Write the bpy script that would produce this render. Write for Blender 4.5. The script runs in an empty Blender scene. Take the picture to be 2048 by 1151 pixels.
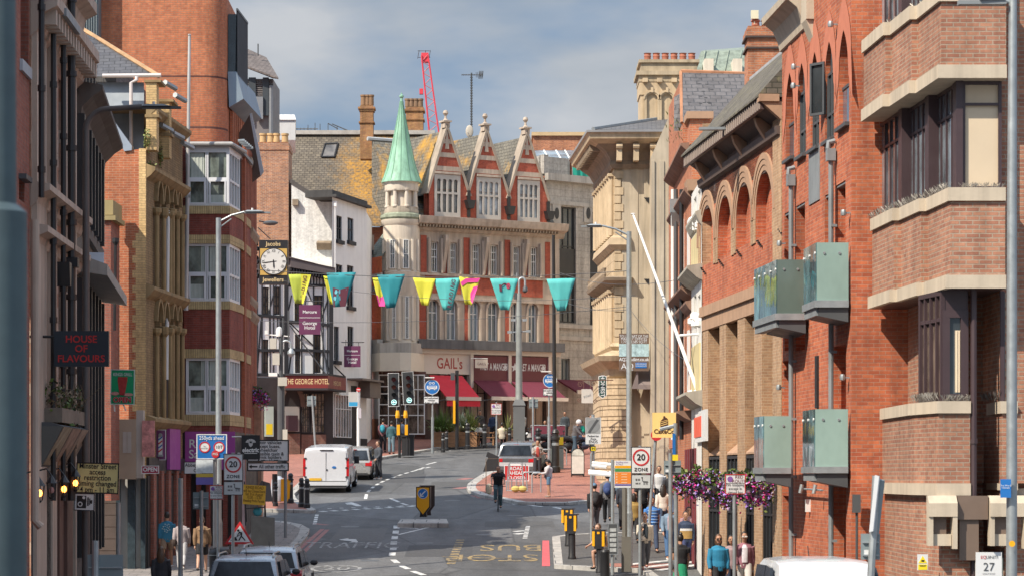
import bpy,bmesh,math,random
from mathutils import Vector as V,Matrix
R=random.Random(7)
F,CX,HY,ZC=5000.0,1024.0,950.0,3.0
SC=bpy.context.scene
COL=SC.collection
CAM=V((0,0,ZC))
OFF={}
def P(px,py,Y):return V(((px-CX)*Y/F,Y,ZC+(HY-py)*Y/F))
def gz(Y):return max(-0.36,min(5.1,-5.10+0.068*Y))
def G(px,py,h=0.0):
 Y=(8.10-h)/(0.068+(py-HY)/F)
 if Y<69.7:Y=(3.36-h)/((py-HY)/F)
 if Y>150 or Y<0:Y=150.0
 return V(((px-CX)*Y/F,Y,gz(Y)+h))
def XY(px,Y):return V(((px-CX)*Y/F,Y,0))
Z=V((0,0,1))
class Fr:
 """upright plane: u along t, d outwards along n, z up"""
 def __init__(s,a,b,flip=False):
  s.o=V((a[0],a[1],0));s.e=V((b[0],b[1],0))
  s.t=(s.e-s.o).normalized();s.L=(s.e-s.o).length
  n=V((s.t.y,-s.t.x,0))
  if n.dot(CAM-s.o)<0:n=-n
  s.n=-n if flip else n
  s.sx=1 if(-s.n).cross(Z).dot(s.t)>0 else-1
 def w(s,u,d,z):return s.o+s.t*u+s.n*d+Z*z
 def hit(s,px,py,d=0.0):
  r=V(((px-CX)/F,1,(HY-py)/F))
  k=(d+(s.o-CAM).dot(V((s.n.x,s.n.y,0))))/r.dot(s.n)
  p=CAM+r*k
  return(p-s.o).dot(s.t),p.z
 def u(s,px,d=0.0):return s.hit(px,HY,d)[0]
 def z(s,px,py,d=0.0):return s.hit(px,py,d)[1]
def frpx(px0,Y0,px1,Y1):return Fr(XY(px0,Y0),XY(px1,Y1))
def frat(p,ang=0.0):
 """frame standing at p, facing the camera side when ang = 0 (turned by ang degrees about z)"""
 a=math.radians(ang)
 f=Fr((p[0],p[1]),(p[0]+math.cos(a),p[1]+math.sin(a)))
 f.o=V((p[0],p[1],p[2]));f.n=V((math.sin(a),-math.cos(a),0));f.sx=1
 return f
class Id:
 sx=1
 t=V((1,0,0));n=V((0,-1,0))
 def w(s,u,d,z):return V((u,-d,z))
ID=Id()
PIECES=set('string_course ledge stone_hood engaged_column cream_panel stone_dressing brick_panel shop_pilaster pilaster window_fin ledge_modillion eave_dentil dentil eave_bracket eave_modillion eaves_bracket sill stone_band pier_cap slot_shadow vent_panel iron_tie window_column turret_pilaster shop_pier fascia_pilaster pilaster_panel wreath brick_plinth roof_seam glazing_bar lightning_rod dark_opening duct clamp fixing baluster wall_spotlight shop_shutter shop_column brick_pilaster stone_ledge missing_slate cornice jib_head gutter_end blind opening_sash brown_plinth carved_ornament apron_wall arch_jamb ceiling_light roof_corbel spiky_foliage rain_hopper bracket leg timber_frame scaffold_tube equipment_box camera stand bus_window white_rim amber_strip'.split())-{'timber_frame','stand','white_rim','spiky_foliage'}
class MB:
 def __init__(s,fr=None):s.v,s.f,s.m,s.fr,s.c=[],[],[],fr,0
 def p(s,a):
  s.v.append(s.fr.w(*a)if s.fr else V(a));return len(s.v)-1
 def face(s,*pts):
  s.f.append([s.p(a)for a in pts]);s.m.append(s.c)
 def idx(s,base,faces):
  for f in faces:s.f.append([base+i for i in f]);s.m.append(s.c)
 def box(s,u0,u1,d0,d1,z0,z1):
  b=len(s.v)
  for z in(z0,z1):
   for a in((u0,d0),(u1,d0),(u1,d1),(u0,d1)):s.p((a[0],a[1],z))
  s.idx(b,[(0,1,2,3),(4,7,6,5),(0,4,5,1),(1,5,6,2),(2,6,7,3),(3,7,4,0)])
  return s
 def pri(s,pts,d0,d1):
  """polygon in (u, z) extruded between d0 and d1"""
  b=len(s.v);n=len(pts)
  for d in(d0,d1):
   for a in pts:s.p((a[0],d,a[1]))
  s.idx(b,[list(range(n)),list(range(2*n-1,n-1,-1))]+[(i,i+n,(i+1)%n+n,(i+1)%n)for i in range(n)])
  return s
 def pzm(s,pts,z0,z1,top=None):
  """plan polygon extruded upwards; top: plan polygon of the upper end"""
  b=len(s.v);n=len(pts);tp=top or pts
  for a in pts:s.p((a[0],a[1],z0))
  for a in tp:s.p((a[0],a[1],z1))
  s.idx(b,[list(range(n)),list(range(2*n-1,n-1,-1))]+[(i,i+n,(i+1)%n+n,(i+1)%n)for i in range(n)])
  return s
 def pxx(s,pts,u0,u1):
  """profile in (d, z) extruded along u"""
  b=len(s.v);n=len(pts)
  for u in(u0,u1):
   for a in pts:s.p((u,a[0],a[1]))
  s.idx(b,[list(range(n)),list(range(2*n-1,n-1,-1))]+[(i,i+n,(i+1)%n+n,(i+1)%n)for i in range(n)])
  return s
 def tub(s,path,r,n=8,cap=True,flat=1.0):
  pts=[(s.fr.w(*a)if s.fr else V(a))for a in path]
  rs=r if isinstance(r,(list,tuple))else[r]*len(pts)
  b=len(s.v);up=None
  for i,q in enumerate(pts):
   t=(pts[min(i+1,len(pts)-1)]-pts[max(i-1,0)])
   if t.length<1e-9:t=V((0,0,1))
   t.normalize()
   if up is None:
    up=V((0,1,0))if abs(t.y)<0.9 else V((1,0,0))
   x=up.cross(t)
   if x.length<1e-6:x=V((1,0,0)).cross(t)
   x.normalize();y=t.cross(x);up=y.copy()
   for k in range(n):
    a=2*math.pi*k/n
    s.v.append(q+x*math.cos(a)*rs[i]+y*math.sin(a)*rs[i]*flat)
  fs=[]
  for i in range(len(pts)-1):
   for k in range(n):
    fs.append((i*n+k,i*n+(k+1)%n,(i+1)*n+(k+1)%n,(i+1)*n+k))
  if cap:
   fs.append(list(range(n))[::-1]);fs.append([(len(pts)-1)*n+k for k in range(n)])
  s.idx(b,fs);return s
 def lathe(s,prof,c=(0,0),n=16,a0=0.0,a1=360.0,sq=1.0):
  """profile (r, z) turned about the vertical through c"""
  full=a1-a0>=360;b=len(s.v);m=n if full else n+1
  for r,z in prof:
   for k in range(m):
    a=math.radians(a0+(a1-a0)*k/n)
    s.p((c[0]+r*math.cos(a),c[1]+r*math.sin(a)*sq,z))
  fs=[]
  for i in range(len(prof)-1):
   for k in range(n):
    k2=(k+1)%m
    fs.append((i*m+k,i*m+k2,(i+1)*m+k2,(i+1)*m+k))
  if full:
   if prof[0][0]>1e-6:fs.append(list(range(m))[::-1])
   if prof[-1][0]>1e-6:fs.append([(len(prof)-1)*m+k for k in range(m)])
  s.idx(b,fs);return s
 def ball(s,c,r,n=10,sc=(1,1,1)):
  b=len(s.v);h=n//2
  for i in range(h+1):
   th=math.pi*i/h
   for k in range(n):
    a=2*math.pi*k/n
    s.p((c[0]+r*sc[0]*math.sin(th)*math.cos(a),c[1]+r*sc[1]*math.sin(th)*math.sin(a),c[2]+r*sc[2]*math.cos(th)))
  s.idx(b,[(i*n+k,i*n+(k+1)%n,(i+1)*n+(k+1)%n,(i+1)*n+k)for i in range(h)for k in range(n)])
  return s
 def disc(s,u,z,r,d0,d1,n=24,ru=None):
  return s.pri([(u+(ru or r)*math.cos(2*math.pi*k/n),z+r*math.sin(2*math.pi*k/n))for k in range(n)],d0,d1)
 def ring(s,u,z,r0,r1,d0,d1,n=28):
  for k in range(n):
   a,b=2*math.pi*k/n,2*math.pi*(k+1)/n
   s.pri([(u+r0*math.cos(a),z+r0*math.sin(a)),(u+r1*math.cos(a),z+r1*math.sin(a)),(u+r1*math.cos(b),z+r1*math.sin(b)),(u+r0*math.cos(b),z+r0*math.sin(b))],d0,d1)
  return s
 def bd(s,name,mats,parent=None,smooth=False,uv=True,weld=True,ang=35):
  if name in PIECES and parent is not None and not smooth:
   pcs=s.pieces()
   if len(pcs)>1:
    for q in pcs:o_=q._build(name,mats,parent,smooth,uv,weld,ang)
    return o_
  return s._build(name,mats,parent,smooth,uv,weld,ang)
 def pieces(s):
  """the mesh as separate builders, one for each cluster of faces whose boxes touch"""
  par=list(range(len(s.v)))
  def fd(i):
   while par[i]!=i:par[i]=par[par[i]];i=par[i]
   return i
  for f in s.f:
   for i in f[1:]:par[fd(i)]=fd(f[0])
  gr={}
  for f,m in zip(s.f,s.m):gr.setdefault(fd(f[0]),[]).append((f,m))
  cl=[]
  for fs in gr.values():
   vs=[s.v[i]for f,_ in fs for i in f];lo=[min(v[k]for v in vs)-0.012 for k in range(3)];hi=[max(v[k]for v in vs)+0.012 for k in range(3)]
   hit=[c for c in cl if all(c[0][k]<=hi[k]and lo[k]<=c[1][k]for k in range(3))]
   for c in hit:
    lo=[min(a,b)for a,b in zip(lo,c[0])];hi=[max(a,b)for a,b in zip(hi,c[1])];fs=fs+c[2];cl.remove(c)
   cl.append((lo,hi,fs))
  out=[]
  for lo,hi,fs in cl:
   q=MB();mp={}
   for f,m in fs:
    for i in f:
     if i not in mp:mp[i]=len(q.v);q.v.append(s.v[i])
    q.f.append([mp[i]for i in f]);q.m.append(m)
   out.append(q)
  return out
 def _build(s,name,mats,parent=None,smooth=False,uv=True,weld=True,ang=35):
  if not isinstance(mats,(list,tuple)):mats=[mats]
  if parent is not None:o=OFF[parent.name]
  else:
   xs=[q.x for q in s.v];ys=[q.y for q in s.v]
   o=V(((min(xs)+max(xs))/2,(min(ys)+max(ys))/2,min(q.z for q in s.v)))
  me=bpy.data.meshes.new(name)
  me.from_pydata([q-o for q in s.v],[],s.f)
  for m in mats:me.materials.append(m)
  me.polygons.foreach_set('material_index',s.m)
  if weld:
   bm=bmesh.new();bm.from_mesh(me)
   bmesh.ops.remove_doubles(bm,verts=bm.verts,dist=1e-5)
   bmesh.ops.recalc_face_normals(bm,faces=bm.faces)
   bm.to_mesh(me);bm.free()
  if uv:boxuv(me,o)
  if smooth:
   me.polygons.foreach_set('use_smooth',[True]*len(me.polygons))
   me.set_sharp_from_angle(angle=math.radians(ang))
  me.update()
  ob=bpy.data.objects.new(name,me);COL.objects.link(ob)
  if parent is not None:ob.parent=parent
  else:ob.location=o
  OFF[ob.name]=o
  return ob
def boxuv(me,o):
 lay=me.uv_layers.new(name='UVMap');dat=[0.0]*(2*len(me.loops))
 vs=[v.co+o for v in me.vertices];lv=[l.vertex_index for l in me.loops]
 for p in me.polygons:
  n=p.normal
  if abs(n.z)>0.995:t=V((1,0,0));b=V((0,1,0))
  else:
   t=Z.cross(n);t.normalize();b=n.cross(t)
  for li in p.loop_indices:
   q=vs[lv[li]]
   dat[2*li]=q.dot(t);dat[2*li+1]=q.dot(b)if abs(n.z)>0.02 else q.z
 lay.data.foreach_set('uv',dat)
def tag(o,label=None,cat=None,group=None,kind=None):
 if label:o['label']=label
 if cat:o['category']=cat
 if group:o['group']=group
 if kind:o['kind']=kind
 return o
def thg(name,label,cat,loc,group=None):
 o=bpy.data.objects.new(name,None);COL.objects.link(o)
 o.empty_display_size=0.3
 o.location=V(loc);OFF[o.name]=V(loc)
 return tag(o,label,cat,group)
KIDS={}
def copy_tree(o,loc=None,rz=None,parent=None,scale=None):
 c=o.copy();COL.objects.link(c)
 if parent is not None:c.parent=parent
 if loc is not None:c.location=V(loc)
 if rz is not None:c.rotation_euler=(0,0,rz)
 if scale is not None:c.scale=(scale,)*3
 for ch in list(o.children):copy_tree(ch,parent=c)
 return c
MT={}
def _new(name):
 m=bpy.data.materials.new(name);m.use_nodes=True
 nt=m.node_tree;b=nt.nodes['Principled BSDF']
 return m,nt,b
def _n(nt,t,**k):
 n=nt.nodes.new(t)
 for a,v in k.items():setattr(n,a,v)
 return n
def rgba(c):return(c[0],c[1],c[2],1.0)
def _noise(nt,vec,scale,detail=3.0,rough=0.55):
 n=_n(nt,'ShaderNodeTexNoise');n.inputs['Scale'].default_value=scale
 n.inputs['Detail'].default_value=detail;n.inputs['Roughness'].default_value=rough
 if vec is not None:nt.links.new(vec,n.inputs['Vector'])
 return n.outputs['Fac']
def _map(nt,val,a,b,c,d):
 m=_n(nt,'ShaderNodeMapRange');nt.links.new(val,m.inputs[0])
 for i,x in enumerate((a,b,c,d)):m.inputs[i+1].default_value=x
 return m.outputs[0]
def _mul(nt,col,fac):
 m=_n(nt,'ShaderNodeVectorMath',operation='SCALE');nt.links.new(col,m.inputs[0]);nt.links.new(fac,m.inputs['Scale'])
 return m.outputs[0]
def _mix(nt,fac,a,b):
 m=_n(nt,'ShaderNodeMix',data_type='RGBA')
 if hasattr(fac,'node'):nt.links.new(fac,m.inputs['Factor'])
 else:m.inputs['Factor'].default_value=fac
 for x,s in((a,'A'),(b,'B')):
  sock=[i for i in m.inputs if i.name==s and i.type=='RGBA'][0]
  if hasattr(x,'node'):nt.links.new(x,sock)
  else:sock.default_value=rgba(x)
 return[o for o in m.outputs if o.type=='RGBA'][0]
def _scaled(nt,vec,s):
 m=_n(nt,'ShaderNodeMapping');m.inputs['Scale'].default_value=s;nt.links.new(vec,m.inputs['Vector'])
 return m.outputs[0]
def _finish(nt,b,col,rough,var,vs,streak,bumpv,bump):
 pos=_n(nt,'ShaderNodeNewGeometry').outputs['Position']
 if not hasattr(col,'node'):
  rgb=_n(nt,'ShaderNodeRGB');rgb.outputs[0].default_value=rgba(col);col=rgb.outputs[0]
 if var:
  col=_mul(nt,col,_map(nt,_noise(nt,pos,vs,4.0,0.65),0.25,0.75,1-var,1+var))
 if streak:
  st=_map(nt,_noise(nt,_scaled(nt,pos,(2.2,2.2,0.16)),1.6,4.0,0.6),0.42,0.72,1.0,1.0-streak)
  col=_mul(nt,col,st)
 nt.links.new(col,b.inputs['Base Color'])
 rr=_map(nt,_noise(nt,pos,vs*2.3,2.0),0.3,0.7,max(0.02,rough-0.08),min(1,rough+0.08))
 nt.links.new(rr,b.inputs['Roughness'])
 if bump:
  if bumpv is None:bumpv=_noise(nt,pos,18.0,4.0,0.6)
  bp=_n(nt,'ShaderNodeBump');bp.inputs['Strength'].default_value=bump;bp.inputs['Distance'].default_value=0.02
  nt.links.new(bumpv,bp.inputs['Height']);nt.links.new(bp.outputs[0],b.inputs['Normal'])
def mat(name,col,rough=0.75,metal=0.0,var=0.12,vs=1.3,streak=0.0,bump=0.0,spec=0.5,coat=0.0):
 if name in MT:return MT[name]
 m,nt,b=_new(name)
 b.inputs['Metallic'].default_value=metal;b.inputs['Specular IOR Level'].default_value=spec
 b.inputs['Coat Weight'].default_value=coat
 _finish(nt,b,col,rough,var,vs,streak,None,bump)
 MT[name]=m;return m
def brick(name,c1,c2,mortar,w=0.225,h=0.075,ms=0.009,rough=0.88,var=0.16,vs=0.5,streak=0.25,bump=0.5,bias=0.0,off=0.5,patch=None):
 if name in MT:return MT[name]
 var,streak=max(var,0.2),max(streak,0.24)
 m,nt,b=_new(name)
 uv=_n(nt,'ShaderNodeUVMap');uv.uv_map='UVMap'
 t=_n(nt,'ShaderNodeTexBrick');t.offset=off
 nt.links.new(uv.outputs[0],t.inputs['Vector'])
 t.inputs['Color1'].default_value=rgba(c1);t.inputs['Color2'].default_value=rgba(c2);t.inputs['Mortar'].default_value=rgba(mortar)
 for k,x in(('Scale',1.0),('Mortar Size',ms),('Mortar Smooth',0.15),('Bias',bias),('Brick Width',w),('Row Height',h)):t.inputs[k].default_value=x
 col=t.outputs['Color']
 pos=_n(nt,'ShaderNodeNewGeometry').outputs['Position']
 fine=_map(nt,_noise(nt,pos,7.0,3.0,0.7),0.3,0.7,0.82,1.18)
 col=_mul(nt,col,fine)
 if patch:
  for pc,sc,lo,hi in patch:
   col=_mix(nt,_map(nt,_noise(nt,pos,sc,6.0,0.7),lo,hi,0.0,0.9),col,pc)
 inv=_n(nt,'ShaderNodeMath',operation='SUBTRACT');inv.inputs[0].default_value=1.0;nt.links.new(t.outputs['Fac'],inv.inputs[1])
 _finish(nt,b,col,rough,var,vs,streak,inv.outputs[0],bump)
 MT[name]=m;return m
def glass(name,col=(0.03,0.036,0.04),rough=0.06,spec=0.9,vs=0.5,lo=0.5,hi=2.2):
 """window glass as seen by day: dark room behind, sky and street on the surface"""
 if name in MT:return MT[name]
 m,nt,b=_new(name)
 pos=_n(nt,'ShaderNodeNewGeometry').outputs['Position']
 rgb=_n(nt,'ShaderNodeRGB');rgb.outputs[0].default_value=rgba(col)
 c=_mul(nt,rgb.outputs[0],_map(nt,_noise(nt,_scaled(nt,pos,(1,1,0.6)),vs,4.0,0.7),0.35,0.68,lo,hi))
 c=_mul(nt,c,_map(nt,_n(nt,'ShaderNodeObjectInfo').outputs['Random'],0.0,1.0,0.45,1.9))
 nt.links.new(c,b.inputs['Base Color']);b.inputs['Roughness'].default_value=rough
 b.inputs['Specular IOR Level'].default_value=spec
 bp=_n(nt,'ShaderNodeBump');bp.inputs['Strength'].default_value=0.12;bp.inputs['Distance'].default_value=0.05
 nt.links.new(_noise(nt,pos,1.1,2.0),bp.inputs['Height']);nt.links.new(bp.outputs[0],b.inputs['Normal'])
 MT[name]=m;return m
def emit(name,col,s):
 if name in MT:return MT[name]
 m,nt,b=_new(name)
 b.inputs['Base Color'].default_value=rgba(col);b.inputs['Emission Color'].default_value=rgba(col);b.inputs['Emission Strength'].default_value=s
 MT[name]=m;return m
def leafy(name,col,col2=None):
 if name in MT:return MT[name]
 m,nt,b=_new(name)
 pos=_n(nt,'ShaderNodeNewGeometry').outputs['Position']
 c=_mix(nt,_map(nt,_noise(nt,pos,9.0,3.0),0.35,0.65,0,1),col,col2 or tuple(x*0.5 for x in col))
 nt.links.new(c,b.inputs['Base Color']);b.inputs['Roughness'].default_value=0.6
 MT[name]=m;return m
black=mat('black_iron',(0.018,0.018,0.02),0.45,var=0.2)
steel=mat('galvanised_steel',(0.36,0.39,0.40),0.45,0.55,0.18,3.0)
grey_paint=mat('grey_paint',(0.23,0.25,0.26),0.5,0.0,0.15,2.0,0.2)
dgr=mat('dark_grey_paint',(0.07,0.075,0.08),0.5)
white_paint=mat('white_paint',(0.72,0.72,0.70),0.5,var=0.06)
swh=mat('sign_white',(0.66,0.67,0.67),0.45,var=0.05)
sbk=mat('sign_black',(0.015,0.015,0.017),0.5,var=0.1)
srd=mat('sign_red',(0.50,0.025,0.03),0.45,var=0.06)
sbl=mat('sign_blue',(0.015,0.14,0.42),0.45,var=0.06)
sign_back=mat('sign_back_grey',(0.19,0.23,0.24),0.55,var=0.12)
sign_yellow=mat('sign_yellow',(0.62,0.55,0.24),0.5,var=0.06)
amber=mat('amber_plastic',(0.75,0.36,0.01),0.4,var=0.06)
plum=mat('plum_sign',(0.115,0.025,0.075),0.5,var=0.08)
pvc_white=mat('white_upvc',(0.66,0.67,0.70),0.4,var=0.05)
pane=glass('window_glass')
pane_blue=glass('window_glass_sky',(0.05,0.07,0.09),0.05,1.0)
pane_warm=glass('shop_glass',(0.06,0.045,0.035),0.08,0.8,1.6,0.3,3.2)
def arch_pts(ua,ub,zs,zb,kind,n=10):
 c,h,r=(ua+ub)/2,(ub-ua)/2,zb-zs;out=[]
 for i in range(n+1):
  x=-1+2*i/n
  if kind=='point':y=math.sqrt(max(0,4-(abs(x)+1)**2))/math.sqrt(3)
  else:
   x=-math.cos(math.pi*i/n);y=math.sin(math.pi*i/n)
  out.append((c+h*x,zs+r*y))
 return out
def wall(mb,u0,u1,z0,z1,holes=(),d=0.0,depth=0.2,back=None):
 """flat wall with real openings; hole: (ua, ub, za, zb[, kind, rise])"""
 us=sorted({u0,u1}|{x for h in holes for x in h[:2]if u0<x<u1});zs=sorted({z0,z1}|{x for h in holes for x in h[2:4]if z0<x<z1})
 for i in range(len(us)-1):
  run=None
  for j in range(len(zs)-1):
   cu,cz=(us[i]+us[i+1])/2,(zs[j]+zs[j+1])/2
   if any(h[0]<cu<h[1]and h[2]<cz<h[3]for h in holes):continue
   mb.face((us[i],d,zs[j]),(us[i+1],d,zs[j]),(us[i+1],d,zs[j+1]),(us[i],d,zs[j+1]))
 for h in holes:
  ua,ub,za,zb=h[:4];e=d-(h[6]if len(h)>6 else depth)
  zt=zb
  if len(h)>4:
   zt=zb-h[5];ap=arch_pts(ua,ub,zt,zb,h[4])
   for a,b in zip(ap,ap[1:]):
    mb.face((a[0],d,a[1]),(b[0],d,b[1]),(b[0],d,zb),(a[0],d,zb))if max(a[1],b[1])<zb-1e-6 else mb.face((a[0],d,a[1]),(b[0],d,b[1]),((b if a[1]>b[1]else a)[0],d,zb))
    mb.face((a[0],d,a[1]),(b[0],d,b[1]),(b[0],e,b[1]),(a[0],e,a[1]))
  else:mb.face((ua,d,zb),(ub,d,zb),(ub,e,zb),(ua,e,zb))
  mb.face((ua,d,za),(ub,d,za),(ub,e,za),(ua,e,za))
  mb.face((ua,d,za),(ua,d,zt),(ua,e,zt),(ua,e,za))
  mb.face((ub,d,za),(ub,d,zt),(ub,e,zt),(ub,e,za))
  if back:mb.face((ua,e,za),(ub,e,za),(ub,e,zb),(ua,e,zb))
def wdw(par,fr,ua,ub,za,zb,d=-0.15,fm=None,gm=None,xs=(),zs=(),fw=0.07,th=0.05,name='window',curtain=None):
 fm=fm or white_paint;gm=gm or pane
 if ua>ub:ua,ub=ub,ua
 m=MB(fr)
 m.box(ua,ub,d-th,d+0.02,za,za+fw);m.box(ua,ub,d-th,d+0.02,zb-fw,zb)
 m.box(ua,ua+fw,d-th,d+0.018,za+fw,zb-fw);m.box(ub-fw,ub,d-th,d+0.018,za+fw,zb-fw)
 for x in xs:
  q=ua+(ub-ua)*x;m.box(q-fw*0.35,q+fw*0.35,d-th,d+0.014,za+fw,zb-fw)
 for x in zs:
  q=za+(zb-za)*x;m.box(ua+fw,ub-fw,d-th,d+0.01,q-fw*0.4,q+fw*0.4)
 w=m.bd(name,fm,par)
 g=MB(fr);g.box(ua+0.02,ub-0.02,d-th-0.012,d-th+0.012,za+0.02,zb-0.02)
 g.bd('pane',gm,w)
 if curtain:
  c=MB(fr)
  for(a,b,e,f,cm)in curtain:
   n=7
   for i in range(n):
    x0=ua+(ub-ua)*(a+(b-a)*i/n);x1=ua+(ub-ua)*(a+(b-a)*(i+1)/n)
    dd=0.016+0.012*(i%2)
    c.face((x0,d-th+0.016,za+(zb-za)*e),(x1,d-th+dd,za+(zb-za)*e),(x1,d-th+dd,za+(zb-za)*f),(x0,d-th+0.016,za+(zb-za)*f))
  c.bd('blind',curtain[0][4],w)
 return w
def fqd(fr,a,b,c,e,d=0.0):
 """pixel rectangle on a plane -> ua, ub, za, zb (a,b: px range; c: top py, e: bottom py, read at the middle px)"""
 m=(a+b)/2
 ua,ub=sorted((fr.u(a,d),fr.u(b,d)))
 return ua,ub,fr.z(m,e,d),fr.z(m,c,d)
_fc={}
def txx(par,s,fr,u,z,size,m,d=0.012,align='CENTER',bold=0.012,xs=1.0,rot=0.0,name='lettering',ext=0.003,shear=0.0,space=1.0):
 cu=bpy.data.curves.new('t','FONT');cu.body=s;cu.size=1.0;cu.align_x=align;cu.align_y='CENTER'
 cu.offset=bold;cu.resolution_u=3;cu.shear=shear;cu.space_character=space;cu.space_line=0.95
 o=bpy.data.objects.new('t',cu);COL.objects.link(o)
 dg=bpy.context.evaluated_depsgraph_get();me=bpy.data.meshes.new_from_object(o.evaluated_get(dg))
 bpy.data.objects.remove(o);bpy.data.curves.remove(cu)
 b=MB(fr);ca,sa=math.cos(rot),math.sin(rot)
 for v in me.vertices:
  x,y=v.co.x*size*xs,v.co.y*size
  b.p((u+fr.sx*(x*ca-y*sa),d+ext,z+x*sa+y*ca))
 for p in me.polygons:b.f.append(list(p.vertices));b.m.append(0)
 bpy.data.meshes.remove(me)
 return b.bd(name,m,par,weld=False,uv=False)
SUN=V((1.0,0.85,-1.36)).normalized()
w=bpy.data.worlds.new('World');SC.world=w;w.use_nodes=True
nt=w.node_tree;bg=nt.nodes['Background']
sky=_n(nt,'ShaderNodeTexSky',sky_type='NISHITA');sky.sun_disc=False
sky.sun_elevation=math.asin(-SUN.z);sky.sun_rotation=math.atan2(-SUN.x,-SUN.y)%(2*math.pi)
sky.air_density=1.0;sky.dust_density=0.6;sky.ozone_density=2.0;sky.altitude=50
tc=_n(nt,'ShaderNodeTexCoord')
mp=_n(nt,'ShaderNodeMapping');mp.inputs['Scale'].default_value=(1.0,1.0,2.4);mp.inputs['Rotation'].default_value=(0.0,0.35,0.2)
nt.links.new(tc.outputs['Generated'],mp.inputs['Vector'])
cl=_map(nt,_noise(nt,mp.outputs[0],7.5,5.0,0.52),0.42,0.62,0.0,1.0)
sh=_map(nt,_noise(nt,mp.outputs[0],11.0,4.0,0.5),0.3,0.7,0.0,1.0)
ccol=_mix(nt,sh,(4.3,4.8,5.4),(6.7,6.9,7.2))
base=_mix(nt,0.62,sky.outputs[0],(2.5,3.7,5.6))
sp_=_n(nt,'ShaderNodeSeparateXYZ');nt.links.new(tc.outputs['Generated'],sp_.inputs[0])
up=_map(nt,sp_.outputs['Z'],0.25,0.6,1.0,2.7)
nt.links.new(_mul(nt,_mix(nt,_map(nt,cl,0,1,0.10,0.92),base,ccol),up),bg.inputs['Color'])
bg.inputs['Strength'].default_value=0.066
sl=bpy.data.lights.new('sun','SUN');sl.energy=4.9;sl.angle=math.radians(0.5);sl.color=(1.0,0.90,0.755)
so=bpy.data.objects.new('sun',sl);COL.objects.link(so);so.rotation_euler=SUN.to_track_quat('-Z','Y').to_euler();so.location=(-40,-30,60)
cd=bpy.data.cameras.new('camera');cam=bpy.data.objects.new('camera',cd);COL.objects.link(cam)
cam.location=CAM;cam.rotation_euler=(math.radians(90),0,0)
cd.sensor_width=36.0;cd.lens=F/2048*36.0;cd.shift_y=(HY-575.5)/2048
cd.clip_start=0.5;cd.clip_end=3000
cd.dof.use_dof=True;cd.dof.focus_distance=90.0;cd.dof.aperture_fstop=5.6
SC.camera=cam
SC.view_settings.view_transform='Standard';SC.view_settings.look='None';SC.view_settings.exposure=0.45;SC.view_settings.gamma=1.0
def asphalt(name,col,var,patch=None):
 m,nt,b=_new(name)
 pos=_n(nt,'ShaderNodeNewGeometry').outputs['Position']
 rgb=_n(nt,'ShaderNodeRGB');rgb.outputs[0].default_value=rgba(col)
 c=_mul(nt,rgb.outputs[0],_map(nt,_noise(nt,pos,14.0,3.0,0.8),0.3,0.7,0.66,1.34))
 c=_mul(nt,c,_map(nt,_noise(nt,pos,2.2,5.0,0.75),0.3,0.7,0.82,1.18))
 c=_mul(nt,c,_map(nt,_noise(nt,_scaled(nt,pos,(1.0,0.12,1.0)),0.9,4.0,0.6),0.3,0.7,1-var,1+var))
 v=_n(nt,'ShaderNodeTexVoronoi',feature='DISTANCE_TO_EDGE');v.inputs['Scale'].default_value=0.16
 nt.links.new(_scaled(nt,pos,(1.6,0.7,1.0)),v.inputs['Vector'])
 c=_mul(nt,c,_map(nt,v.outputs['Distance'],0.0,0.014,0.6,1.0))
 v2=_n(nt,'ShaderNodeTexVoronoi',feature='F1');v2.inputs['Scale'].default_value=0.16
 nt.links.new(_scaled(nt,pos,(1.6,0.7,1.0)),v2.inputs['Vector'])
 sep=_n(nt,'ShaderNodeSeparateColor');nt.links.new(v2.outputs['Color'],sep.inputs[0])
 c=_mul(nt,c,_map(nt,sep.outputs[0],0.0,1.0,0.72,1.22))
 _finish(nt,b,c,0.8,0.1,0.3,0,None,0.25)
 MT[name]=m;return m
tarmac=asphalt('asphalt',(0.092,0.093,0.095),0.24)
footway=asphalt('footway_asphalt',(0.10,0.098,0.095),0.1)
paver=brick('red_pavers',(0.37,0.15,0.105),(0.29,0.115,0.085),(0.20,0.12,0.10),0.21,0.105,0.007,0.85,0.14,0.35,0,0.3)
flag=brick('paving_flags',(0.27,0.24,0.22),(0.22,0.20,0.19),(0.12,0.11,0.10),0.6,0.45,0.012,0.85,0.14,0.4,0,0.3)
kerbm=brick('kerb_stone',(0.42,0.40,0.37),(0.34,0.33,0.31),(0.12,0.12,0.12),0.9,0.9,0.02,0.85,0.15,0.8,0,0.3)
roadwhite=mat('road_paint_white',(0.62,0.62,0.60),0.7,var=0.38,vs=3.5)
roadyellow=mat('road_paint_yellow',(0.36,0.25,0.09),0.7,var=0.38,vs=3.5)
roadred=mat('road_paint_red',(0.56,0.09,0.10),0.7,var=0.15,vs=3.5)
roadpink=mat('road_paint_worn_red',(0.30,0.13,0.12),0.75,var=0.25,vs=3.5)
def worn(m,amount):
 nt=m.node_tree;b=nt.nodes['Principled BSDF'];src=b.inputs['Base Color'].links[0].from_socket
 pos=_n(nt,'ShaderNodeNewGeometry').outputs['Position']
 k=_map(nt,_noise(nt,pos,5.0,5.0,0.75),0.42,0.58,1.0,1.0-amount)
 nt.links.new(_mix(nt,k,(0.085,0.085,0.086),src),b.inputs['Base Color'])
worn_white=mat('road_paint_worn_white',(0.33,0.33,0.325),0.75,var=0.3,vs=3.5);worn(worn_white,0.9);worn(roadwhite,0.45);worn(roadyellow,0.9)
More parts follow.
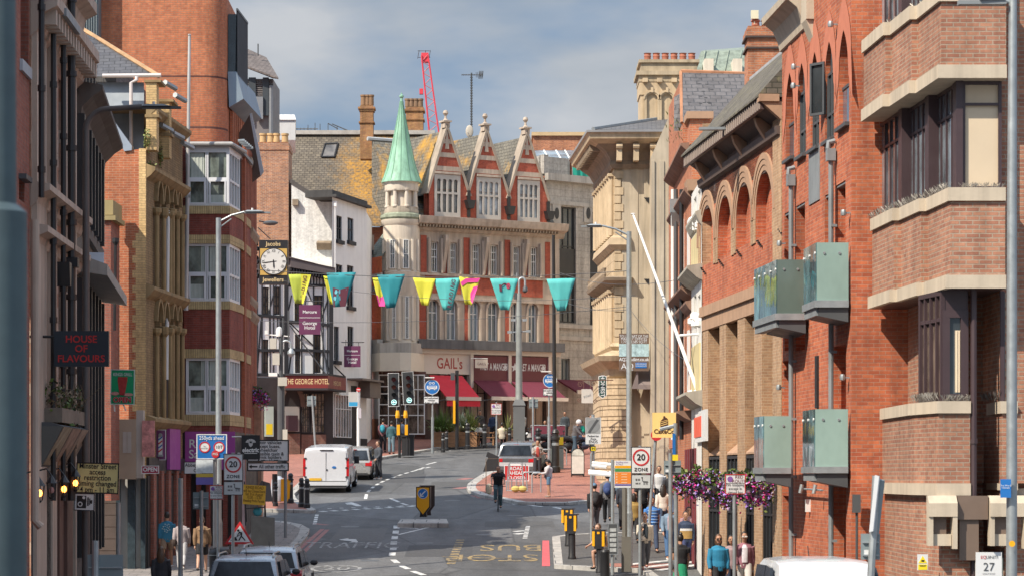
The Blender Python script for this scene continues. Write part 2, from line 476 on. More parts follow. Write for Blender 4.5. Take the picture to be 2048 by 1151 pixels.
def sheet(name,pts,h,m,side=0.0,cuts=(69.7,150.0),kind='structure'):
 """polygon in plan laid on the ground, h above the road; side > 0 gives it vertical edges of that depth"""
 bm=bmesh.new();f=bm.faces.new([bm.verts.new((x,y,0))for x,y in pts])
 for c in cuts:bmesh.ops.bisect_plane(bm,geom=bm.verts[:]+bm.edges[:]+bm.faces[:],plane_co=(0,c,0),plane_no=(0,1,0))
 bmesh.ops.triangulate(bm,faces=bm.faces[:])
 if side:
  ed=[e for e in bm.edges if e.is_boundary]
  r=bmesh.ops.extrude_edge_only(bm,edges=ed)
  low={v for v in r['geom']if isinstance(v,bmesh.types.BMVert)}
 else:low=set()
 for v in bm.verts:v.co.z=gz(v.co.y)+(h-side if v in low else h)
 mb=MB();mb.v=[v.co.copy()for v in bm.verts];bm.verts.index_update()
 mb.f=[[v.index for v in f.verts]for f in bm.faces];mb.m=[0]*len(mb.f);bm.free()
 o=mb.bd(name,m);tag(o,kind=kind);return o
o=sheet('road',[(-400,-40),(400,-40),(400,60),(400,700),(-400,700),(-400,60)],0.0,tarmac)
LPAVE=[(-60,-5),(-7.1,-5),(-7.1,70),(-7.1,86.5),(-7.25,89.4),(-7.7,91.2),(-8.4,92.5),(-9.2,93.0),(-60,93.6)]
BPAVE=[(-60,98.3),(-9.6,98.0),(-8.3,97.6),(-7.75,97.4),(-7.7,98.0),(-8.3,100.5),(-8.9,103.2),(-9.25,106),(-9.35,118),(-8.46,126.7),(-6.7,132),(-4.05,140.7),(-2.7,144.4),(1.0,146.5),(12,147),(80,149),(80,210),(-60,210)]
PLAZA=[(-1.27,119.8),(-1.7,115.5),(-1.97,112),(-1.98,110),(-1.86,108),(-1.33,105.5),(-0.94,104.6),(0.26,101.6),(1.2,101.3),(2.31,101.3),(3.1,102.3),(6.0,103.2),(80,104),(80,143),(1.9,143),(1.47,126.7)]
RPAVE=[(1.4,86.4),(1.31,77.0),(2.47,76.3),(3.9,75.8),(4.6,68),(5.6,58),(5.8,50),(5.8,-5),(80,-5),(80,88),(3.4,88.0),(2.0,87.3)]
sheet('left_pavement',LPAVE,0.12,flag,0.2)
sheet('hotel_pavement',BPAVE,0.12,paver,0.2)
sheet('brick_plaza',PLAZA,0.12,paver,0.2)
sheet('right_pavement',RPAVE,0.12,footway,0.2)
def kerb(name,path,wd,h=0.124,m=kerbm,inward=1):
 a=[V((x,y,0))for x,y in path];ins=[]
 for i,q in enumerate(a):
  t=(a[min(i+1,len(a)-1)]-a[max(i-1,0)]).normalized()
  ins.append(q+V((-t.y,t.x,0))*wd*inward)
 out=[q-(i-q).normalized()*0.012 for q,i in zip(a,ins)]
 mb=MB();pos=[]
 for i in range(len(a)-1):
  n=max(1,int((a[i+1]-a[i]).length/3))
  for k in range(n):pos.append((out[i].lerp(out[i+1],k/n),ins[i].lerp(ins[i+1],k/n)))
 pos.append((out[-1],ins[-1]))
 for(p,q),(r,s)in zip(pos,pos[1:]):
  z=lambda v,e:V((v.x,v.y,gz(v.y)+e))
  mb.face(z(p,h),z(r,h),z(s,h),z(q,h));mb.face(z(p,h),z(r,h),z(r,-0.02),z(p,-0.02))
 return tag(mb.bd(name,m),kind='structure')
kerb('left_kerb',LPAVE[1:8]+[(-30,93.3)],0.32)
kerb('hotel_kerb',[(-30,98.15)]+BPAVE[1:15],0.32)
kerb('plaza_kerb',PLAZA[15:]+PLAZA[:12]+[(30,103.4)],0.38,inward=1)
kerb('right_kerb',[(30,88)]+RPAVE[-2:]+RPAVE[:8],0.26)
sheet('tactile_paving',[(3.0,76.4),(4.2,76.0),(5.2,75.4),(5.2,77.4),(3.0,77.4)],0.128,paver)
class RoadFrame:
 """marks on the carriageway: u across, z along the street"""
 sx=1
 def w(s,u,d,z):return V((u,z,gz(z)+d))
RF=RoadFrame()
def mark(name,pts,m,h=0.006):return sheet(name,pts,h,m)
def pxmark(name,pxpts,m,h=0.006):return mark(name,[(G(a,b).x,G(a,b).y)for a,b in pxpts],m,h)
def bar(px0,py0,px1,py1,wd,name='road_line',m=None,h=0.006):
 a,b=G(px0,py0),G(px1,py1);t=V((b.x-a.x,b.y-a.y,0)).normalized();n=V((-t.y,t.x,0))*wd/2
 return mark(name,[(a.x-n.x,a.y-n.y),(b.x-n.x,b.y-n.y),(b.x+n.x,b.y+n.y),(a.x+n.x,a.y+n.y)],m or roadwhite,h)
for a in((793,1050,793,1056),(792,1060,791,1066),(790,1071,789,1077),(788,1082,787,1088),(787,1093,786,1099),(785,1104,784,1110)):
 bar(*a,0.22)
for a in((786,1118,795,1125),(802,1130,817,1137),(825,1141,848,1149)):bar(*a,0.2)
bar(797,1068,890,1046,0.12);bar(798,1050,870,1051,0.12);bar(798,1054,838,1056,0.12)
bar(848,1056,862,1050,0.1)
for k in range(12):
 t=k/11;x=731+120*t**1.35;y=997-62*t**0.62
 x2=731+120*(t+0.05)**1.35;y2=997-62*(t+0.05)**0.62
 bar(x,y,x2,y2,0.14)
for k in range(9):
 bar(640+22*k,1022-1.3*k,652+22*k,1021.3-1.3*k,0.35)
for k in range(8):bar(655+24*k,1016-0.9*k,663+24*k,1015.8-0.9*k,0.2)
pxmark('direction_arrow',[(690,1005),(703,1003),(716,1007),(724,1011),(712,1011),(703,1008),(694,1008)],roadwhite)
pxmark('direction_arrow',[(678,1078),(697,1075),(697,1077),(712,1077),(716,1083),(698,1084),(705,1081),(690,1080)],roadwhite)
bar(782,996,798,1003,0.16);bar(802,1005,815,1009,0.16)
for k in range(5):bar(634+k*-1.0,1028+4.2*k,633+k*-1.0,1031+4.2*k,0.14)
bar(628,1046,655,1049,0.25,'worn_line',roadpink)
bar(588,1106,645,1057,0.16,'red_route_line',roadpink);bar(596,1114,655,1058,0.16,'red_route_line',roadpink)
for k in range(14):bar(790+26*k,909-2.2*k,797+26*k,908.6-2.2*k,0.1)
bar(853,928,872,923,0.14);bar(830,940,848,934,0.14)
for k in range(16):
 bar(940+k*1.3,974+k*1.35,941+k*1.3,975+k*1.35,0.3,'red_route_line',roadpink)
bar(920,958,940,955,0.5,'red_route_line',roadpink);bar(913,976,936,973,0.5,'red_route_line',roadpink)
bar(942,990,1010,1003,0.14,'red_route_line',roadpink)
for a in((1022,1004,1032,1008),(1045,1008,1085,1012),(1083,1007,1103,1010),(1108,1013,1130,1018)):bar(*a,0.2)
bar(1030,1062,1050,1060,0.3);bar(1030,1067,1050,1065.5,0.3)
for k in range(9):bar(1056-k*0.7,1051+2.9*k,1055.5-k*0.7,1052.6+2.9*k,0.16)
pxmark('red_bay_end',[(1085,1080),(1098,1080),(1100,1131),(1084,1131)],roadred)
for k in range(11):bar(921-1.8*k,1078+4.6*k,920-1.8*k,1080.6+4.6*k,0.28,'bus_bay_line',roadyellow)
def roadtext(s,px,py,hgt,xs,m,rot=0.0,name='road_lettering'):
 q=G(px,py);t=txx(None,s,RF,q.x,q.y,hgt,m,d=0.006,bold=0.0,xs=xs,rot=rot,name=name);return tag(t,kind='structure')
roadtext('TRAFFIC',704,1090,3.0,0.29,worn_white)
roadtext('BUS',1022,1094,3.0,0.42,roadyellow,math.pi);roadtext('STOP',985,1114,3.0,0.42,roadyellow,math.pi)
bar(885,1112,1075,1118,0.12,'bus_bay_line',roadyellow)
q=G(672,1136);mb=MB(RF)
for k in range(32):
 a,b=2*math.pi*k/32,2*math.pi*(k+1)/32
 e=lambda r,t:(q.x+0.80*r*math.cos(t),0.006,q.y+1.05*r*math.sin(t))
 mb.face(e(1,a),e(1,b),e(0.84,b),e(0.84,a))
tag(mb.bd('speed_roundel',worn_white),kind='structure')
roadtext('20',672,1136,1.5,0.6,worn_white)
for k in range(3):bar(1255+30*k,1136+6*k,1400,1122+7*k,0.3,'crossing_line',roadwhite,0.132)
for i,(px,py,w_,r)in enumerate(((700,1052,.35,1),(905,1000,.34,1),(850,1085,.3,0),(968,1068,.32,1),(740,1120,.3,0),(1030,1030,.34,1),(690,960,.33,1),(880,935,.33,1))):
 c=G(px,py);mark('manhole_cover',[(c.x+w_*math.cos(k*math.pi/(10 if r else 2)+.78)*(1 if r else 1.3),c.y+w_*math.sin(k*math.pi/(10 if r else 2)+.78))for k in range(20 if r else 4)],dgr,0.005)
for i,(px,py,w_,l_)in enumerate(((880,1100,1.1,4.0),(720,1068,.9,5.0),(1040,1047,1.3,2.6),(800,955,1.2,6.0),(655,1095,.7,3.0),(905,970,1.0,5))):
 c=G(px,py);mark('road_patch',[(c.x-w_,c.y-l_/2),(c.x+w_,c.y-l_/2+.1),(c.x+w_*.95,c.y+l_/2),(c.x-w_,c.y+l_/2-.15)],mat('patch_tar_%d'%(i%3),((.058,.058,.06),(.102,.10,.098),(.07,.069,.068))[i%3],.8,var=.2,vs=6,bump=.2),0.003)
br_brown=brick('brown_pink_brick',(0.43,0.205,0.125),(0.30,0.125,0.08),(0.36,0.27,0.20),0.225,0.075,0.011,0.9,0.2,0.5,0.24,0.8,patch=[((0.24,0.11,0.07),1.3,0.58,0.74)])
br_red=brick('bright_red_brick',(0.53,0.152,0.065),(0.37,0.09,0.042),(0.42,0.24,0.17),0.225,0.075,0.006,0.9,0.2,0.45,0.28,0.7,patch=[((0.27,0.10,0.06),0.8,0.60,0.78)])
br_rubbed=mat('rubbed_brick',(0.50,0.17,0.10),0.9,var=0.12,vs=4)
br_tan=brick('tan_brick',(0.43,0.27,0.155),(0.34,0.20,0.115),(0.44,0.32,0.21),0.225,0.075,0.008,0.9,0.14,0.5,0.12,0.6)
cream_stone=mat('cream_stone',(0.53,0.45,0.345),0.85,var=0.1,vs=1.2,streak=0.22,bump=0.15)
brown_frame=mat('brown_window_frame',(0.06,0.038,0.042),0.4,var=0.12)
spike_m=mat('spike_wire',(0.26,0.24,0.21),0.5,0.4)
blind_cream=mat('cream_blind',(0.60,0.49,0.35),0.8,var=0.05)
office=thg('office_building','brown brick office building with cream stone bands and projecting window bays','office building',(9,46,-0.36))
def sh(pts,dx,dy):return[(x+dx,y+dy)for x,y in pts]
U=[(6.75,48.0),(6.87,46.0),(6.99,46.0),(7.10,44.4),(7.22,44.4),(7.33,42.7),(8.44,42.7),(8.44,48.0)]
LO=sh(U,0.17,0.03);LO[-2]=(8.43,42.73);LO[-1]=(8.43,48.0)
G0=[(7.11,48.0),(7.11,44.5),(7.34,43.0),(7.88,43.0),(7.92,44.8),(8.50,44.8),(8.44,43.05),(9.0,43.05),(9.0,48.0)]
mb=MB()
mb.pzm(U,10.0,11.08);mb.pzm(LO,6.42,7.68);mb.pzm(G0,2.87,4.07);mb.pzm(sh(G0,0.05,0.04),-0.4,2.66)
mb.pzm([(8.455,43.3),(16,43.3),(16,70),(8.455,70)],-0.4,15.0)
mb.pzm(sh(U,0.62,0.55)[:-2]+[(8.44,43.25),(8.44,48.0)],7.7,15.0)
mb.pzm([(7.6,48.0),(7.6,45.0),(8.2,44.9),(8.62,44.9),(8.7,48)],2.4,6.5)
mb.bd('wall',br_brown,office)
def band(pl,z0,z1,dx,dy,name='stone_band'):
 q=sh(pl,dx,dy);q[-1]=(q[-1][0]-dx,pl[-1][1]);q[-2]=(pl[-2][0],q[-2][1])
 m=MB();m.pzm(q,z0,z1);return m.bd(name,cream_stone,office)
band(U,9.77,9.998,-0.06,-0.06);band(U,11.082,11.32,-0.05,-0.05);band(LO,7.682,7.91,-0.05,-0.05);band(LO,6.19,6.418,-0.10,-0.08)
m=MB()
for pl in(G0[:4],):
 q=[(7.06,48),(7.06,44.5),(7.30,42.95),(7.885,42.95),(7.885,43.4),(7.5,48)]
 m.pzm(q,4.072,4.28);m.pzm(q,2.66,2.868)
m.pzm([(8.40,43.0),(8.46,44.7),(8.7,44.7),(8.7,43.0)],4.072,4.28);m.pzm([(8.40,43.0),(8.46,44.7),(8.7,44.7),(8.7,43.0)],2.75,2.868)
m.bd('stone_band',cream_stone,office)
def seg(a,b):return Fr(a,b)
WU=sh(U,0.36,0.30)
def spikes(par,fr,u0,u1,d,z,n,h=0.13):
 m=MB(fr)
 for i in range(n):
  u=u0+(u1-u0)*R.random();dd=d+R.uniform(-0.06,0.06);a=R.uniform(-0.11,0.11);b=R.uniform(-0.05,0.09);e=0.003
  m.face((u-e,dd,z),(u+e,dd,z),(u+a+e,dd+b,z+h*R.uniform(0.6,1.1)),(u+a-e,dd+b,z+h))
 m.bd('bird_spikes',spike_m,par,weld=False,uv=False)
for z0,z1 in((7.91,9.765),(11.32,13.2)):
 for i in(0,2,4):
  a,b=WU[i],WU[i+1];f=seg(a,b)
  wdw(office,f,0.02,f.L-0.12,z0,z1,0,brown_frame,glass('office_sky_glass',(0.13,0.155,0.175),0.06,1.0,1.4,0.25,2.2),(0.25,0.5,0.75),(0.73,),0.06,0.03)  # pane colour lightened to imitate sky reflected in the street side
  m=MB(f);m.box(f.L-0.12,f.L+(0.02 if i==4 else 0.16),-0.05 if i==4 else-0.3,0.05,z0,z1);m.bd('window_post',brown_frame,office)
  spikes(office,f,0.0,f.L+0.05,0.2,z0,170)
 f=seg(WU[5],(8.42,WU[5][1]))
 wdw(office,f,0.05,f.L,z0,z1,0,brown_frame,blind_cream,(),(0.79,),0.055,0.05)
 m=MB(f);m.box(-0.06,0.055,-0.3,0.06,z0,z1);m.bd('window_post',brown_frame,office)
 spikes(office,f,0.0,f.L,0.14,z0,60,0.1)
f=seg((7.22,44.35),(7.42,43.12))
wdw(office,f,0.02,f.L,4.28,6.188,0,brown_frame,pane_warm,(0.25,0.5,0.75),(0.74,),0.08,0.05);spikes(office,f,0,f.L,0.08,4.28,150,0.17)
f=seg((7.42,43.12),(7.87,43.12))
wdw(office,f,0.0,f.L,4.28,5.85,0,brown_frame,pane,(),(),0.13,0.05,curtain=[(0.5,0.82,0.1,0.78,blind_cream)]);spikes(office,f,0,f.L,0.06,4.28,70,0.12)
m=MB(f);m.box(0,f.L,-0.25,-0.02,5.85,6.188);m.bd('window_head',brown_frame,office)
f=seg((8.52,44.7),(8.47,43.25))
wdw(office,f,0.02,f.L,4.28,6.188,0,brown_frame,pane,(0.33,0.66),(0.74,),0.08,0.05,curtain=[(0.4,0.62,0.1,0.72,blind_cream)]);spikes(office,f,0,f.L,0.05,4.28,90,0.2)
m=MB();m.pzm(sh(LO,0.0,0.0),6.188,6.19);m.bd('soffit',brown_frame,office)
m=MB();m.tub([(7.945,43.02,-0.3),(7.945,43.02,2.35),(7.945,43.02,6.19)],0.055,8);m.tub([(7.945,43.02,3.55),(7.945,43.02,3.63)],0.07,8)
m.bd('downpipe',brown_frame,office,True)
fh=Fr((7.05,42.85),(9.5,42.85))
m=MB(fh)
for a,b in((0.07,0.56),(1.12,1.78)):
 z0,z1=2.05,2.66
 m.pxx([(-0.1,z1),(0.02,z1),(0.16,z1-0.13),(0.16,z1-0.36),(-0.1,z1-0.36)],a,b)
 m.box(a,a+0.08,-0.1,0.13,z0-0.25,z1-0.36);m.box(b-0.08,b,-0.1,0.15,z0-0.3,z1-0.36)
 m.box(a+0.08,a+0.40,-0.08,0.06,z0-0.25,z0-0.05)
m.bd('stone_hood',cream_stone,office)
m=MB(fh);hoodm=mat('bronze_panel',(0.17,0.12,0.09),0.5)
for a,b in((0.15,0.48),(1.2,1.6)):m.box(a,a+0.24,-0.05,0.02,2.0,2.30)
m.box(0.58,1.10,-0.05,0.05,2.25,2.655);m.box(0.62,0.95,-0.06,0.0,1.55,2.25)
m.bd('vent_panel',hoodm,office)
m=MB();m.pzm([(8.459,43.2),(10,43.2),(10,43.3),(8.459,43.3)],1.75,2.78);m.bd('stone_panel',cream_stone,office)
m=MB();m.pzm([(8.47,43.22),(10,43.22),(10,43.3),(8.47,43.3)],-0.3,1.7);m.bd('roller_shutter',sign_back,office)
f=Fr((7.4,42.95),(8.4,42.95))
s=thg('wall_sign','yellow and white warning notice with a triangle, fixed to brown brick under a stone hood','sign',f.w(f.u(1844),0,1.3))
a=f.u(1834);b=f.u(1855);MB(f).box(a,b,0.02,0.05,f.z(1844,1139),f.z(1844,1107)).bd('sign_panel',swh,s)
yl=mat('warning_yellow',(0.8,0.62,0.02),0.5,var=0.04)
m=MB(f);c=(a+b)/2;zt=f.z(1844,1110);m.pri([(c-0.075,zt-0.125),(c+0.075,zt-0.125),(c,zt)],0.05,0.055);m.box(a+0.012,b-0.012,0.05,0.055,f.z(1844,1138),f.z(1844,1127));m.bd('warning_triangle',yl,s)
m=MB(f);m.pri([(c-0.03,zt-0.095),(c+0.02,zt-0.105),(c+0.03,zt-0.075),(c-0.02,zt-0.07)],0.055,0.058);m.box(a+0.03,b-0.03,0.055,0.058,zt-0.165,zt-0.157);m.box(a+0.04,b-0.04,0.055,0.058,zt-0.185,zt-0.178);m.bd('pictogram',sbk,s)
f=Fr((8.2,42.86),(9,42.86))
s=thg('wall_sign','white name board reading 27 beside the steel lamp column','sign',f.w(f.u(1977),0,1.2))
a=f.u(1951);b=f.u(2003);MB(f).box(a,b,-0.03,0.03,1.0,f.z(1977,1103)).bd('sign_panel',swh,s)
txx(s,'EQ',f,a+0.13,f.z(1977,1113),0.075,srd,0.035,bold=0.0);txx(s,'UINITI',f,a+0.275,f.z(1977,1113),0.075,dgr,0.035,bold=0.0)
txx(s,'27',f,(a+b)/2,f.z(1977,1133),0.20,dgr,0.035,bold=0.0);txx(s,'KING\'S ROAD',f,(a+b)/2,f.z(1977,1146),0.035,dgr,0.035,bold=0.0)
f=Fr((6.5,48.1),(8,48.1))
cam1=thg('wall_camera','small grey wall camera with a hanging cable at the edge of the red brick','camera',f.w(f.u(1815),0.1,f.z(1815,1024)))
m=MB(f);u,z=f.hit(1814,1024);m.box(u-0.07,u+0.04,0.03,0.14,z-0.03,z+0.03);m.box(u-0.1,u-0.06,0.05,0.12,z-0.02,z+0.02);m.bd('camera_body',steel,cam1)
m=MB(f);m.tub([(u,0.02,z),(u+0.02,0.02,z-0.2),(u+0.04,0.02,z-0.9),(u+0.06,0.02,z-1.2)],0.008,5);m.bd('cable',white_paint,cam1)
redb=thg('brick_building','tall bright red brick building with pointed lancet windows and glass balconies','building',(6.6,50,-0.3))
fR=Fr((6.546,48.2),(6.04,55.9));L=fR.L
mb=MB(fR);holes=[]
LAN=[(1580,146,317,16),(1604,126,311,15.5),(1630,104,296,17),(1659,83,280,17.5),(1688,60,251,20)]
lan=[]
for i,(c,t,b,w_)in enumerate(LAN):
 ua,ub,za,zb=fqd(fR,c-w_/2,c+w_/2,t,b)
 lan.append((ua,ub,za,zb));holes.append((ua,ub,za,zb,'point',(ub-ua)*0.95,0.1 if 0<i<4 else 0.4))
rec=[]
for(a,b,t,e)in((1569,1582,424,700),(1592,1610,408,700),(1650,1663,388,640),(1672,1691,366,640)):
 q=fqd(fR,a,b,t,e);rec.append(q);holes.append(q)
for(a,b,t,e)in((1564,1580,720,990),(1668,1692,690,820),(1566,1582,960,1240),(1667,1692,945,1240)):
 q=fqd(fR,a,b,t,e);rec.append(q);holes.append(q)
wall(mb,0,L,-0.4,15,holes,0,0.42)
for q in rec:mb.face(*[(u,-0.42,z)for u,z in((q[0],q[2]),(q[1],q[2]),(q[1],q[3]),(q[0],q[3]))])
mb.bd('wall',br_red,redb)
mb=MB();mb.face((6.546,48.2,-0.4),(14,48.2,-0.4),(14,48.2,15),(6.546,48.2,15));mb.face((6.04,55.9,-.4),(14,55.9,-.4),(14,55.9,15),(6.04,55.9,15));mb.face((6.546,48.2,15),(14,48.2,15),(14,55.9,15),(6.04,55.9,15))
mb.bd('wall',br_red,redb)
for i,(ua,ub,za,zb)in enumerate(lan):
 m=MB(fR);ap=arch_pts(ua,ub,zb-(ub-ua)*0.95,zb,'point',12);c=(ua+ub)/2;k=1.75
 op=[(c+(p[0]-c)*k,zb-(ub-ua)*0.95+(p[1]-zb+(ub-ua)*0.95)*k)for p in ap]
 op[0]=(op[0][0],zb-(ub-ua)*1.5);op[-1]=(op[-1][0],zb-(ub-ua)*1.5)
 for j in range(len(ap)-1):m.face((ap[j][0],0.012,ap[j][1]),(ap[j+1][0],0.012,ap[j+1][1]),(op[j+1][0],0.012,op[j+1][1]),(op[j][0],0.012,op[j][1]))
 m.bd('arch_surround',br_rubbed,redb)
 m=MB(fR);m.box(ua-0.05,ub+0.05,-0.05,0.09,za-0.07,za);m.bd('sill',dgr,redb)
 if 0<i<4:
  wdw(redb,fR,ua-0.02,ub+0.02,za,zb+0.02,-0.055,dgr,pane,(0.5,),(0.27,0.68),0.07,0.04)
 else:
  m=MB(fR);m.face((ua-.1,-0.44,za),(ub+.1,-0.44,za),(ub+.1,-0.44,zb),(ua-.1,-0.44,zb));m.bd('recess_wall',br_red,redb)
  m=MB(fR);m.box(ua+0.01,ub-0.01,-0.10,-0.08,za+0.02,za+(zb-za)*0.40);m.bd('glass_guard',pane_blue,redb)
  m=MB(fR);m.box(ua,ub,-0.12,-0.06,za+(zb-za)*0.40,za+(zb-za)*0.43);m.bd('guard_rail',dgr,redb)
ua,ub,za,zb=lan[3];h0=za+(zb-za)*0.29;h1=za+(zb-za)*0.83
f=Fr(fR.w(ub,0.0,0).xy,(fR.w(ub,0,0)+fR.n*0.45+fR.t*0.12).xy)
f=Fr(fR.w(ub-0.05,0.02,0).xy,(fR.w(ub-0.05,0.02,0)+fR.n*0.22+fR.t*0.3).xy)
wdw(redb,f,0,0.40,h0,h1,0,dgr,pane,(),(),0.05,0.04,'open_casement')
m=MB(fR);q=fqd(fR,1619,1640,297,405);m.box(q[0],q[1],-0.02,0.02,q[2],q[3]);m.bd('spandrel_panel',grey_paint,redb)
m=MB(fR);q=fqd(fR,1634,1638,711,815);m.box(q[0],q[1],0.0,0.05,q[2],q[3]);m.bd('slot_window',black,redb)
for q in rec[:4]:
 m=MB(fR);m.box(q[0],q[1],-0.35,-0.02,q[3]-0.05,q[3]-0.01);m.bd('lintel',steel,redb)
m=MB(fR);u0=fR.u(1613);pr=[(0.0,12.45),(0.05,12.47),(0.09,12.65),(0.20,12.9),(0.38,13.05),(0.44,13.06),(0.46,13.2),(0.0,13.2)]
m.pxx(pr,u0,L+0.05);m.bd('cornice',cream_stone,redb)
m=MB(fR);m.box(fR.u(1628),fR.u(1617),0,0.16,12.5,14);m.pxx([(0,12.1),(0.16,12.5),(0,12.5)],fR.u(1627),fR.u(1618));m.bd('stone_bracket',cream_stone,redb)
for px,t,b,hop in((1583,350,1330,1),(1663,298,1330,1)):
 u,zt=fR.hit(px,t,0.1);m=MB(fR)
 m.tub([(u,0.03,zt+0.16),(u,0.16,zt+0.13),(u,0.17,zt)],0.05,8);m.box(u-0.1,u+0.1,0.03,0.2,zt-0.24,zt);m.tub([(u,0.11,zt-0.2),(u,0.11,-0.3)],0.052,8)
 for zz in range(1,9):m.box(u-0.07,u+0.07,0.0,0.12,zt-0.3-1.25*zz,zt-0.25-1.25*zz)
 m.bd('downpipe',grey_paint,redb,True)
for px,py in((1591,134),(1665,49),(1590,172),(1691,426),(1562,487),(1689,754),(1561,774)):
 u,z=fR.hit(px,py,0.1);m=MB(fR);m.lathe([(0.0,z-0.06),(0.05,z-0.05),(0.06,z),(0.045,z+0.06),(0,z+0.07)],(u,0.14),8);m.box(u-0.015,u+0.015,0,0.12,z-0.015,z+0.015)
 m.bd('flood_lamp',steel,redb,True)
m=MB(fR);u0,z=fR.hit(1604,976,0.12);m.tub([(u0,0.15,z),(fR.u(1660),0.15,z-0.02)],0.02,6)
for px in(1604,1631):u=fR.u(px,0.2);m.tub([(u,0.2,z+0.09),(u,0.24,z-0.09)],0.04,8)
m.bd('wall_spotlight',steel,redb)
f=Fr((6.5,48.1),(8,48.1));u,z=f.hit(1712,1005)
g_=thg('bollard_lamp','grey box lantern on a thin stalk against red brick','lamp',f.w(u,0.15,-0.24))
m=MB(f);m.pxx([(0.05,z-0.18),(0.17,z-0.18),(0.15,z+0.17),(0.07,z+0.17)],u-0.08,u+0.07);m.bd('lantern_body',dgr,g_)
m=MB(f);m.tub([(u,0.11,z-0.18),(u,0.11,-0.24)],0.025,6);m.bd('stalk',dgr,g_)
m=MB(fR);u,z=fR.hit(1611,1010,0.1);m.box(u-0.04,u+0.04,0,0.1,z-0.13,z+0.13);m.bd('alarm_box',white_paint,redb)
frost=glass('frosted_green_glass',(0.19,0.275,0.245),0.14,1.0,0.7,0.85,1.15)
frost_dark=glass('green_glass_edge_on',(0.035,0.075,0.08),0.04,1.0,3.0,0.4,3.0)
def balcony(px_in,px0,Y0,px1,py_t,py_g,py_b,label):
 """px0,Y0: outer near corner; px1: outer far corner; px_in: where the near end meets the wall"""
 a=XY(px0,Y0);wl=fR if Y0<51 else fA
 Ya=Y0+(px0-px1)/17.0;b=XY(px1,Ya);c=XY(px_in,Y0)
 z=lambda py:ZC+(HY-py)*Y0/F
 t=thg('balcony',label,'balcony',(a.x+0.3,a.y,z(py_b)),'glass balconies on the red brick building')
 fe=Fr(a.xy,c.xy);fl=Fr(a.xy,b.xy)
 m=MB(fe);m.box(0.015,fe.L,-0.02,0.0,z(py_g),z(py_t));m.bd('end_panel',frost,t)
 n=2 if fl.L<2 else 4
 for k in range(n):
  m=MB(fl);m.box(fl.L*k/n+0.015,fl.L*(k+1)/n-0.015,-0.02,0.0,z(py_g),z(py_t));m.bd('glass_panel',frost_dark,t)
 m=MB();m.pzm([(a.x-0.03,a.y-0.03),(c.x,c.y-0.03),(c.x,b.y),(b.x-0.03,b.y)],z(py_b),z(py_g));m.bd('slab',steel,t)
 m=MB(fe);m.pri([(0.05,z(py_b)-0.002),(fe.L,z(py_b)-0.002),(fe.L,z(py_b)-0.28),(0.05,z(py_b)-0.16)],-fl.L+0.1,-0.03);m.bd('bracket',dgr,t)
 m=MB(fl);m.box(0.1,fl.L-0.05,-0.2,-0.01,z(py_b)-0.15,z(py_b)-0.004);m.bd('edge_beam',grey_paint,t)
 m=MB(fe);zz=z(py_t)-0.2
 for u in(fe.L*0.25,fe.L*0.72):m.lathe([(0.028,zz),(0.028,zz+0.0)],(u,0),6);m.disc(u,zz,0.025,0.0,0.02,10)
 m.bd('fixing',steel,t)
 m=MB(fl);
 for k in range(n+1):m.disc(min(fl.L-0.08,max(0.08,fl.L*k/n)),zz,0.028,0.0,0.02,8)
 m.bd('fixing',white_paint,t)
fA=Fr((6.72,62.0),(5.62,73.8))
balcony(1697,1632,48.25,1607,485,600,614,'upper glass balcony nearer the brown brick offices, slab about level with the bunting')
balcony(1612,1553,52.6,1508,519,626,639,'upper glass balcony with streaked green street side, beside the round arches')
balcony(1696,1629,48.25,1605,817,932,945,'lower glass balcony to the right of the grey downpipe, above the wall spotlights')
balcony(1582,1527,52.6,1508,831,934,946,'lower glass balcony behind the grey downpipe, above the petunia baskets')
archb=thg('brick_building','orange brick building with four blind pointed arches over tan brick piers and a mossy eave','building',(5.6,61,-0.2))
L=fA.L;mb=MB(fA);holes=[];AR=[]
for a,b,t,e in((1401.7,1427.6,411,527),(1436.5,1463.5,391,511),(1472.6,1503,365,491),(1512,1546,341,470)):
 q=fqd(fA,a,b,t,e);AR.append(q);holes.append(q+('round',(q[1]-q[0])*0.5))
zs1=fA.z(1456,594);
wall(mb,0,L,zs1,fA.z(1456,322),holes,0,0.27);mb.bd('wall',br_red,archb)
mb=MB(fA)
for q in AR:mb.face((q[0]-.1,-0.27,q[2]-.1),(q[1]+.1,-0.27,q[2]-.1),(q[1]+.1,-0.27,q[3]+.1),(q[0]-.1,-0.27,q[3]+.1))
mb.bd('blind_panel',br_red,archb)
tanstone=mat('tan_moulded_stone',(0.40,0.25,0.16),0.85,var=0.12,vs=2,streak=0.15,bump=0.2)
for q in AR:
 m=MB(fA);r=(q[1]-q[0])*0.5;zs_=q[3]-r;c=(q[0]+q[1])/2;hw=(q[1]-q[0])/2
 ap=arch_pts(q[0],q[1],zs_,q[3],'round',16)
 for k0,k1,d in((1.0,1.13,0.02),(1.13,1.26,0.04),(1.26,1.40,0.06)):
  A_=[(c+(p[0]-c)*k0,zs_+(p[1]-zs_)*k0)for p in ap];B_=[(c+(p[0]-c)*k1,zs_+(p[1]-zs_)*k1)for p in ap]
  for j in range(len(ap)-1):m.pri([A_[j],A_[j+1],B_[j+1],B_[j]],0.002,d)
 m.bd('arch_surround',tanstone,archb)
 m=MB(fA)
 for u in(q[0]-hw*0.3,q[1]):m.box(u,u+hw*0.3,0.002,0.03,q[2]-0.1,zs_)
 m.bd('arch_jamb',br_tan,archb)
m=MB(fA);m.box(-0.02,fA.u(1549),0.002,0.05,-0.4,fA.z(1555,240));m.bd('corner_pier',br_tan,archb)
m=MB(fA);m.box(fA.u(1549),L+0.03,-0.1,0.09,zs1-0.30,zs1-0.002);m.bd('string_course',tanstone,archb)
zb2=zs1-0.36
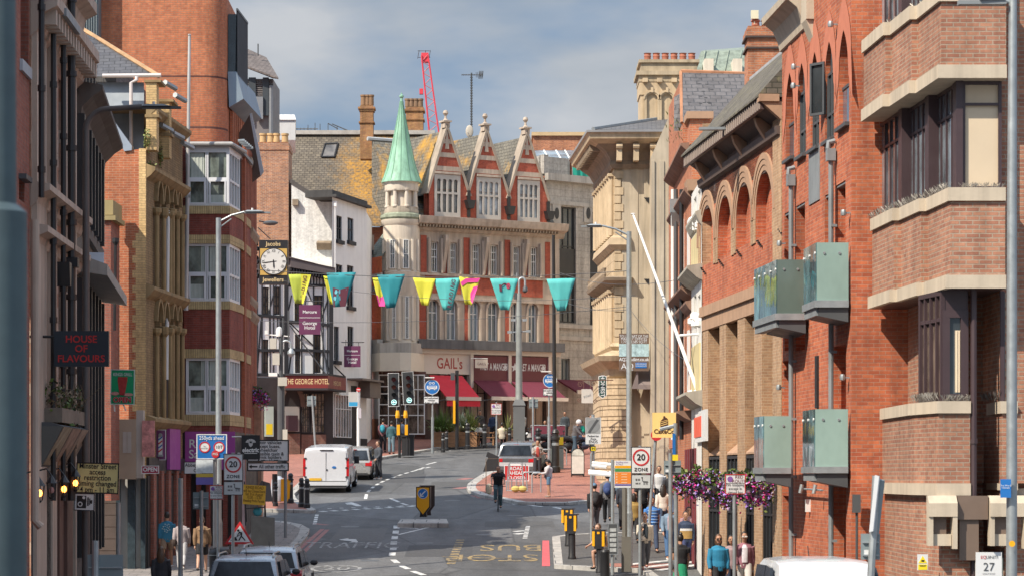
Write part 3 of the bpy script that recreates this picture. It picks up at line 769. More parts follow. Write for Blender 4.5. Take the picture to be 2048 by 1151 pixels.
m=MB(fA);m.box(fA.u(1549),L+0.02,-0.15,0.02,zb2-0.34,zb2+0.06);m.bd('string_course',tanstone,archb)
PIER=[(1405,1416),(1439,1452),(1475,1490),(1508,1524),(1546,1552)]
for k,(a,b)in enumerate(PIER):
 m=MB(fA);m.box(fA.u(b),min(fA.u(a),L+0.02),-0.5,0.0,-0.4,zb2-0.342);m.bd('pier',br_tan,archb)
zl=fA.z(1456,905);zw=fA.z(1456,985)
mb=MB(fA);mb.box(0,L,-0.9,-0.42,-0.4,zs1);mb.bd('recess_wall',br_tan,archb)
for k in range(4):
 ua,ub=fA.u(PIER[k+1][0]),fA.u(PIER[k][1])
 m=MB(fA);m.pxx([(-0.42,zl+0.35),(-0.02,zl),(-0.02,zl-0.05),(-0.42,zl-0.05)],ua+0.01,ub-0.01);m.bd('sloped_sill',tanstone,archb)
 m=MB(fA);m.box(ua,ub,-0.41,-0.03,-0.4,0.25);m.bd('apron_wall',br_brown,archb)
 wdw(archb,fA,ua+0.02,ub-0.02,0.45,zl-0.08,-0.04,black,pane,(0.33,0.66),(0.5,),0.08,0.05)
ze=fA.z(1456,245,0.55)
moss=brick('mossy_tiles',(0.15,0.13,0.105),(0.10,0.088,0.07),(0.05,0.05,0.035),0.28,0.14,0.012,0.95,0.3,1.5,0,0.9,patch=[((0.17,0.155,0.085),3.0,0.53,0.66)])
m=MB(fA);m.box(0.1,L+0.1,0.45,0.55,ze-0.30,ze);m.bd('gutter',mat('brown_gutter',(0.09,0.055,0.05),0.6),archb)
m=MB(fA);n=44
for k in range(n):u=0.15+(L-0.1)*k/n;m.box(u,u+0.06,0.55,0.575,ze-0.29,ze-0.01)
m.bd('eave_dentil',mat('dentil_cream',(0.38,0.31,0.26),0.8),archb)
m=MB(fA);m.pxx([(0.0,ze-0.95),(0.12,ze-0.9),(0.16,ze-0.7),(0.0,ze-0.7)],0.1,L+0.05);m.pxx([(0.0,ze-0.5),(0.5,ze-0.14),(0.5,ze-0.05),(0.0,ze-0.05)],0.1,L+0.05);m.box(0,L+.05,-.2,0.0,ze-1.6,ze+.1)
m.bd('cornice',mat('dark_cornice',(0.10,0.07,0.06),0.8),archb)
for px in(1397,1432,1470,1516):
 u=fA.u(px,0.3);m=MB(fA);m.pxx([(0.0,ze-0.95),(0.12,ze-0.85),(0.34,ze-0.5),(0.40,ze-0.3),(0.0,ze-0.3)],u-0.12,u+0.12);m.bd('corbel',tanstone,archb)
m=MB(fA);m.pxx([(0.62,ze),(0.62,ze+0.05),(-1.55,ze+2.45),(-1.7,ze+2.45),(-1.7,ze)],0.05,L+0.12);m.bd('roof',moss,archb)
m=MB(fA);m.pxx([(-1.35,ze+2.24),(-1.35,ze+2.32),(-2.6,ze+3.0),(-2.6,ze)],0.05,L-0.3);m.bd('flashing',mat('lead_strip',(0.42,0.42,0.42),0.5,0.2,0.2,4),archb)
m=MB(fA);m.box(-0.05,0.28,0.1,0.6,ze-0.12,ze+0.06);m.pxx([(0.0,ze-0.6),(0.55,ze-0.12),(0,ze-0.12)],0.0,0.22);m.bd('kneeler',tanstone,archb)
mb=MB()
mb.face((5.62,73.8,-0.4),(15,73.8,-0.4),(15,73.8,ze+1),(5.62,73.8,ze+1));mb.face((5.62,73.8,ze),(15,73.8,ze),(15,62,ze),(6.72,62,ze));mb.face((6.72,62,-.4),(15,62,-.4),(15,62,ze),(6.72,62,ze));mb.bd('wall',br_tan,archb)
m=MB(fA)
for px,py in((1401,536),(1436,520),(1472,501),(1513,482),(1556,459)):
 for k in range(4):u,z=fA.hit(px+2.6*k,py+3.6*k,0.05);m.box(u-0.07,u+0.02,0.0,0.06,z-0.02,z+0.02)
m.bd('iron_tie',black,archb)
fB=Fr((5.62,73.8),(5.67,87.3))
cream_r=mat('cream_render',(0.68,0.62,0.50),0.85,var=0.1,vs=1.5,streak=0.25)
whiteb=thg('shop_building','narrow white stucco shop front with carved ornament next to the tan brick piers','building',fB.w(2,0,0))
u1=fB.u(1384);zt=fB.z(1395,372)
hs=[fqd(fB,1389,1394,395,440),fqd(fB,1397,1402,380,425),fqd(fB,1389,1394,590,640),fqd(fB,1397,1402,590,640)]
mb=MB(fB);wall(mb,0,u1,-0.4,zt,hs,0.02,0.2);mb.face((0,.02,zt),(u1,.02,zt),(u1,-7,zt),(0,-7,zt));mb.bd('wall',mat('white_stucco',(0.72,0.70,0.66),0.85,var=0.1,vs=1.2,streak=0.3),whiteb)
for q in hs:wdw(whiteb,fB,*q,-0.1,white_paint,pane,(0.5,),(0.5,),0.06)
m=MB(fB);q=fqd(fB,1386,1403,470,560);m.box(q[0],q[1],0.02,0.07,q[2],q[3]);q=fqd(fB,1386,1403,690,790);m.box(q[0],q[1],0.02,0.07,q[2],q[3]);m.bd('cream_panel',mat('cream_brick_panel',(0.60,0.50,0.27),0.85,var=0.12,vs=2,streak=0.3),whiteb)
m=MB(fB)
for py,e in((555,0.45),(800,0.5),(450,0.2)):
 u,z=fB.hit(1394,py);m.pxx([(0,z-0.25),(e*0.4,z-0.15),(e,z+0.1),(e,z+0.18),(0,z+0.25)],0.0,u1)
m.bd('ledge',mat('weathered_ledge',(0.40,0.37,0.31),0.9,var=0.2,streak=0.3),whiteb)
m=MB(fB)
for py in(450,640,790):
 for k in range(9):u,z=fB.hit(1386+2*k,py+R.uniform(-8,8));m.ball((u,0.06,z),R.uniform(0.08,0.17),6)
m.bd('carved_ornament',white_paint,whiteb)
redt=thg('shop_building','narrow red brick building with white stone dressings and black pipes above the cake shop','building',fB.w(8,0,0))
br_or=brick('orange_brick',(0.50,0.17,0.075),(0.38,0.12,0.06),(0.40,0.26,0.18),0.225,0.075,0.008,0.9,0.16,0.6,0.2,0.6)
u2=fB.u(1347);zt2=fB.z(1365,330)
mb=MB(fB);wall(mb,u1+0.01,u2,-0.4,zt2,[],0,0.2);mb.box(u1+.01,u2,-7,-0.01,-0.4,zt2);mb.bd('wall',br_or,redt)
m=MB(fB)
for py,e in((330,0.35),(415,0.25),(600,0.35),(628,0.2),(835,0.45)):
 u,z=fB.hit(1365,py);m.pxx([(0,z-0.2),(e*0.5,z-0.1),(e,z+0.05),(e,z+0.12),(0,z+0.15)],u1+0.02,u2)
m.bd('ledge',mat('brown_ledge',(0.24,0.14,0.10),0.85,var=0.2,streak=0.3),redt)
m=MB(fB)
for px in(1379,1367):
 u=fB.u(px);m.box(u-0.3,u+0.3,0.0,0.06,fB.z(px,590),fB.z(px,440));m.box(u-0.3,u+0.3,0.0,0.06,fB.z(px,800),fB.z(px,660))
m.bd('stone_dressing',white_paint,redt)
for px,mm in((1352,dgr),(1363,black),(1346,white_paint)):
 m=MB(fB);u=fB.u(px,0.15);m.tub([(u,0.15,fB.z(px,395)),(u,0.15,fB.z(px,880))],0.07,8);m.bd('downpipe',mm,redt,True)
m=MB(fB);u,z=fB.hit(1349,405,0.2);m.box(u-0.2,u+0.2,0,0.35,z-0.35,z+0.1);m.pri([(u-.2,z-.35),(u+.2,z-.35),(u,z-.8)],0.05,0.3);m.bd('rain_hopper',steel,redt)
m=MB();sc_=lambda l:[(x*1.11,y*1.11)for x,y in l];m.pzm(sc_([(5.0,70.2),(5.55,70.2),(5.55,71.2),(5.0,71.2)]),13.32,14.1);m.pzm(sc_([(5.06,70.3),(5.5,70.3),(5.5,71.1),(5.06,71.1)]),12.2,13.32)
m.bd('parapet_pier',br_or,redt)
m=MB();m.pzm(sc_([(4.9,70.1),(5.65,70.1),(5.65,71.3),(4.9,71.3)]),14.1,14.32);m.pzm(sc_([(4.95,70.15),(5.6,70.15),(5.6,71.2),(4.95,71.2)]),11.87,12.2,sc_([(4.9,70.1),(5.65,70.1),(5.65,71.2),(4.9,71.2)]));m.bd('pier_cap',tanstone,redt)
m=MB(fB);u,z=fB.hit(1352,258,0.3)
for k in range(60):
 a=V((u+R.gauss(0,0.25),0.1+R.random()*0.5,z+R.gauss(0.0,0.28)));s_=0.09
 m.face((a.x,a.y,a.z),(a.x+R.uniform(-s_,s_),a.y+R.uniform(-s_,s_),a.z+s_),(a.x+s_,a.y,a.z+R.uniform(-s_,s_)))
tag(m.bd('wall_plant',leafy('weed_leaf',(0.14,0.17,0.03)),None,weld=False,uv=False),'yellow green weed growing out of the red brick parapet','plant')
slate_g=brick('grey_slate',(0.135,0.125,0.125),(0.10,0.092,0.093),(0.05,0.05,0.055),0.38,0.26,0.016,0.7,0.15,0.8,0.1,0.5)
br_chim=brick('chimney_brick',(0.50,0.19,0.085),(0.33,0.115,0.06),(0.36,0.25,0.18),0.225,0.075,0.009,0.9,0.2,0.8,0.3,0.6)
terr=mat('terracotta',(0.36,0.13,0.08),0.85,var=0.2,vs=3,streak=0.2)
sr=thg('slate_roof_house','house with a grey slate roof and orange lichened ridge rising behind the mossy eave','house',(9,84,5))
def pp(px,py,Y):return tuple(P(px,py,Y))
m=MB();m.face(pp(1366,245,83),pp(1600,245,83),pp(1600,148,86),pp(1363,143,86));m.face(pp(1348,262,85),pp(1364,262,85),pp(1363,185,86.5),pp(1348,195,86.5));m.bd('roof',slate_g,sr)
m=MB();m.box(P(1363,0,86).x,P(1600,0,86).x,86,93,4,P(0,150,86).z-0.1);m.box(P(1366,0,83).x,P(1600,0,83).x,83.1,86,4,P(0,246,83).z);m.bd('wall',br_or,sr)
m=MB();m.tub([pp(1362,144,86),pp(1520,150,86)],0.09,6);m.tub([pp(1364,246,83.1),pp(1362,144,86)],0.06,6);m.bd('ridge_tiles',mat('lichen_ridge',(0.36,0.17,0.09),0.9,var=0.35,vs=2),sr)
m=MB()
for k in range(22):
 px,py=R.uniform(1368,1420),R.choice((157,168,181,193,205,225))+R.uniform(-2,2);a=pp(px,py,83+3*(245-py)/100-0.06)
 m.face(a,(a[0]+0.13,a[1],a[2]),(a[0]+0.10,a[1]-0.02,a[2]-0.03),(a[0]+0.04,a[1]-0.02,a[2]-0.05))
m.bd('missing_slate',black,sr,weld=False)
ch=thg('chimney_stack','orange brick chimney with a pale square antenna box above the mossy roof','chimney',P(1525,150,80))
def stack(px0,px1,Y,rows,m,dep=1.2):
 for(t,b,e)in rows:
  x0,x1=P(px0-e,0,Y).x,P(px1+e,0,Y).x;k=e*Y/F
  m.box(x0,x1,Y-k,Y+dep+k,P(0,b,Y).z,P(0,t,Y).z)
m=MB();stack(1496,1562,80,[(98,165,0),(90,98,2),(74,90,0),(60,74,3),(52,60,0)],m);m.bd('wall',br_chim,ch)
m=MB();stack(1496,1562,80,[(94,98,4),(72,76,5)],m);m.bd('brick_course',mat('sooty_brick',(0.06,0.045,0.04),0.9),ch)
for px in(1511,1531,1548):
 a=P(px,52,80.6);m=MB();m.lathe([(0.13,a.z),(0.12,a.z+0.12),(0.16,a.z+0.14),(0.13,a.z+0.2)],(a.x,a.y),10);m.bd('chimney_pot',terr,ch,True)
a=P(1509,48,80.5);m=MB();m.box(a.x-0.12,a.x+0.12,80.4,80.5,P(0,33,80).z,P(0,16,80).z);m.tub([(a.x,80.5,a.z),(a.x,80.5,P(0,30,80).z)],0.025,6)
o=m.bd('antenna_box',mat('antenna_cream',(0.62,0.58,0.42),0.6),None);tag(o,'pale square radio box on a short pole on the orange chimney','antenna')
cop=thg('mansard_building','far building with a streaked green copper mansard roof behind the slates','building',P(1440,150,135))
coppg=mat('weathered_copper',(0.21,0.25,0.20),0.7,0.0,0.3,1.2,0.45)
m=MB();m.face(pp(1384,150,134),pp(1500,150,134),pp(1500,100,136.5),pp(1402,103,136.5));m.face(pp(1402,103,136.5),pp(1500,100,136.5),pp(1500,94,145),pp(1408,101,145));m.bd('roof',coppg,cop)
m=MB();m.box(P(1384,0,134).x,30,134.2,160,5,P(0,152,134).z);m.bd('wall',cream_r,cop)
m=MB()
for px in(1405,1430,1452,1478):m.tub([pp(px-4,150,133.9),pp(px+6,102,136.4)],0.05,4)
m.bd('roof_seam',coppg,cop)
for px in(1408,1465):
 m=MB();x0,x1=P(px,0,134).x,P(px+18,0,134).x;m.box(x0,x1,133.6,136,P(0,150,134).z,P(0,120,134).z);m.bd('dormer',cream_r,cop)
bstone=brick('bank_stone',(0.54,0.415,0.265),(0.48,0.365,0.23),(0.30,0.21,0.12),0.95,0.42,0.014,0.88,0.16,0.6,0.28,0.35)
bplain=mat('bank_dressed_stone',(0.53,0.41,0.265),0.88,var=0.16,vs=1.2,streak=0.3,bump=0.15)
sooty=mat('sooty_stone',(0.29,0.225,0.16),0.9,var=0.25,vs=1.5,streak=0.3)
conc=mat('stained_concrete',(0.46,0.39,0.29),0.9,var=0.16,vs=0.7,streak=0.35,bump=0.2)
lead=mat('lead_grey',(0.20,0.215,0.225),0.55,0.1,0.15,1.5)
slate_d=brick('dark_slate',(0.13,0.125,0.125),(0.09,0.09,0.095),(0.04,0.04,0.045),0.4,0.25,0.015,0.75,0.2,0.8,0.1,0.5)
bank=thg('bank_building','honey stone corner bank with quoins, deep bracketed cornice and a bare concrete side','building',(6,114,2.6))
YB=112.0
fK=frpx(1228,YB,1345,YB);fL=Fr(XY(1228,YB).xy,XY(1195,120).xy)
zc=lambda py,Y=YB:ZC+(HY-py)*Y/F
mb=MB(fK);mb.box(0,0.72,-10,0,2.0,zc(335));mb.bd('wall',bstone,bank)
mb=MB();q0,q1=fL.o,fL.w(fL.L,0,0);mb.face((q0.x,q0.y,2),(q1.x,q1.y,2),(q1.x,q1.y,zc(335)),(q0.x,q0.y,zc(335)));mb.face((q1.x,q1.y,2),(8,124,2),(8,124,zc(335)),(q1.x,q1.y,zc(335)));mb.bd('wall',bstone,bank)
m=MB(fK)
for k in range(24):
 zt=zc(342+33.2*k*0.5);zb_=zt-0.33
 if zb_<zc(700):break
 m.box(0.02,0.42 if k%2==0 else 0.30,0.002,0.05,zb_,zt)
m.bd('quoins',bplain,bank)
rust=brick('rusticated_stone',(0.55,0.42,0.27),(0.49,0.37,0.235),(0.22,0.15,0.085),1.3,0.47,0.03,0.9,0.14,0.8,0.2,1.0)
m=MB();z=2.2;k=0
while z<zc(760):
 h=0.44;e=0.0
 pts=[(3.92,121),(3.90,114.2),(4.0,112.6),(4.3,111.75),(4.75,111.55),(5.25,111.55),(5.25,112),(5.25,121)]
 m.pzm(pts,z,z+h);z+=0.47;k+=1
m.bd('rusticated_base',rust,bank)
m=MB();m.pzm([(4.1,121),(4.02,114.2),(4.1,112.7),(4.38,111.9),(4.8,111.7),(5.2,111.7),(5.2,121)],2.2,zc(760));m.bd('base_core',bplain,bank)
def ledge(pts,prof,name='cornice',mm=bplain):
 """moulding run round the corner: plan offsets (out) at heights"""
 m=MB()
 for(o0,z0),(o1,z1)in zip(prof,prof[1:]):
  a=[(x-o0*nx,y-o0*ny)for x,y,nx,ny in pts];b=[(x-o1*nx,y-o1*ny)for x,y,nx,ny in pts]
  m.pzm(a+[(8,121),(4.6,121)][::1],z0,z1,b+[(8,121),(4.6,121)])
 return m.bd(name,mm,bank)
cor=[(4.12,120,1,0),(4.57,112,0.9,0.9),(5.3,112,0,1)]
ledge(cor,[(0.1,zc(760)),(0.25,zc(752)),(0.3,zc(738)),(0.75,zc(722)),(0.85,zc(712)),(0.1,zc(700))],'base_cornice')
ledge(cor,[(0.08,zc(700)),(0.2,zc(692)),(0.08,zc(685))],'ledge')
ledge(cor,[(0.05,zc(500)),(0.25,zc(490)),(0.2,zc(476)),(0.02,zc(470))],'ledge')
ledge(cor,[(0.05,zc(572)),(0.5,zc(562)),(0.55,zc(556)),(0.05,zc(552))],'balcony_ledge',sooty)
m=MB(fL)
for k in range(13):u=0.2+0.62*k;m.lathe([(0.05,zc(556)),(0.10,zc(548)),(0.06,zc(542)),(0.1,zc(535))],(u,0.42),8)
m.bd('baluster',sooty,bank)
m=MB(fL)
for k in range(9):
 u=0.35+0.95*k
 m.tub([(u,0.08,zc(470)),(u,0.08,zc(350))],0.14,8);m.tub([(u,0.08,zc(690)),(u,0.08,zc(585))],0.16,8);m.box(u-0.2,u+0.2,0,0.28,zc(585),zc(578));m.box(u-0.2,u+0.2,0,0.26,zc(352),zc(346))
m.bd('engaged_column',bplain,bank)
for k in range(8):
 u=0.83+0.95*k
 for a,b in((468,360),(688,590)):
  wdw(bank,fL,u-0.26,u+0.26,zc(a),zc(b),0.06,black,pane,(),(0.5,),0.05)
ct=[(4.05,121,1,0),(4.5,111.9,0.9,0.9),(7.4,111.9,0,1)]
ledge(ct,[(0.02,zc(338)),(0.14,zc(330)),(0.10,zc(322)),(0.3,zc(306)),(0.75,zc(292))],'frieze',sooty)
ledge(ct,[(0.75,zc(292)),(1.15,zc(284)),(1.2,zc(276)),(1.28,zc(272))],'cornice',bplain)
ledge(ct,[(1.31,zc(272)),(1.33,zc(268)),(0.9,zc(266))],'lead_gutter',mat('pale_lead_gutter',(0.36,0.37,0.38),0.5,0.1,0.15))
m=MB(fK)
for u in(0.2,0.95,1.7):m.box(u-0.12,u+0.12,0.1,0.9,zc(326),zc(292));m.tub([(u-0.14,0.92,zc(298)),(u+0.14,0.92,zc(298))],0.12,8)
m.bd('eave_bracket',bplain,bank)
m=MB(fL)
for k in range(12):u=0.5+0.62*k;m.box(u,u+0.25,0.3,1.05,zc(300),zc(286))
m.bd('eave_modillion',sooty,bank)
m=MB();zt=zc(267)
m.face((3.6,110.8,zt),(9.6,110.8,zt),(9.6,117,zt+1.5),(7.3,117,zt+1.4));m.face((3.6,110.8,zt),(7.3,117,zt+1.4),(7.3,124,zt+1.4),(3.0,122,zt));m.bd('roof',slate_d,bank)
m=MB();m.tub([(3.6,110.8,zt+0.03),(7.3,117,zt+1.43),(9.6,117,zt+1.53)],0.1,6);m.bd('lead_hip',lead,bank)
f=fK;X=lambda px:f.u(px)
m=MB(f)
m.pri([(X(1244),2.0),(X(1302),2.0),(X(1302),zc(314)),(X(1255),zc(332)),(X(1244),zc(338))],-8,0.02)
fc=frpx(1302,110.55,1420,110.55);zq_=lambda py:zc(py,110.55);mc=MB(fc);mc.pri([(0,2.0),(fc.L,2.0),(fc.L,zq_(215)),(fc.u(1346),zq_(215)),(0,zq_(314))],-8,0.0)
for a,b,d in((1303,1309,0.07),(1318,1328,0.05),(1335,1340,0.08)):mc.box(fc.u(a),fc.u(b),0.0,d,2.0,zq_(322))
mc.bd('concrete_flank',conc,bank)
for a,b,d in((1262,1276,0.05),(1288,1300,0.09)):m.box(X(a),X(b),0.0,d,2.0,zc(335 if a<1300 else 322))
m.bd('concrete_flank',conc,bank)
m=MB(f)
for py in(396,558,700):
 m.pri([(X(1287),zc(py)),(X(1300),zc(py)),(X(1300),zc(py+14))],0.16,0.166)  # black triangles stand in for the shadows inside holes in the concrete
m.bd('slot_shadow',black,bank)
m=MB(f)
for k in range(7):u=X(1316+4*k);m.tub([(u,0.5,zc(625)),(u,0.5,zc(570+4*abs(k-3)))],0.035,5)
m.tub([(X(1314),0.5,zc(618)),(X(1342),0.5,zc(618))],0.03,5);m.tub([(X(1314),0.5,zc(590)),(X(1342),0.5,zc(590))],0.03,5)
m.bd('iron_balcony',black,bank)
banner=thg('banner_board','brown office letting board with a pale photo strip, behind the steel lamp post','sign',(5.4,111,zc(740)))
brown_s=mat('brown_board',(0.145,0.095,0.065),0.6,var=0.06)
g=Fr(XY(1238,110.8).xy,XY(1298,110.8).xy);zb_=lambda py:zc(py,110.8)
MB(g).box(0,g.L,-0.06,0,zb_(741),zb_(666)).bd('board',brown_s,banner)
m=MB(g);m.box(0.0,g.L,0.001,0.012,zb_(712),zb_(687));m.bd('photo_strip',mat('pale_aqua_print',(0.38,0.52,0.53),0.5,var=0.55,vs=5),banner)
for s_,py,sz in(('TO LET PART OF THE',671.5,0.155),('MARKET OFFICES',677,0.175),('1,775 - 8,585 SQ FT',683,0.165)):txx(banner,s_,g,g.L/2,zb_(py),sz,swh,0.006,bold=0.0,xs=0.85)
txx(banner,'AQ2reading.co.uk',g,g.L/2,zb_(718),0.21,swh,0.006,bold=0.02,xs=0.85);txx(banner,'AQ',g,g.L*0.28,zb_(732),0.38,swh,0.006,bold=0.0)
m=MB(g);m.box(g.L*0.55,g.L*0.92,0.001,0.012,zb_(735),zb_(724));m.bd('agent_panel',sbl,banner)
for py in(727,731):txx(banner,'HARGREAVES',g,g.L*0.735,zb_(py),0.085,swh,0.014,bold=0.0)
aw=thg('awning','faded brown canvas awning on the bank\'s concrete side under the letting board','awning',f.w(X(1290),0,zc(780)))
awm=mat('brown_canvas',(0.19,0.15,0.14),0.85,var=0.1)
m=MB(f);m.pxx([(0.1,zc(735)),(1.1,zc(770)),(1.12,zc(779)),(1.05,zc(779)),(1.0,zc(771)),(0.05,zc(741))],X(1274),X(1318));m.bd('canopy',awm,aw)
m=MB(f);m.pri([(X(1274),zc(737)),(X(1274),zc(778)),(X(1262),zc(778))],0.35,1.1);m.bd('canopy_side',awm,aw)
con=mat('white_console',(0.62,0.58,0.52),0.8,var=0.1,streak=0.2)
m=MB(f);m.box(X(1316),X(1345),0,0.9,zc(745),zc(732));m.pxx([(0,zc(745)),(0.8,zc(745)),(0.75,zc(758)),(0.35,zc(772)),(0.3,zc(800)),(0,zc(800))],X(1320),X(1338));m.box(X(1332),X(1342),0,0.4,2.5,zc(800));m.bd('console',con,bank)
tw=thg('chimney_stack','carved honey stone chimney tower with six red pots in a row','chimney',P(1330,270,116))
m=MB();T=116.0
def blk(px0,px1,t,b,e=0.0,dep=2.2):
 x0,x1=P(px0,0,T).x-e,P(px1,0,T).x+e;m.box(x0,x1,T-e,T+dep+e,zc(b,T),zc(t,T))
blk(1281,1392,190,275);blk(1281,1392,164,190,0.05);m.bd('shaft',bplain,tw)
m=MB();blk(1281,1392,151,164,0.08);blk(1281,1392,143,151,0.2);blk(1284,1392,126,143,0.05);blk(1284,1392,120,126,0.15);m.bd('cap',mat('weathered_cap_stone',(0.42,0.34,0.23),0.9,var=0.25,vs=1.5,streak=0.35),tw)
fT=frpx(1281,T-0.05,1392,T-0.05)
m=MB(fT)
for px in(1290,1319,1348):u=fT.u(px);m.box(u-0.12,u+0.12,0,0.25,zc(166,T),zc(158,T))
for c in(1304,1334,1364):
 u=fT.u(c)
 for r0,r1,d in((0.26,0.33,0.06),(0.33,0.42,0.1)):
  for k in range(10):
   a,b=math.pi*k/10,math.pi*(k+1)/10;z0=zc(199,T)
   m.pri([(u+r0*math.cos(a),z0+r0*math.sin(a)),(u+r1*math.cos(a),z0+r1*math.sin(a)),(u+r1*math.cos(b),z0+r1*math.sin(b)),(u+r0*math.cos(b),z0+r0*math.sin(b))],0.0,d)
 for s_ in(-1,1):m.box(u+s_*0.30-0.05,u+s_*0.30+0.05,0,0.07,zc(275,T),zc(199,T))
 m.box(u-0.06,u+0.06,0,0.14,zc(186,T),zc(176,T))
m.bd('blind_arcade',bplain,tw)
for k in range(6):
 a=P(1295+17.7*k,120,T+0.8);m=MB();m.lathe([(0.16,a.z),(0.15,a.z+0.1),(0.175,a.z+0.16),(0.15,a.z+0.2),(0.15,a.z+0.27),(0.19,a.z+0.3)],(a.x,a.y),12);m.bd('chimney_pot',terr,tw,True)
hs=thg('hanging_sign','upright dark green shop sign with white lettering and pointed foot on the honey stone corner','sign',P(1205,795,110.5))
g=Fr(XY(1197,110.6).xy,XY(1213,110.6).xy);z=lambda py:zc(py,110.6);L_=g.L
m=MB(g);m.pri([(0,z(751)),(L_,z(751)),(L_,z(790)),(L_/2,z(796)),(0,z(790))],-0.05,0.0);m.bd('sign_edge',white_paint,hs)
m=MB(g);m.pri([(0.03,z(752.5)),(L_-0.03,z(752.5)),(L_-0.03,z(789)),(L_/2,z(794)),(0.03,z(789))],0.001,0.012);m.bd('sign_panel',mat('bottle_green',(0.02,0.07,0.055),0.5),hs)
txx(hs,'HONEST',g,L_/2,z(771),0.24,swh,0.014,bold=0.02,rot=-math.pi/2,space=1.05)
hs=thg('hanging_sign','small cream shop sign with clipped corners in a curly iron bracket','sign',P(1175,805,110))
g=Fr(XY(1163,110.4).xy,XY(1186,110.4).xy);L_=g.L;z=lambda py:zc(py,110.4)
m=MB(g);m.pri([(0,z(805)),(L_,z(805)),(L_,z(783)),(L_-.09,z(777)),(0,z(777))],-0.04,0.0);m.bd('sign_panel',mat('cream_board',(0.55,0.51,0.45),0.6),hs)
txx(hs,'Filled',g,L_/2,z(791),0.16,steel,0.006,rot=0.4,bold=0.0)
m=MB(g)
for cx,cy,r in((-0.05,z(768),0.14),(L_+0.02,z(766),0.16),(-0.1,z(800),0.1),(L_+0.1,z(802),0.1)):
 m.tub([(cx+r*(1-t/14)*math.cos(t*0.8),-0.02,cy+r*(1-t/14)*math.sin(t*0.8))for t in range(12)],0.018,5)
m.tub([(-0.25,-0.02,z(759)),(L_+0.9,-0.02,z(759))],0.025,5);m.tub([(0.1,-0.02,z(777)),(0.1,-0.02,z(759))],0.015,4);m.tub([(L_-.1,-0.02,z(777)),(L_-.1,-0.02,z(759))],0.015,4)
m.bd('bracket',mat('rusty_iron',(0.14,0.07,0.05),0.8),hs)
cake=thg('shop_sign','square yellow bakery sign with a brown slice of cake','sign',P(1328,874,76.5))
g=Fr(XY(1305,76.5).xy,XY(1352,76.5).xy);L_=g.L;z=lambda py:zc(py,76.5);cky=mat('cake_yellow',(0.80,0.56,0.20),0.5,var=0.05)
MB(g).box(0,L_,-0.12,0,z(874),z(824)).bd('sign_panel',cky,cake)
ckb=mat('cake_brown',(0.07,0.03,0.015),0.6);txx(cake,'CakeCo',g,L_/2,z(862),0.19,ckb,0.006,bold=0.025)
m=MB(g);c=L_/2
m.pri([(c-0.12,z(855)),(c+0.12,z(850)),(c+0.12,z(839)),(c-0.12,z(843))],0.001,0.006);m.pri([(c-0.12,z(841.5)),(c+0.12,z(837.5)),(c+0.06,z(834)),(c-0.03,z(835))],0.001,0.006);m.disc(c+0.0,z(833),0.035,0.001,0.006,10);m.bd('cake_slice',ckb,cake)
m=MB(g)
for k in range(2):m.pri([(c-0.1,z(850.5-4*k)),(c+0.1,z(846.5-4*k)),(c+0.1,z(845.3-4*k)),(c-0.1,z(849.3-4*k))],0.006,0.009)
m.bd('cake_layer',cky,cake)
m=MB(fB);u,zz=fB.hit(1378,860,0.35);m.box(u-3.2,u+1,0.02,0.1,zz-0.35,zz+0.55);m.bd('shop_fascia',swh,redt)
m=MB(fB);m.box(u-1.6,u+1.2,0.1,0.12,zz-0.2,zz+0.4);m.bd('shop_lettering_panel',mat('orange_red',(0.7,0.10,0.06),0.5),redt)
m=MB(fB)
for k in range(5):u=2.2+1.1*k;m.box(u,u+0.55,0.022,0.06,-0.3,zz-0.5)
m.bd('shop_shutter',mat('dark_red_door',(0.15,0.025,0.03),0.6),whiteb)
white_stone=brick('portland_stone',(0.44,0.405,0.365),(0.40,0.37,0.335),(0.28,0.26,0.235),0.9,0.42,0.012,0.88,0.14,0.6,0.35,0.2)
pstone=mat('portland_trim',(0.43,0.40,0.36),0.88,var=0.12,streak=0.35)
dkmetal=mat('dark_bronze',(0.03,0.03,0.032),0.5)
store=thg('stone_building','pale stone store with tall dark metal windows and green netting on its parapet','building',(7,160,5))
fW=frpx(1092,157,1205,160);zW=lambda py,px=1145:fW.z(px,py)
hs=[fqd(fW,1119,1152,414,645),fqd(fW,1180,1203,424,650),fqd(fW,1122,1140,716,762)]
mb=MB(fW);wall(mb,0,fW.L,4.5,zW(360),hs,0,0.35);mb.face((0,0,zW(360)),(fW.L,0,zW(360)),(fW.L,-9,zW(360)),(0,-9,zW(360)));mb.bd('wall',white_stone,store)
for q in hs[:2]:wdw(store,fW,*q,-0.2,dkmetal,pane,(0.33,0.66),(0.1,0.36,0.40,0.62,0.66),0.10);
for q in hs[:2]:
 m=MB(fW);m.box(q[0],q[1],-0.18,-0.1,q[2]+(q[3]-q[2])*0.40,q[2]+(q[3]-q[2])*0.64);m.bd('spandrel_panel',dkmetal,store)
wdw(store,fW,*hs[2],-0.2,grey_paint,pane,(0.5,),(),0.08)
m=MB(fW);
for a,b,e in((352,366,0.35),(404,412,0.1),(648,656,0.15),(672,680,0.12)):m.box(-0.1,fW.L,0.002,e,zW(b),zW(a))
m.bd('cornice',pstone,store)
m=MB(fW);m.box(0,fW.u(1150),-1.2,-0.5,zW(352),zW(316));m.box(0,fW.u(1101),-0.7,-0.2,zW(352),zW(314));m.bd('parapet',white_stone,store)
m=MB(fW)
for px in(1112,1175):u,z=fW.hit(px,427);m.box(u-0.35,u+0.35,0.002,0.08,z-0.6,z+0.6)
m.bd('pilaster_panel',pstone,store)
m=MB(fW)
for px in(1112,1175):u,z=fW.hit(px,427);m.disc(u,z,0.36,0.08,0.12,16,0.16)
m.bd('wreath',dkmetal,store)
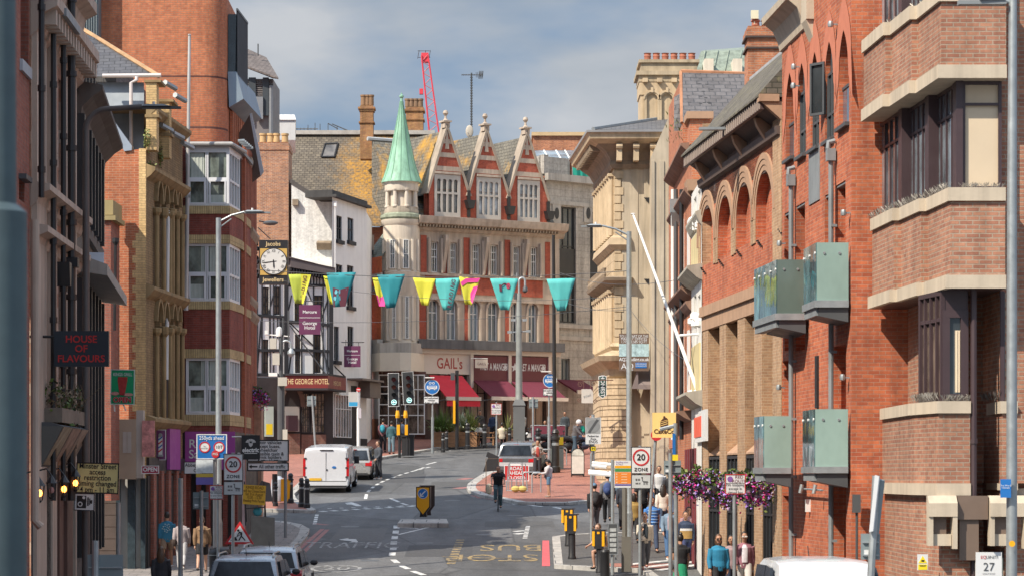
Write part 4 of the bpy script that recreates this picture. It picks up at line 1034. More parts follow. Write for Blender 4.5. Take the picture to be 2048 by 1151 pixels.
net=thg('scaffold_netting','green safety netting over the parapet of the pale stone store','netting',fW.w(fW.u(1170),0,zW(360)))
m=MB(fW);n=9
for i in range(n):
 u0,u1_=fW.u(1150)+(fW.u(1199)-fW.u(1150))*i/n,fW.u(1150)+(fW.u(1199)-fW.u(1150))*(i+1)/n
 d0,d1=0.1*(i%2),0.1*((i+1)%2);m.face((u0,d0-0.1,zW(366)),(u1_,d1-0.1,zW(366)),(u1_,d1-0.3,zW(318)),(u0,d0-0.3,zW(318)))
m.bd('net',mat('green_net',(0.01,0.27,0.20),0.8,var=0.25,vs=3),net)
m=MB(fW)
for i in range(4):u=fW.u(1152)+0.5*i;m.tub([(u,-0.35,zW(366)),(u,-0.35,zW(312))],0.03,5)
m.bd('scaffold_tube',steel,net)
pent=thg('brick_building','flat roofed brown brick block with a blue glass roof behind the three gables','building',P(1120,320,178))
m=MB();x0,x1=P(1066,0,178).x,P(1182,0,178).x;m.box(x0,x1,178,186,5,zc(272,178));m.bd('wall',br_chim,pent)
m=MB();m.box(x0-0.1,x1+0.1,177.8,186,zc(272,178)+0.002,zc(265,178));m.bd('coping',mat('sand_coping',(0.50,0.36,0.20),0.85,var=0.15),pent)
m=MB();m.face((x0,174,zc(318,174)),(x1,174,zc(318,174)),(x1,177.6,zc(301,177.6)),(x0,177.6,zc(301,177.6)));m.bd('glass_roof',glass('blue_roof_glass',(0.12,0.19,0.24),0.2),pent)
m=MB()
for px in(1088,1112,1130,1152):m.tub([pp(px+10,318,173.9),pp(px,301,177.5)],0.06,5)
m.bd('glazing_bar',white_paint,pent)
gst=mat('gable_stone',(0.47,0.385,0.31),0.88,var=0.14,vs=1.0,streak=0.35,bump=0.12)
gbr=brick('gable_red_brick',(0.42,0.085,0.045),(0.35,0.07,0.04),(0.30,0.14,0.10),0.225,0.075,0.006,0.9,0.14,0.8,0.2,0.4)
slate_l=brick('lichen_slate',(0.20,0.185,0.15),(0.145,0.135,0.115),(0.07,0.065,0.055),0.34,0.22,0.02,0.85,0.22,0.7,0.2,0.5,patch=[((0.45,0.24,0.03),0.35,0.52,0.66)])
cream_f=mat('cream_fascia',(0.62,0.55,0.47),0.6,var=0.05)
gab=thg('corner_building','red brick and stone corner building with three gables and a round turret','building',(-2,152,5))
fG=frpx(838,150,1118,155);fQ=frpx(765,149.3,727,151.5)
mid=975;zG=lambda py,px=mid:fG.z(px,py)
GW2=[(862,877,480,541),(900,914,484,545),(945,960,489,549),(981,996,492,552),(1026,1040,496,556),(1061,1075,500,560)]
GW1=[(857,877,602,682),(893,913,602,683),(940,958,603,682),(976,996,603,680),(1022,1036,604,680),(1057,1074,604,680)]
z2a,z2b=zG(549),zG(489);z1a,z1b=zG(682),zG(603)
hs=[];w2=[];w1=[]
for a,b,t,e in GW2:q=(*sorted((fG.u(a),fG.u(b))),z2a,z2b);w2.append(q);hs.append(q)
for a,b,t,e in GW1:q=(*sorted((fG.u(a),fG.u(b))),z1a,z1b);w1.append(q);hs.append(q+('round',(q[1]-q[0])/2))
mb=MB(fG);wall(mb,0,fG.L,zG(700),zG(447),hs,0,0.3);mb.bd('wall',gst,gab)
for q in w2:wdw(gab,fG,*q,-0.2,white_paint,pane,(0.33,0.66),(0.5,0.75),0.06)
for q in w1:wdw(gab,fG,*q,-0.2,white_paint,pane_blue,(0.5,),(0.68,),0.07)
m=MB(fG)
for a,b in((841,853),(886,897),(927,939),(968,977),(1009,1020),(1049,1057),(1090,1100)):m.box(fG.u(a),fG.u(b),0.002,0.03,z2a-0.1,z2b+0.35)
for a,b in((834,852),(929,938),(1010,1019),(1088,1098)):m.box(fG.u(a),fG.u(b),0.002,0.04,zG(690),z1b+0.2)
for a,b in((850,922),(938,1005),(1018,1085)):m.box(fG.u(a),fG.u(b),0.002,0.035,zG(590),zG(556))
m.bd('brick_panel',gbr,gab)
m=MB(fG)
for q in w2:
 for u in(q[0]-0.17,q[1]+0.17):m.tub([(u,0.12,z2a-0.05),(u,0.12,z2b+0.2)],0.09,8)
m.bd('window_column',gst,gab)
m=MB(fG)
for q in w1:
 for u in(q[0]-0.1,q[1]+0.1):m.box(u-0.06,u+0.06,0.0,0.09,z1a,z1b-0.2)
 ap=arch_pts(q[0]-0.14,q[1]+0.14,z1b-(q[1]-q[0])/2,z1b+0.16,'round');ip=arch_pts(q[0],q[1],z1b-(q[1]-q[0])/2,z1b,'round')
 for j in range(len(ap)-1):m.pri([ip[j],ip[j+1],ap[j+1],ap[j]],0.002,0.1)
for q in(w2[1],w2[3],w2[5]):m.pxx([(0,z2a-0.1),(0.5,z2b+0.1),(0.5,z2b+0.4),(0,z2b+0.4)],q[0]-0.55,q[0]-0.35)
m.bd('stone_dressing',gst,gab)
m=MB(fG);m.box(-0.2,fG.L,0.0,0.16,zG(603),zG(596));m.box(-0.2,fG.L,0.0,0.14,zG(556),zG(551));m.bd('string_course',gst,gab)
m=MB(fG);m.box(-0.3,fG.L+0.1,0.0,0.55,zG(700),zG(682));m.bd('lead_ledge',mat('dark_lead',(0.11,0.11,0.115),0.7,var=0.25,streak=0.4),gab)
zf0,zf1=zG(749),zG(709)
m=MB(fG);m.pxx([(0,zG(470)),(0.12,zG(467)),(0.2,zG(460)),(0.6,zG(455)),(0.68,zG(447)),(0.72,zG(441)),(0,zG(438))],-0.3,fG.L+0.3);m.bd('cornice',gst,gab)
m=MB(fG);n=46
for k in range(n):u=-0.2+fG.L*k/n;m.box(u,u+0.11,0.2,0.52,zG(462),zG(456.5))
m.bd('dentil',sooty,gab)
AP=[(893,250,857,935),(972,262,937,1015),(1053,274,1017,1094)]
zgb=zG(440);zsp=zG(385);zap=[zG(262)]*3
GWIN=[(871,916),(955,997),(1037,1075)]
for i,(ax,ay,a,b)in enumerate(AP):
 ua,ub,uc=fG.u(a),fG.u(b),fG.u(ax);wa,wb=fG.u(GWIN[i][0]),fG.u(GWIN[i][1])
 zt=zsp+1.05
 m=MB(fG);hole=(wa,wb,zgb+0.12,zt-0.15)
 wall(m,ua,ub,zgb,zsp,[(wa,wb,zgb+0.12,zsp)],0.05,0.3)
 s_=(zap[i]-zsp)/(uc-ua)
 ul,ur=ua+(zt-zsp)/s_,ub-(zt-zsp)/((zap[i]-zsp)/(ub-uc))
 m.face((ua,0.05,zsp),(wa,0.05,zsp),(wa,0.05,zt-0.15),(ul,0.05,zt-0.15+0.15));m.face((ub,0.05,zsp),(wb,0.05,zsp),(wb,0.05,zt-0.15),(ur,0.05,zt))
 m.face((ul,0.05,zt),(wa,0.05,zt-0.15),(wb,0.05,zt-0.15),(ur,0.05,zt));m.face((ul,0.05,zt),(ur,0.05,zt),(uc,0.05,zap[i]))
 m.pri([(ua,zgb),(ub,zgb),(ub,zsp),(uc,zap[i]-0.02),(ua,zsp)],-0.6,-0.3);m.bd('gable_wall',gbr,gab)
 m=MB(fG)
 for q0,q1 in(((ua-0.05,zsp-0.3),(uc,zap[i])),((ub+0.05,zsp-0.3),(uc,zap[i]))):
  sg=1 if q1[0]<q0[0]else-1
  m.pri([q0,(q0[0]+sg*0.17,q0[1]),(q1[0]+sg*0.02,q1[1]+0.2),(q1[0],q1[1]-0.12)],-0.6,0.14)
 m.bd('coping',mat('dull_coping',(0.36,0.30,0.24),0.88,var=0.18,streak=0.3),gab)
 m=MB(fG)
 for t in(0.30,0.52,0.74):
  z0=zsp+(zap[i]-zsp)*t;x0=ua+(uc-ua)*t;x1=ub+(uc-ub)*t;k=(uc-ua)/(zap[i]-zsp)*0.28;k2=(ub-uc)/(zap[i]-zsp)*0.28
  m.pri([(x0,z0),(x1,z0),(x1-k2,z0+0.28),(x0+k,z0+0.28)],0.052,0.075)
 m.pri([(uc-0.13,zap[i]-1.3),(uc+0.13,zap[i]-1.3),(uc+0.05,zap[i]-0.2),(uc-0.05,zap[i]-0.2)],0.052,0.09)
 m.box(wa-0.1,wb+0.1,0.052,0.16,zt-0.12,zt+0.02);m.bd('stone_band',gst,gab)
 m=MB(fG);n=4;wl=(wb-wa)/n
 hl=[(wa+wl*k+wl*0.16,wa+wl*(k+1)-wl*0.16,zgb+0.30,zt-0.42,'round',wl*0.34)for k in range(n)]
 wall(m,wa-0.12,wb+0.12,zgb+0.05,zt-0.15,hl,0.09,0.12)
 zm=(zgb+zt)/2+0.1;m.box(wa,wb,0.0,0.085,zm-0.06,zm+0.06)
 wn=m.bd('window',mat('pale_mullion_stone',(0.43,0.40,0.365),0.85,var=0.1),gab)
 m=MB(fG);m.box(wa,wb,-0.06,-0.03,zgb+0.1,zt-0.2);m.bd('pane',glass('gable_glass',(0.16,0.19,0.22),0.15,0.8,2.0,0.5,1.8),wn)
 m=MB(fG);zz=zap[i]+0.1
 m.box(uc-0.18,uc+0.18,-0.35,0.1,zz-0.12,zz+0.22);m.box(uc-0.27,uc+0.27,-0.45,0.2,zz+0.22,zz+0.32)
 m.lathe([(0.2,zz+0.32),(0.08,zz+0.45),(0.06,zz+0.62),(0.1,zz+0.66),(0.17,zz+0.78),(0.12,zz+0.93),(0,zz+0.98)],(uc,-0.12),12);m.bd('finial',gst,gab,True)
 m=MB(fG);zr=zap[i]-0.15
 m.face((ua,-0.5,zsp-0.35),(uc,-0.5,zr),(uc,-5,zr),(ua,-5,zsp-0.35));m.face((ub,-0.5,zsp-0.35),(uc,-0.5,zr),(uc,-5,zr),(ub,-5,zsp-0.35));m.bd('gable_roof',slate_l,gab)
m=MB(fG)
for px,py in((937,398),(1017,410),(1096,420)):
 u,z=fG.hit(px,py,0.1);m.box(u-0.09,u+0.09,0.06,0.2,zgb+0.1,z+0.5);m.pri([(u-0.3,z-0.1),(u+0.3,z-0.1),(u+0.16,z-0.6),(u-0.16,z-0.6)],0.08,0.5)
m.bd('rain_hopper',black,gab)
m=MB(fG);m.pxx([(-0.3,zgb-0.2),(-5.2,zG(280)+0.25),(-5.2,zgb-0.2)],-0.5,fG.L+0.05);m.bd('roof',slate_l,gab)
m=MB(fG);m.tub([(-0.8,-5.2,zG(280)+0.3),(fG.L+0.1,-5.2,zG(280)+0.3)],0.13,6);m.bd('lead_ridge',mat('pale_lead',(0.40,0.41,0.41),0.6,0.1,0.15),gab)
m=MB(fG);m.box(-0.02,fG.L,-5,-0.31,4.5,zgb-0.2);m.bd('core_wall',gst,gab)
tc_=XY(803,150.0);TX,TY=tc_.x,tc_.y;zt_=lambda py:zc(py,149.0);s_=149.0/F
def px_r(p):return p*s_
def turret(prof,name,mm,n=40,parent=gab):m=MB();m.lathe([(r*s_,zt_(py))for r,py in prof],(TX,TY),n);return m.bd(name,mm,parent,True)
tst=mat('turret_stone',(0.60,0.53,0.44),0.85,var=0.1,vs=1.2,streak=0.22)
turret([(37,690),(37,680),(36,678),(36,586),(38,583),(38,546),(39,543),(36,540),(36,478),(37,474),(37,450),(40,446),(41,438),(36,436)],'turret_wall',tst)
turret([(40,438),(43,434),(42,428),(36,426),(34,424)],'turret_cornice',mat('verdigris_stone',(0.27,0.30,0.22),0.9,var=0.35,vs=3,streak=0.4))
turret([(34,426),(35,420),(33,414),(33,412)],'lantern_base',mat('weathered_turret_stone',(0.40,0.34,0.27),0.9,var=0.25,streak=0.4))
turret([(24,413),(24,378)],'lantern_drum',tst)
turret([(33,380),(34,377),(34,364),(36,362),(38,360)],'lantern_entablature',tst)
for k in range(8):
 a=math.radians(22+45*k);m=MB();x,y=TX+30*s_*math.cos(a),TY+30*s_*math.sin(a)
 m.lathe([(0.17,zt_(413)),(0.17,zt_(410)),(0.12,zt_(409)),(0.13,zt_(396)),(0.105,zt_(382)),(0.17,zt_(379)),(0.18,zt_(377))],(x,y),10);m.bd('lantern_column',tst,gab,True)
copper=mat('verdigris_copper',(0.25,0.47,0.335),0.6,0.0,0.2,1.4,0.42)
sp=[(40.5,362),(40,360),(36,350),(31,336),(27,322),(22,300),(16,270),(10,240),(5.5,215),(3,198),(2.2,192),(4.6,189),(4.6,186.5),(1.6,184.5),(1.2,181),(0,180.5)]
turret(sp,'copper_spire',copper,12)
m=MB()
for k in range(12):
 a=2*math.pi*k/12;m.tub([(TX+r*s_*math.cos(a),TY+r*s_*math.sin(a),zt_(py))for r,py in sp[1:10]],0.022,4)
m.bd('spire_seam',mat('seam_copper',(0.15,0.30,0.20),0.7),gab)
def turret_win(px,t,b,wpx,r=36.2):
 a0=math.asin(max(-0.99,min(0.99,(px-803)/r)));c=V((TX+r*s_*math.sin(a0),TY-r*s_*math.cos(a0),0));tg=V((math.cos(a0),math.sin(a0),0));hw=wpx*s_/2
 f=Fr((c-tg*hw).xy,(c+tg*hw).xy)
 m=MB(f);m.box(-0.1,f.L+0.1,-0.15,0.03,zt_(b),zt_(t));m.bd('window_surround',tst,gab)
 wdw(gab,f,0.02,f.L-0.02,zt_(b),zt_(t),0.055,white_paint,pane,(0.5,),(0.5,),0.04,0.02)
for p in(787,813):turret_win(p,479,537,12)
for p in(790,815):turret_win(p,592,677,9)
m=MB()
for px in(768,776,800,826,836):
 a0=math.asin(max(-0.98,min(0.98,(px-803)/37.0)));r=37.0;x,y=TX+r*s_*math.sin(a0),TY-r*s_*math.cos(a0)
 for t,b in((478,540),(590,680)):m.tub([(x,y,zt_(b)),(x,y,zt_(t))],0.10,8)
m.bd('turret_pilaster',tst,gab)
Lq=fQ.L;zq=lambda py:fQ.z(748,py)
mb=MB(fQ);wall(mb,0,Lq,4.5,zq(515),[fqd(fQ,737,742,470,500)],0,0.2);mb.bd('wall',gst,gab)
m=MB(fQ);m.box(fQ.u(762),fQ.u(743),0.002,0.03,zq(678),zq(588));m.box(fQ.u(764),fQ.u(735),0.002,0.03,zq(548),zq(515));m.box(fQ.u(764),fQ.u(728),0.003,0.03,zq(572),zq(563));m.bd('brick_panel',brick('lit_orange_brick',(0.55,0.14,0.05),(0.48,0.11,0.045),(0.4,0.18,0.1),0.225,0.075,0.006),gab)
m=MB(fQ)
for py,e in((684,0.4),(580,0.25),(552,0.12)):z=zq(py);m.box(-0.05,Lq,0.002,e,z-0.12,z+0.12)
m.bd('string_course',pstone,gab)
m=MB(fQ);m.tub([(fQ.u(743),0.1,zq(512)),(fQ.u(743),0.1,zq(690))],0.06,8);m.lathe([(0.1,zq(512)),(0.2,zq(508)),(0.22,zq(500)),(0.05,zq(498))],(fQ.u(743),0.1),8);m.bd('downpipe',black,gab,True)
m=MB(fQ);m.face((0,0,zq(515)),(Lq,0,zq(515)),(Lq,-1.6,zq(450)),(0,-1.6,zq(450)));m.bd('mansard',brick('green_slate',(0.20,0.23,0.19),(0.16,0.19,0.16),(0.08,0.09,0.08),0.35,0.2,0.012),gab)
lich=brick('lichened_slate',(0.165,0.14,0.105),(0.115,0.098,0.078),(0.065,0.055,0.045),0.30,0.20,0.022,0.9,0.22,0.5,0.15,0.6)
def lichen_mask(m):
 nt=m.node_tree;b=nt.nodes['Principled BSDF'];src=b.inputs['Base Color'].links[0].from_socket
 pos=_n(nt,'ShaderNodeNewGeometry').outputs['Position']
 d=_n(nt,'ShaderNodeVectorMath',operation='DISTANCE');nt.links.new(_scaled(nt,pos,(1.0,0.0,0.75)),d.inputs[0]);c=P(745,350,155);d.inputs[1].default_value=(c.x+0.3,0.0,c.z*0.75)
 n=_noise(nt,pos,1.1,6.0,0.75)
 s=_n(nt,'ShaderNodeMath',operation='MULTIPLY_ADD');nt.links.new(n,s.inputs[0]);s.inputs[1].default_value=6.5;nt.links.new(d.outputs['Value'],s.inputs[2])
 k=_map(nt,s.outputs[0],3.9,6.4,0.85,0.0)
 fine=_noise(nt,pos,6.0,3.0,0.6);mm=_n(nt,'ShaderNodeMath',operation='MULTIPLY');nt.links.new(k,mm.inputs[0]);nt.links.new(_map(nt,fine,0.36,0.58,0.15,1.0),mm.inputs[1])
 nt.links.new(_mix(nt,mm.outputs[0],src,(0.47,0.235,0.025)),b.inputs['Base Color'])
lichen_mask(lich)
bigroof=thg('slate_roof_building','old building under a wide slate roof stained orange with lichen, with a roof window','building',P(720,440,154))
m=MB();m.face(pp(560,452,152.5),pp(860,452,152.5),pp(872,268,158),pp(560,268,158));m.bd('roof',lich,bigroof)
m=MB();m.box(P(560,0,153).x,P(768,0,153).x,153,164,4.5,zc(453,152.6));m.bd('wall',br_or,bigroof)
m=MB();m.box(P(560,0,158).x,P(870,0,158).x,157.7,158.4,zc(270,158),zc(262,158));m.bd('ridge',mat('pale_ridge',(0.38,0.36,0.33),0.8,var=0.25,vs=2),bigroof)
def onroof(px,py,e=0.0):
 t=(452-py)/184.0;return P(px,py,152.5+5.5*t-e)
m=MB();c=[onroof(643,314,0.12),onroof(669,314,0.12),onroof(676,287,0.12),onroof(651,288,0.12)]
for a,b in zip(c,c[1:]+c[:1]):m.tub([a,b],0.07,4)
sk=m.bd('roof_window',black,bigroof);m=MB();m.face(*c);m.bd('pane',glass('skylight_glass',(0.12,0.11,0.10),0.2),sk)
def chimney(name,label,px0,px1,Y,rows,mm,pots,ptop,pm,pr=0.17,dep=0.9):
 t=thg(name,label,'chimney',P((px0+px1)/2,rows[0][1],Y));m=MB()
 for(a,b,e)in rows:
  x0,x1=P(px0-e,0,Y).x,P(px1+e,0,Y).x;k=e*Y/F;m.box(x0,x1,Y-k,Y+dep+k,zc(b,Y),zc(a,Y))
 m.bd('shaft',mm,t)
 for p in pots:
  a=P(p,rows[-1][0],Y+dep/2);z1=zc(ptop,Y);m=MB();m.lathe([(pr,a.z),(pr*0.92,z1-0.12),(pr*1.12,z1-0.1),(pr*1.1,z1),(pr*0.8,z1)],(a.x,a.y),12);m.bd('chimney_pot',pm,t,True)
 return t
rustb=brick('stained_chimney_brick',(0.40,0.20,0.075),(0.30,0.13,0.06),(0.26,0.19,0.11),0.225,0.075,0.008,0.9,0.3,0.9,0.35,0.4)
chimney('chimney_stack','tall narrow stained brick chimney rising from the lichened roof',720,746,154.5,[(246,318,0),(243,246,2.5),(222,243,0),(218,222,2),(214,218,4),(211,214,0)],rustb,(727,735,742),188,mat('brown_pot',(0.24,0.14,0.075),0.85,var=0.25),0.18)
chimney('chimney_stack','squat stained brick chimney with four pots behind the copper spire',812,846,158.5,[(240,275,0),(237,240,2.5),(222,237,0),(218,222,3),(214,218,1)],rustb,(815,823,832,841),195,mat('brown_pot2',(0.22,0.14,0.085),0.85,var=0.25),0.17,1.2)
zg=lambda py:zc(py,149.3)
shopw=frpx(757,149.2,852,149.2)
m=MB();m.pzm([XY(727,152).xy,XY(757,149.4).xy,XY(852,149.4).xy,XY(852,152).xy],zg(886),zg(742));m.bd('shop_back',mat('shop_interior',(0.16,0.075,0.06),0.8,var=0.5,vs=2.5),gab)
wdw(gab,shopw,0.0,shopw.u(812),zg(868),zg(748),0.03,white_paint,pane_warm,(0.36,0.66),(0.32,0.5,0.68,0.8),0.07,0.05,'shop_window')
wdw(gab,shopw,shopw.u(815),shopw.u(850),zg(868),zg(748),0.03,white_paint,pane_warm,(0.6,),(0.32,0.5,0.75),0.07,0.05,'shop_window')
m=MB();a,b=XY(727,151.8),XY(757,149.1);m.pzm([a.xy,b.xy,(b.x,b.y+0.4),(a.x,a.y+0.4)],zg(836),zg(742));m.bd('shop_pier',mat('grey_white_render',(0.48,0.48,0.46),0.8,var=0.08,streak=0.1),gab)
m=MB();m.pzm([(a.x,a.y-0.02),(b.x,b.y-0.02),(b.x,b.y+0.4),(a.x,a.y+0.4)],zg(890),zg(836)-0.003);q=XY(850,149.15);m.box(q.x,q.x+0.5,q.y,q.y+0.5,zg(890),zg(838));m.bd('brown_plinth',brick('brown_glazed',(0.075,0.035,0.025),(0.06,0.03,0.02),(0.03,0.02,0.015),0.225,0.075,0.006,0.4),gab)
m=MB(fG);m.box(fG.u(842),fG.u(940),-0.05,0.08,zf0,zf1);m.box(-0.35,fG.L,0.0,0.22,zf1,zG(700));m.bd('cream_fascia',cream_f,gab)
m=MB();pts=[XY(727,150.6).xy,XY(760,148.4).xy,XY(800,148.0).xy,XY(822,148.2).xy,XY(835,149.0).xy,XY(848,150).xy,XY(838,152).xy,XY(727,153).xy]
m.pzm(pts,zg(742),zg(706));m.bd('rounded_fascia',mat('cream_canopy',(0.66,0.60,0.50),0.6,var=0.05),gab)
m=MB();m.pzm([XY(727,150.9).xy,XY(760,148.6).xy,XY(822,148.4).xy,XY(845,149.6).xy,XY(838,152).xy,XY(727,153).xy],zg(706)+0.002,zg(686));m.bd('stone_ledge',pstone,gab)
darkred=mat('fascia_dark_red',(0.13,0.025,0.035),0.5,var=0.05)
txx(gab,"GAIL's",fG,fG.u(898),(zf0+zf1)/2,0.92,mat('lettering_red',(0.35,0.05,0.04),0.5),0.085,xs=0.72,bold=0.012)
m=MB(fG);zlo=zG(760);m.box(fG.u(944),fG.u(1014),0.02,0.10,zlo,zf1-0.05);m.box(fG.u(1020),fG.u(1094),0.02,0.10,zlo,zf1-0.05);m.bd('red_fascia',darkred,gab)
m=MB(fG)
for a,b in((938,944),(1014,1020),(1094,1100)):m.box(fG.u(a),fG.u(b),0.0,0.2,zG(775),zf1)
m.bd('fascia_pilaster',cream_f,gab)
zt=zG(733)
txx(gab,'PRET A MANGER',fG,fG.u(987),zt,0.62,swh,0.105,xs=0.42,bold=0.01);txx(gab,'PRET A MANGER',fG,fG.u(1063),zt,0.62,swh,0.105,xs=0.42,bold=0.01)
def star(u,z,r,fr,d,mm,par):
 m=MB(fr);m.pri([(u+(r if k%2==0 else r*0.42)*math.sin(math.pi*k/5),z+(r if k%2==0 else r*0.42)*math.cos(math.pi*k/5))for k in range(10)],d,d+0.01);m.bd('star',mm,par)
for px,r in((1028,0.3),(1009,0.2),(1085,0.2)):star(fG.u(px),zt,r,fG,0.105,swh,gab)
s_b=thg('hanging_sign','small cream bracket sign in front of the dark red fascia','sign',fG.w(fG.u(962),0.8,zG(742)))
m=MB(fG);a,b=fG.u(950,0.8),fG.u(975,0.8);m.box(a,b,0.78,0.83,fG.z(962,735,0.8),fG.z(962,718,0.8));m.bd('sign_panel',cream_f,s_b)
m=MB(fG);m.tub([(a-.3,0.8,fG.z(962,716,0.8)),(b,0.8,fG.z(962,716,0.8))],0.03,5);m.bd('bracket',white_paint,s_b)
txx(s_b,"GAIL's",fG,(a+b)/2,fG.z(962,727,0.8),0.22,darkred,0.835,bold=0.0)
m=MB(fG)
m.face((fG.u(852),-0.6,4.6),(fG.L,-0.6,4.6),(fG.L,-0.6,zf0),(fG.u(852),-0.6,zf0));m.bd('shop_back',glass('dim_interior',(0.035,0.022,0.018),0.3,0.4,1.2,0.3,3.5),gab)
m=MB(fG)
for px in(852,884,905,938,978,1016,1058,1096):u=fG.u(px);m.box(u-0.11,u+0.11,-0.5,0.0,4.6,zf0)
m.bd('shop_pier',mat('taupe_pier',(0.20,0.16,0.14),0.7),gab)
for a,b in((886,904),(906,936),(945,975),(981,1013),(1022,1055),(1061,1092)):
 wdw(gab,fG,fG.u(a),fG.u(b),5.3,zf0-0.05,-0.3,dkmetal,pane_warm,(0.5,),(0.72,),0.07,0.05,'shop_window')
def awning(label,px0,px1,zhi,zlo,out,mm,val,group=None,bar_m=None,name='awning'):
 t=thg(name,label,'awning',fG.w((fG.u(px0)+fG.u(px1))/2,out,zlo),group)
 ua,ub=fG.u(px0),fG.u(px1);m=MB(fG)
 m.pxx([(0.15,zhi),(out,zlo+0.18),(out,zlo+0.12),(0.15,zhi-0.06)],ua,ub);m.bd('canvas',mm,t)
 m=MB(fG);m.box(ua-0.04,ub+0.04,out-0.02,out+0.12,zlo,zlo+0.22);m.bd('front_bar',bar_m or cream_f,t)
 if val:m=MB(fG);m.box(ua,ub,out+0.02,out+0.05,zlo-val,zlo);m.bd('valance',mm,t)
 m=MB(fG)
 for u in(ua+0.15,ub-0.15):m.tub([(u,0.1,zlo+0.1),(u,out*0.55,zlo+0.02),(u,out,zlo+0.1)],0.04,6)
 m.bd('folding_arm',steel,t)
 return t
redc=mat('red_canvas',(0.60,0.03,0.05),0.8,var=0.1);marc=mat('maroon_canvas',(0.13,0.02,0.04),0.8,var=0.12)
za=zG(752);zl=fG.z(925,800,2.2)
awning('bright red café awning with cream front bar at the street corner',856,922,za,zl,2.3,redc,0.35)
t=awning('maroon awning with a white printed strip, next to the bright red one',944,1013,zG(760),zl+0.05,2.4,marc,0)
awning('maroon awning behind the round blue bus sign on its pole',1020,1093,zG(760),zl+0.05,2.4,marc,0)
t2=thg('awning','narrow maroon awning on the pale stone store at the right end of the row','awning',fW.w(fW.u(1140),1.5,zc(785,157)))
m=MB(fW);m.pxx([(0.1,zc(757,157)),(2.0,zc(782,157)),(2.0,zc(786,157)),(0.1,zc(760,157))],fW.u(1112),fW.u(1160));m.bd('canvas',marc,t2)
m=MB(fW);m.box(fW.u(1112),fW.u(1160),2.0,2.1,zc(788,157),zc(780,157));m.bd('front_bar',cream_f,t2)
o=MB();x=P(943,0,160).x;o.tub([(x,160,zc(285,160)),(x,160,zc(146,160))],0.05,6)
zz=zc(150,160);o.tub([(x-0.65,160,zz),(x+0.75,160,zz)],0.025,5)
for k in range(14):u=x-0.6+0.1*k;o.tub([(u,159.7,zz+(0.0 if k<9 else 0.12)),(u,160.3,zz-(0.0 if k<9 else 0.12))],0.015,4)
for k in range(6):o.tub([(x+0.45+0.05*k,160,zz-0.25),(x+0.5+0.05*k,160,zz+0.25)],0.015,4)
for k in range(24):z=zc(275-5.2*k,160);o.box(x-0.08,x+0.08,159.94,160.06,z-0.03,z+0.03)
tag(o.bd('roof_aerial',dgr),'tall thin television aerial mast above the gables','aerial')
dish=thg('satellite_dish','pale satellite dish on the ridge between the first two gables','satellite dish',P(939,278,158.5))
m=MB();c=P(939,263,158.4);m.ball((c.x,c.y,c.z),0.4,14,(0.62,0.15,1));m.bd('reflector',mat('dish_beige',(0.42,0.38,0.32),0.6),dish,True)
m=MB();m.tub([(c.x,c.y+0.1,c.z),(c.x,c.y+0.2,c.z-0.8)],0.04,6);m.tub([(c.x,c.y,c.z-0.3),(c.x-0.1,c.y-0.5,c.z-0.1)],0.02,5);m.bd('mount',steel,dish)
o=MB()
for a in((592,258,636,258),(656,247,676,258),(664,248,700,263)):o.tub([pp(a[0],a[1],158.5),pp(a[2],a[3],158.5)],0.035,5)
for px,t in((616,250),(630,246),(640,248),(656,247),(674,252),(688,258)):o.tub([pp(px,270,158.5),pp(px,t,158.5)],0.025,5)
for px in range(594,636,7):o.tub([pp(px,256,158.5),pp(px,260,158.5)],0.02,4)
tag(o.bd('roof_aerial',dgr),'cluster of low bent aerials along the wide slate ridge','aerial')
cr=thg('tower_crane','red and white lattice crane jib beyond the rooftops','crane',P(868,400,420))
redp=mat('crane_red',(0.66,0.05,0.07),0.5,var=0.08);Yc=420
def cp(t,u,v):
 x=850+(869-850)*t;y=112+160*t;w_=(6.5+3.0*t);q=P(x+u*w_,y-u*1.0,Yc);return V((q.x,Yc+v*0.9,q.z))
m=MB()
for u in(-1,1):
 for v in(-1,1):m.tub([cp(0,u,v),cp(1.6,u,v)],0.13,5)
m.bd('jib_chord',redp,cr)
m=MB();n=22
for k in range(n):
 t0,t1=1.6*k/n,1.6*(k+1)/n;s_=1 if k%2 else-1
 m.tub([cp(t0,-s_,-1),cp(t1,s_,-1)],0.06,4);m.tub([cp(t0,-1,-s_),cp(t1,-1,s_)],0.05,4);m.tub([cp(t0,1,s_),cp(t1,1,-s_)],0.05,4)
m.bd('jib_lattice',mat('crane_white',(0.55,0.16,0.17),0.5,var=0.2),cr)
m=MB();q=P(850,118,Yc);m.box(q.x-0.6,q.x+0.6,Yc-0.8,Yc+0.8,q.z-0.6,q.z+0.9);q=P(851,183,Yc);m.box(q.x-1.0,q.x-0.4,Yc-0.5,Yc+0.5,q.z-0.5,q.z+0.4);m.bd('jib_head',redp,cr)
m=MB();q=P(846,108,Yc)
for dx in(-0.9,0.2,1.0):m.tub([(q.x+dx,Yc,q.z-0.8),(q.x+dx+0.25,Yc,q.z+0.6)],0.05,4)
for dz in(-0.6,0.5):m.tub([(q.x-0.9,Yc,q.z+dz),(q.x+1.2,Yc,q.z+dz)],0.05,4)
m.bd('walkway_rail',dgr,cr)
hplast=mat('white_plaster',(0.76,0.75,0.73),0.85,var=0.06,vs=1.0,streak=0.1)
beam=mat('black_timber',(0.022,0.022,0.026),0.7)
wpaint=brick('white_painted_brick',(0.74,0.73,0.70),(0.71,0.70,0.67),(0.62,0.61,0.58),0.225,0.075,0.008,0.85,0.08,0.8,0.14,0.4)
hotel=thg('hotel_building','black and white half timbered hotel with a tall white gable behind','hotel',P(620,905,134))
fH=frpx(508,133.6,665,135.3);fH2=frpx(665,135.3,733,141)
zH=lambda py,px=590:fH.z(px,py)
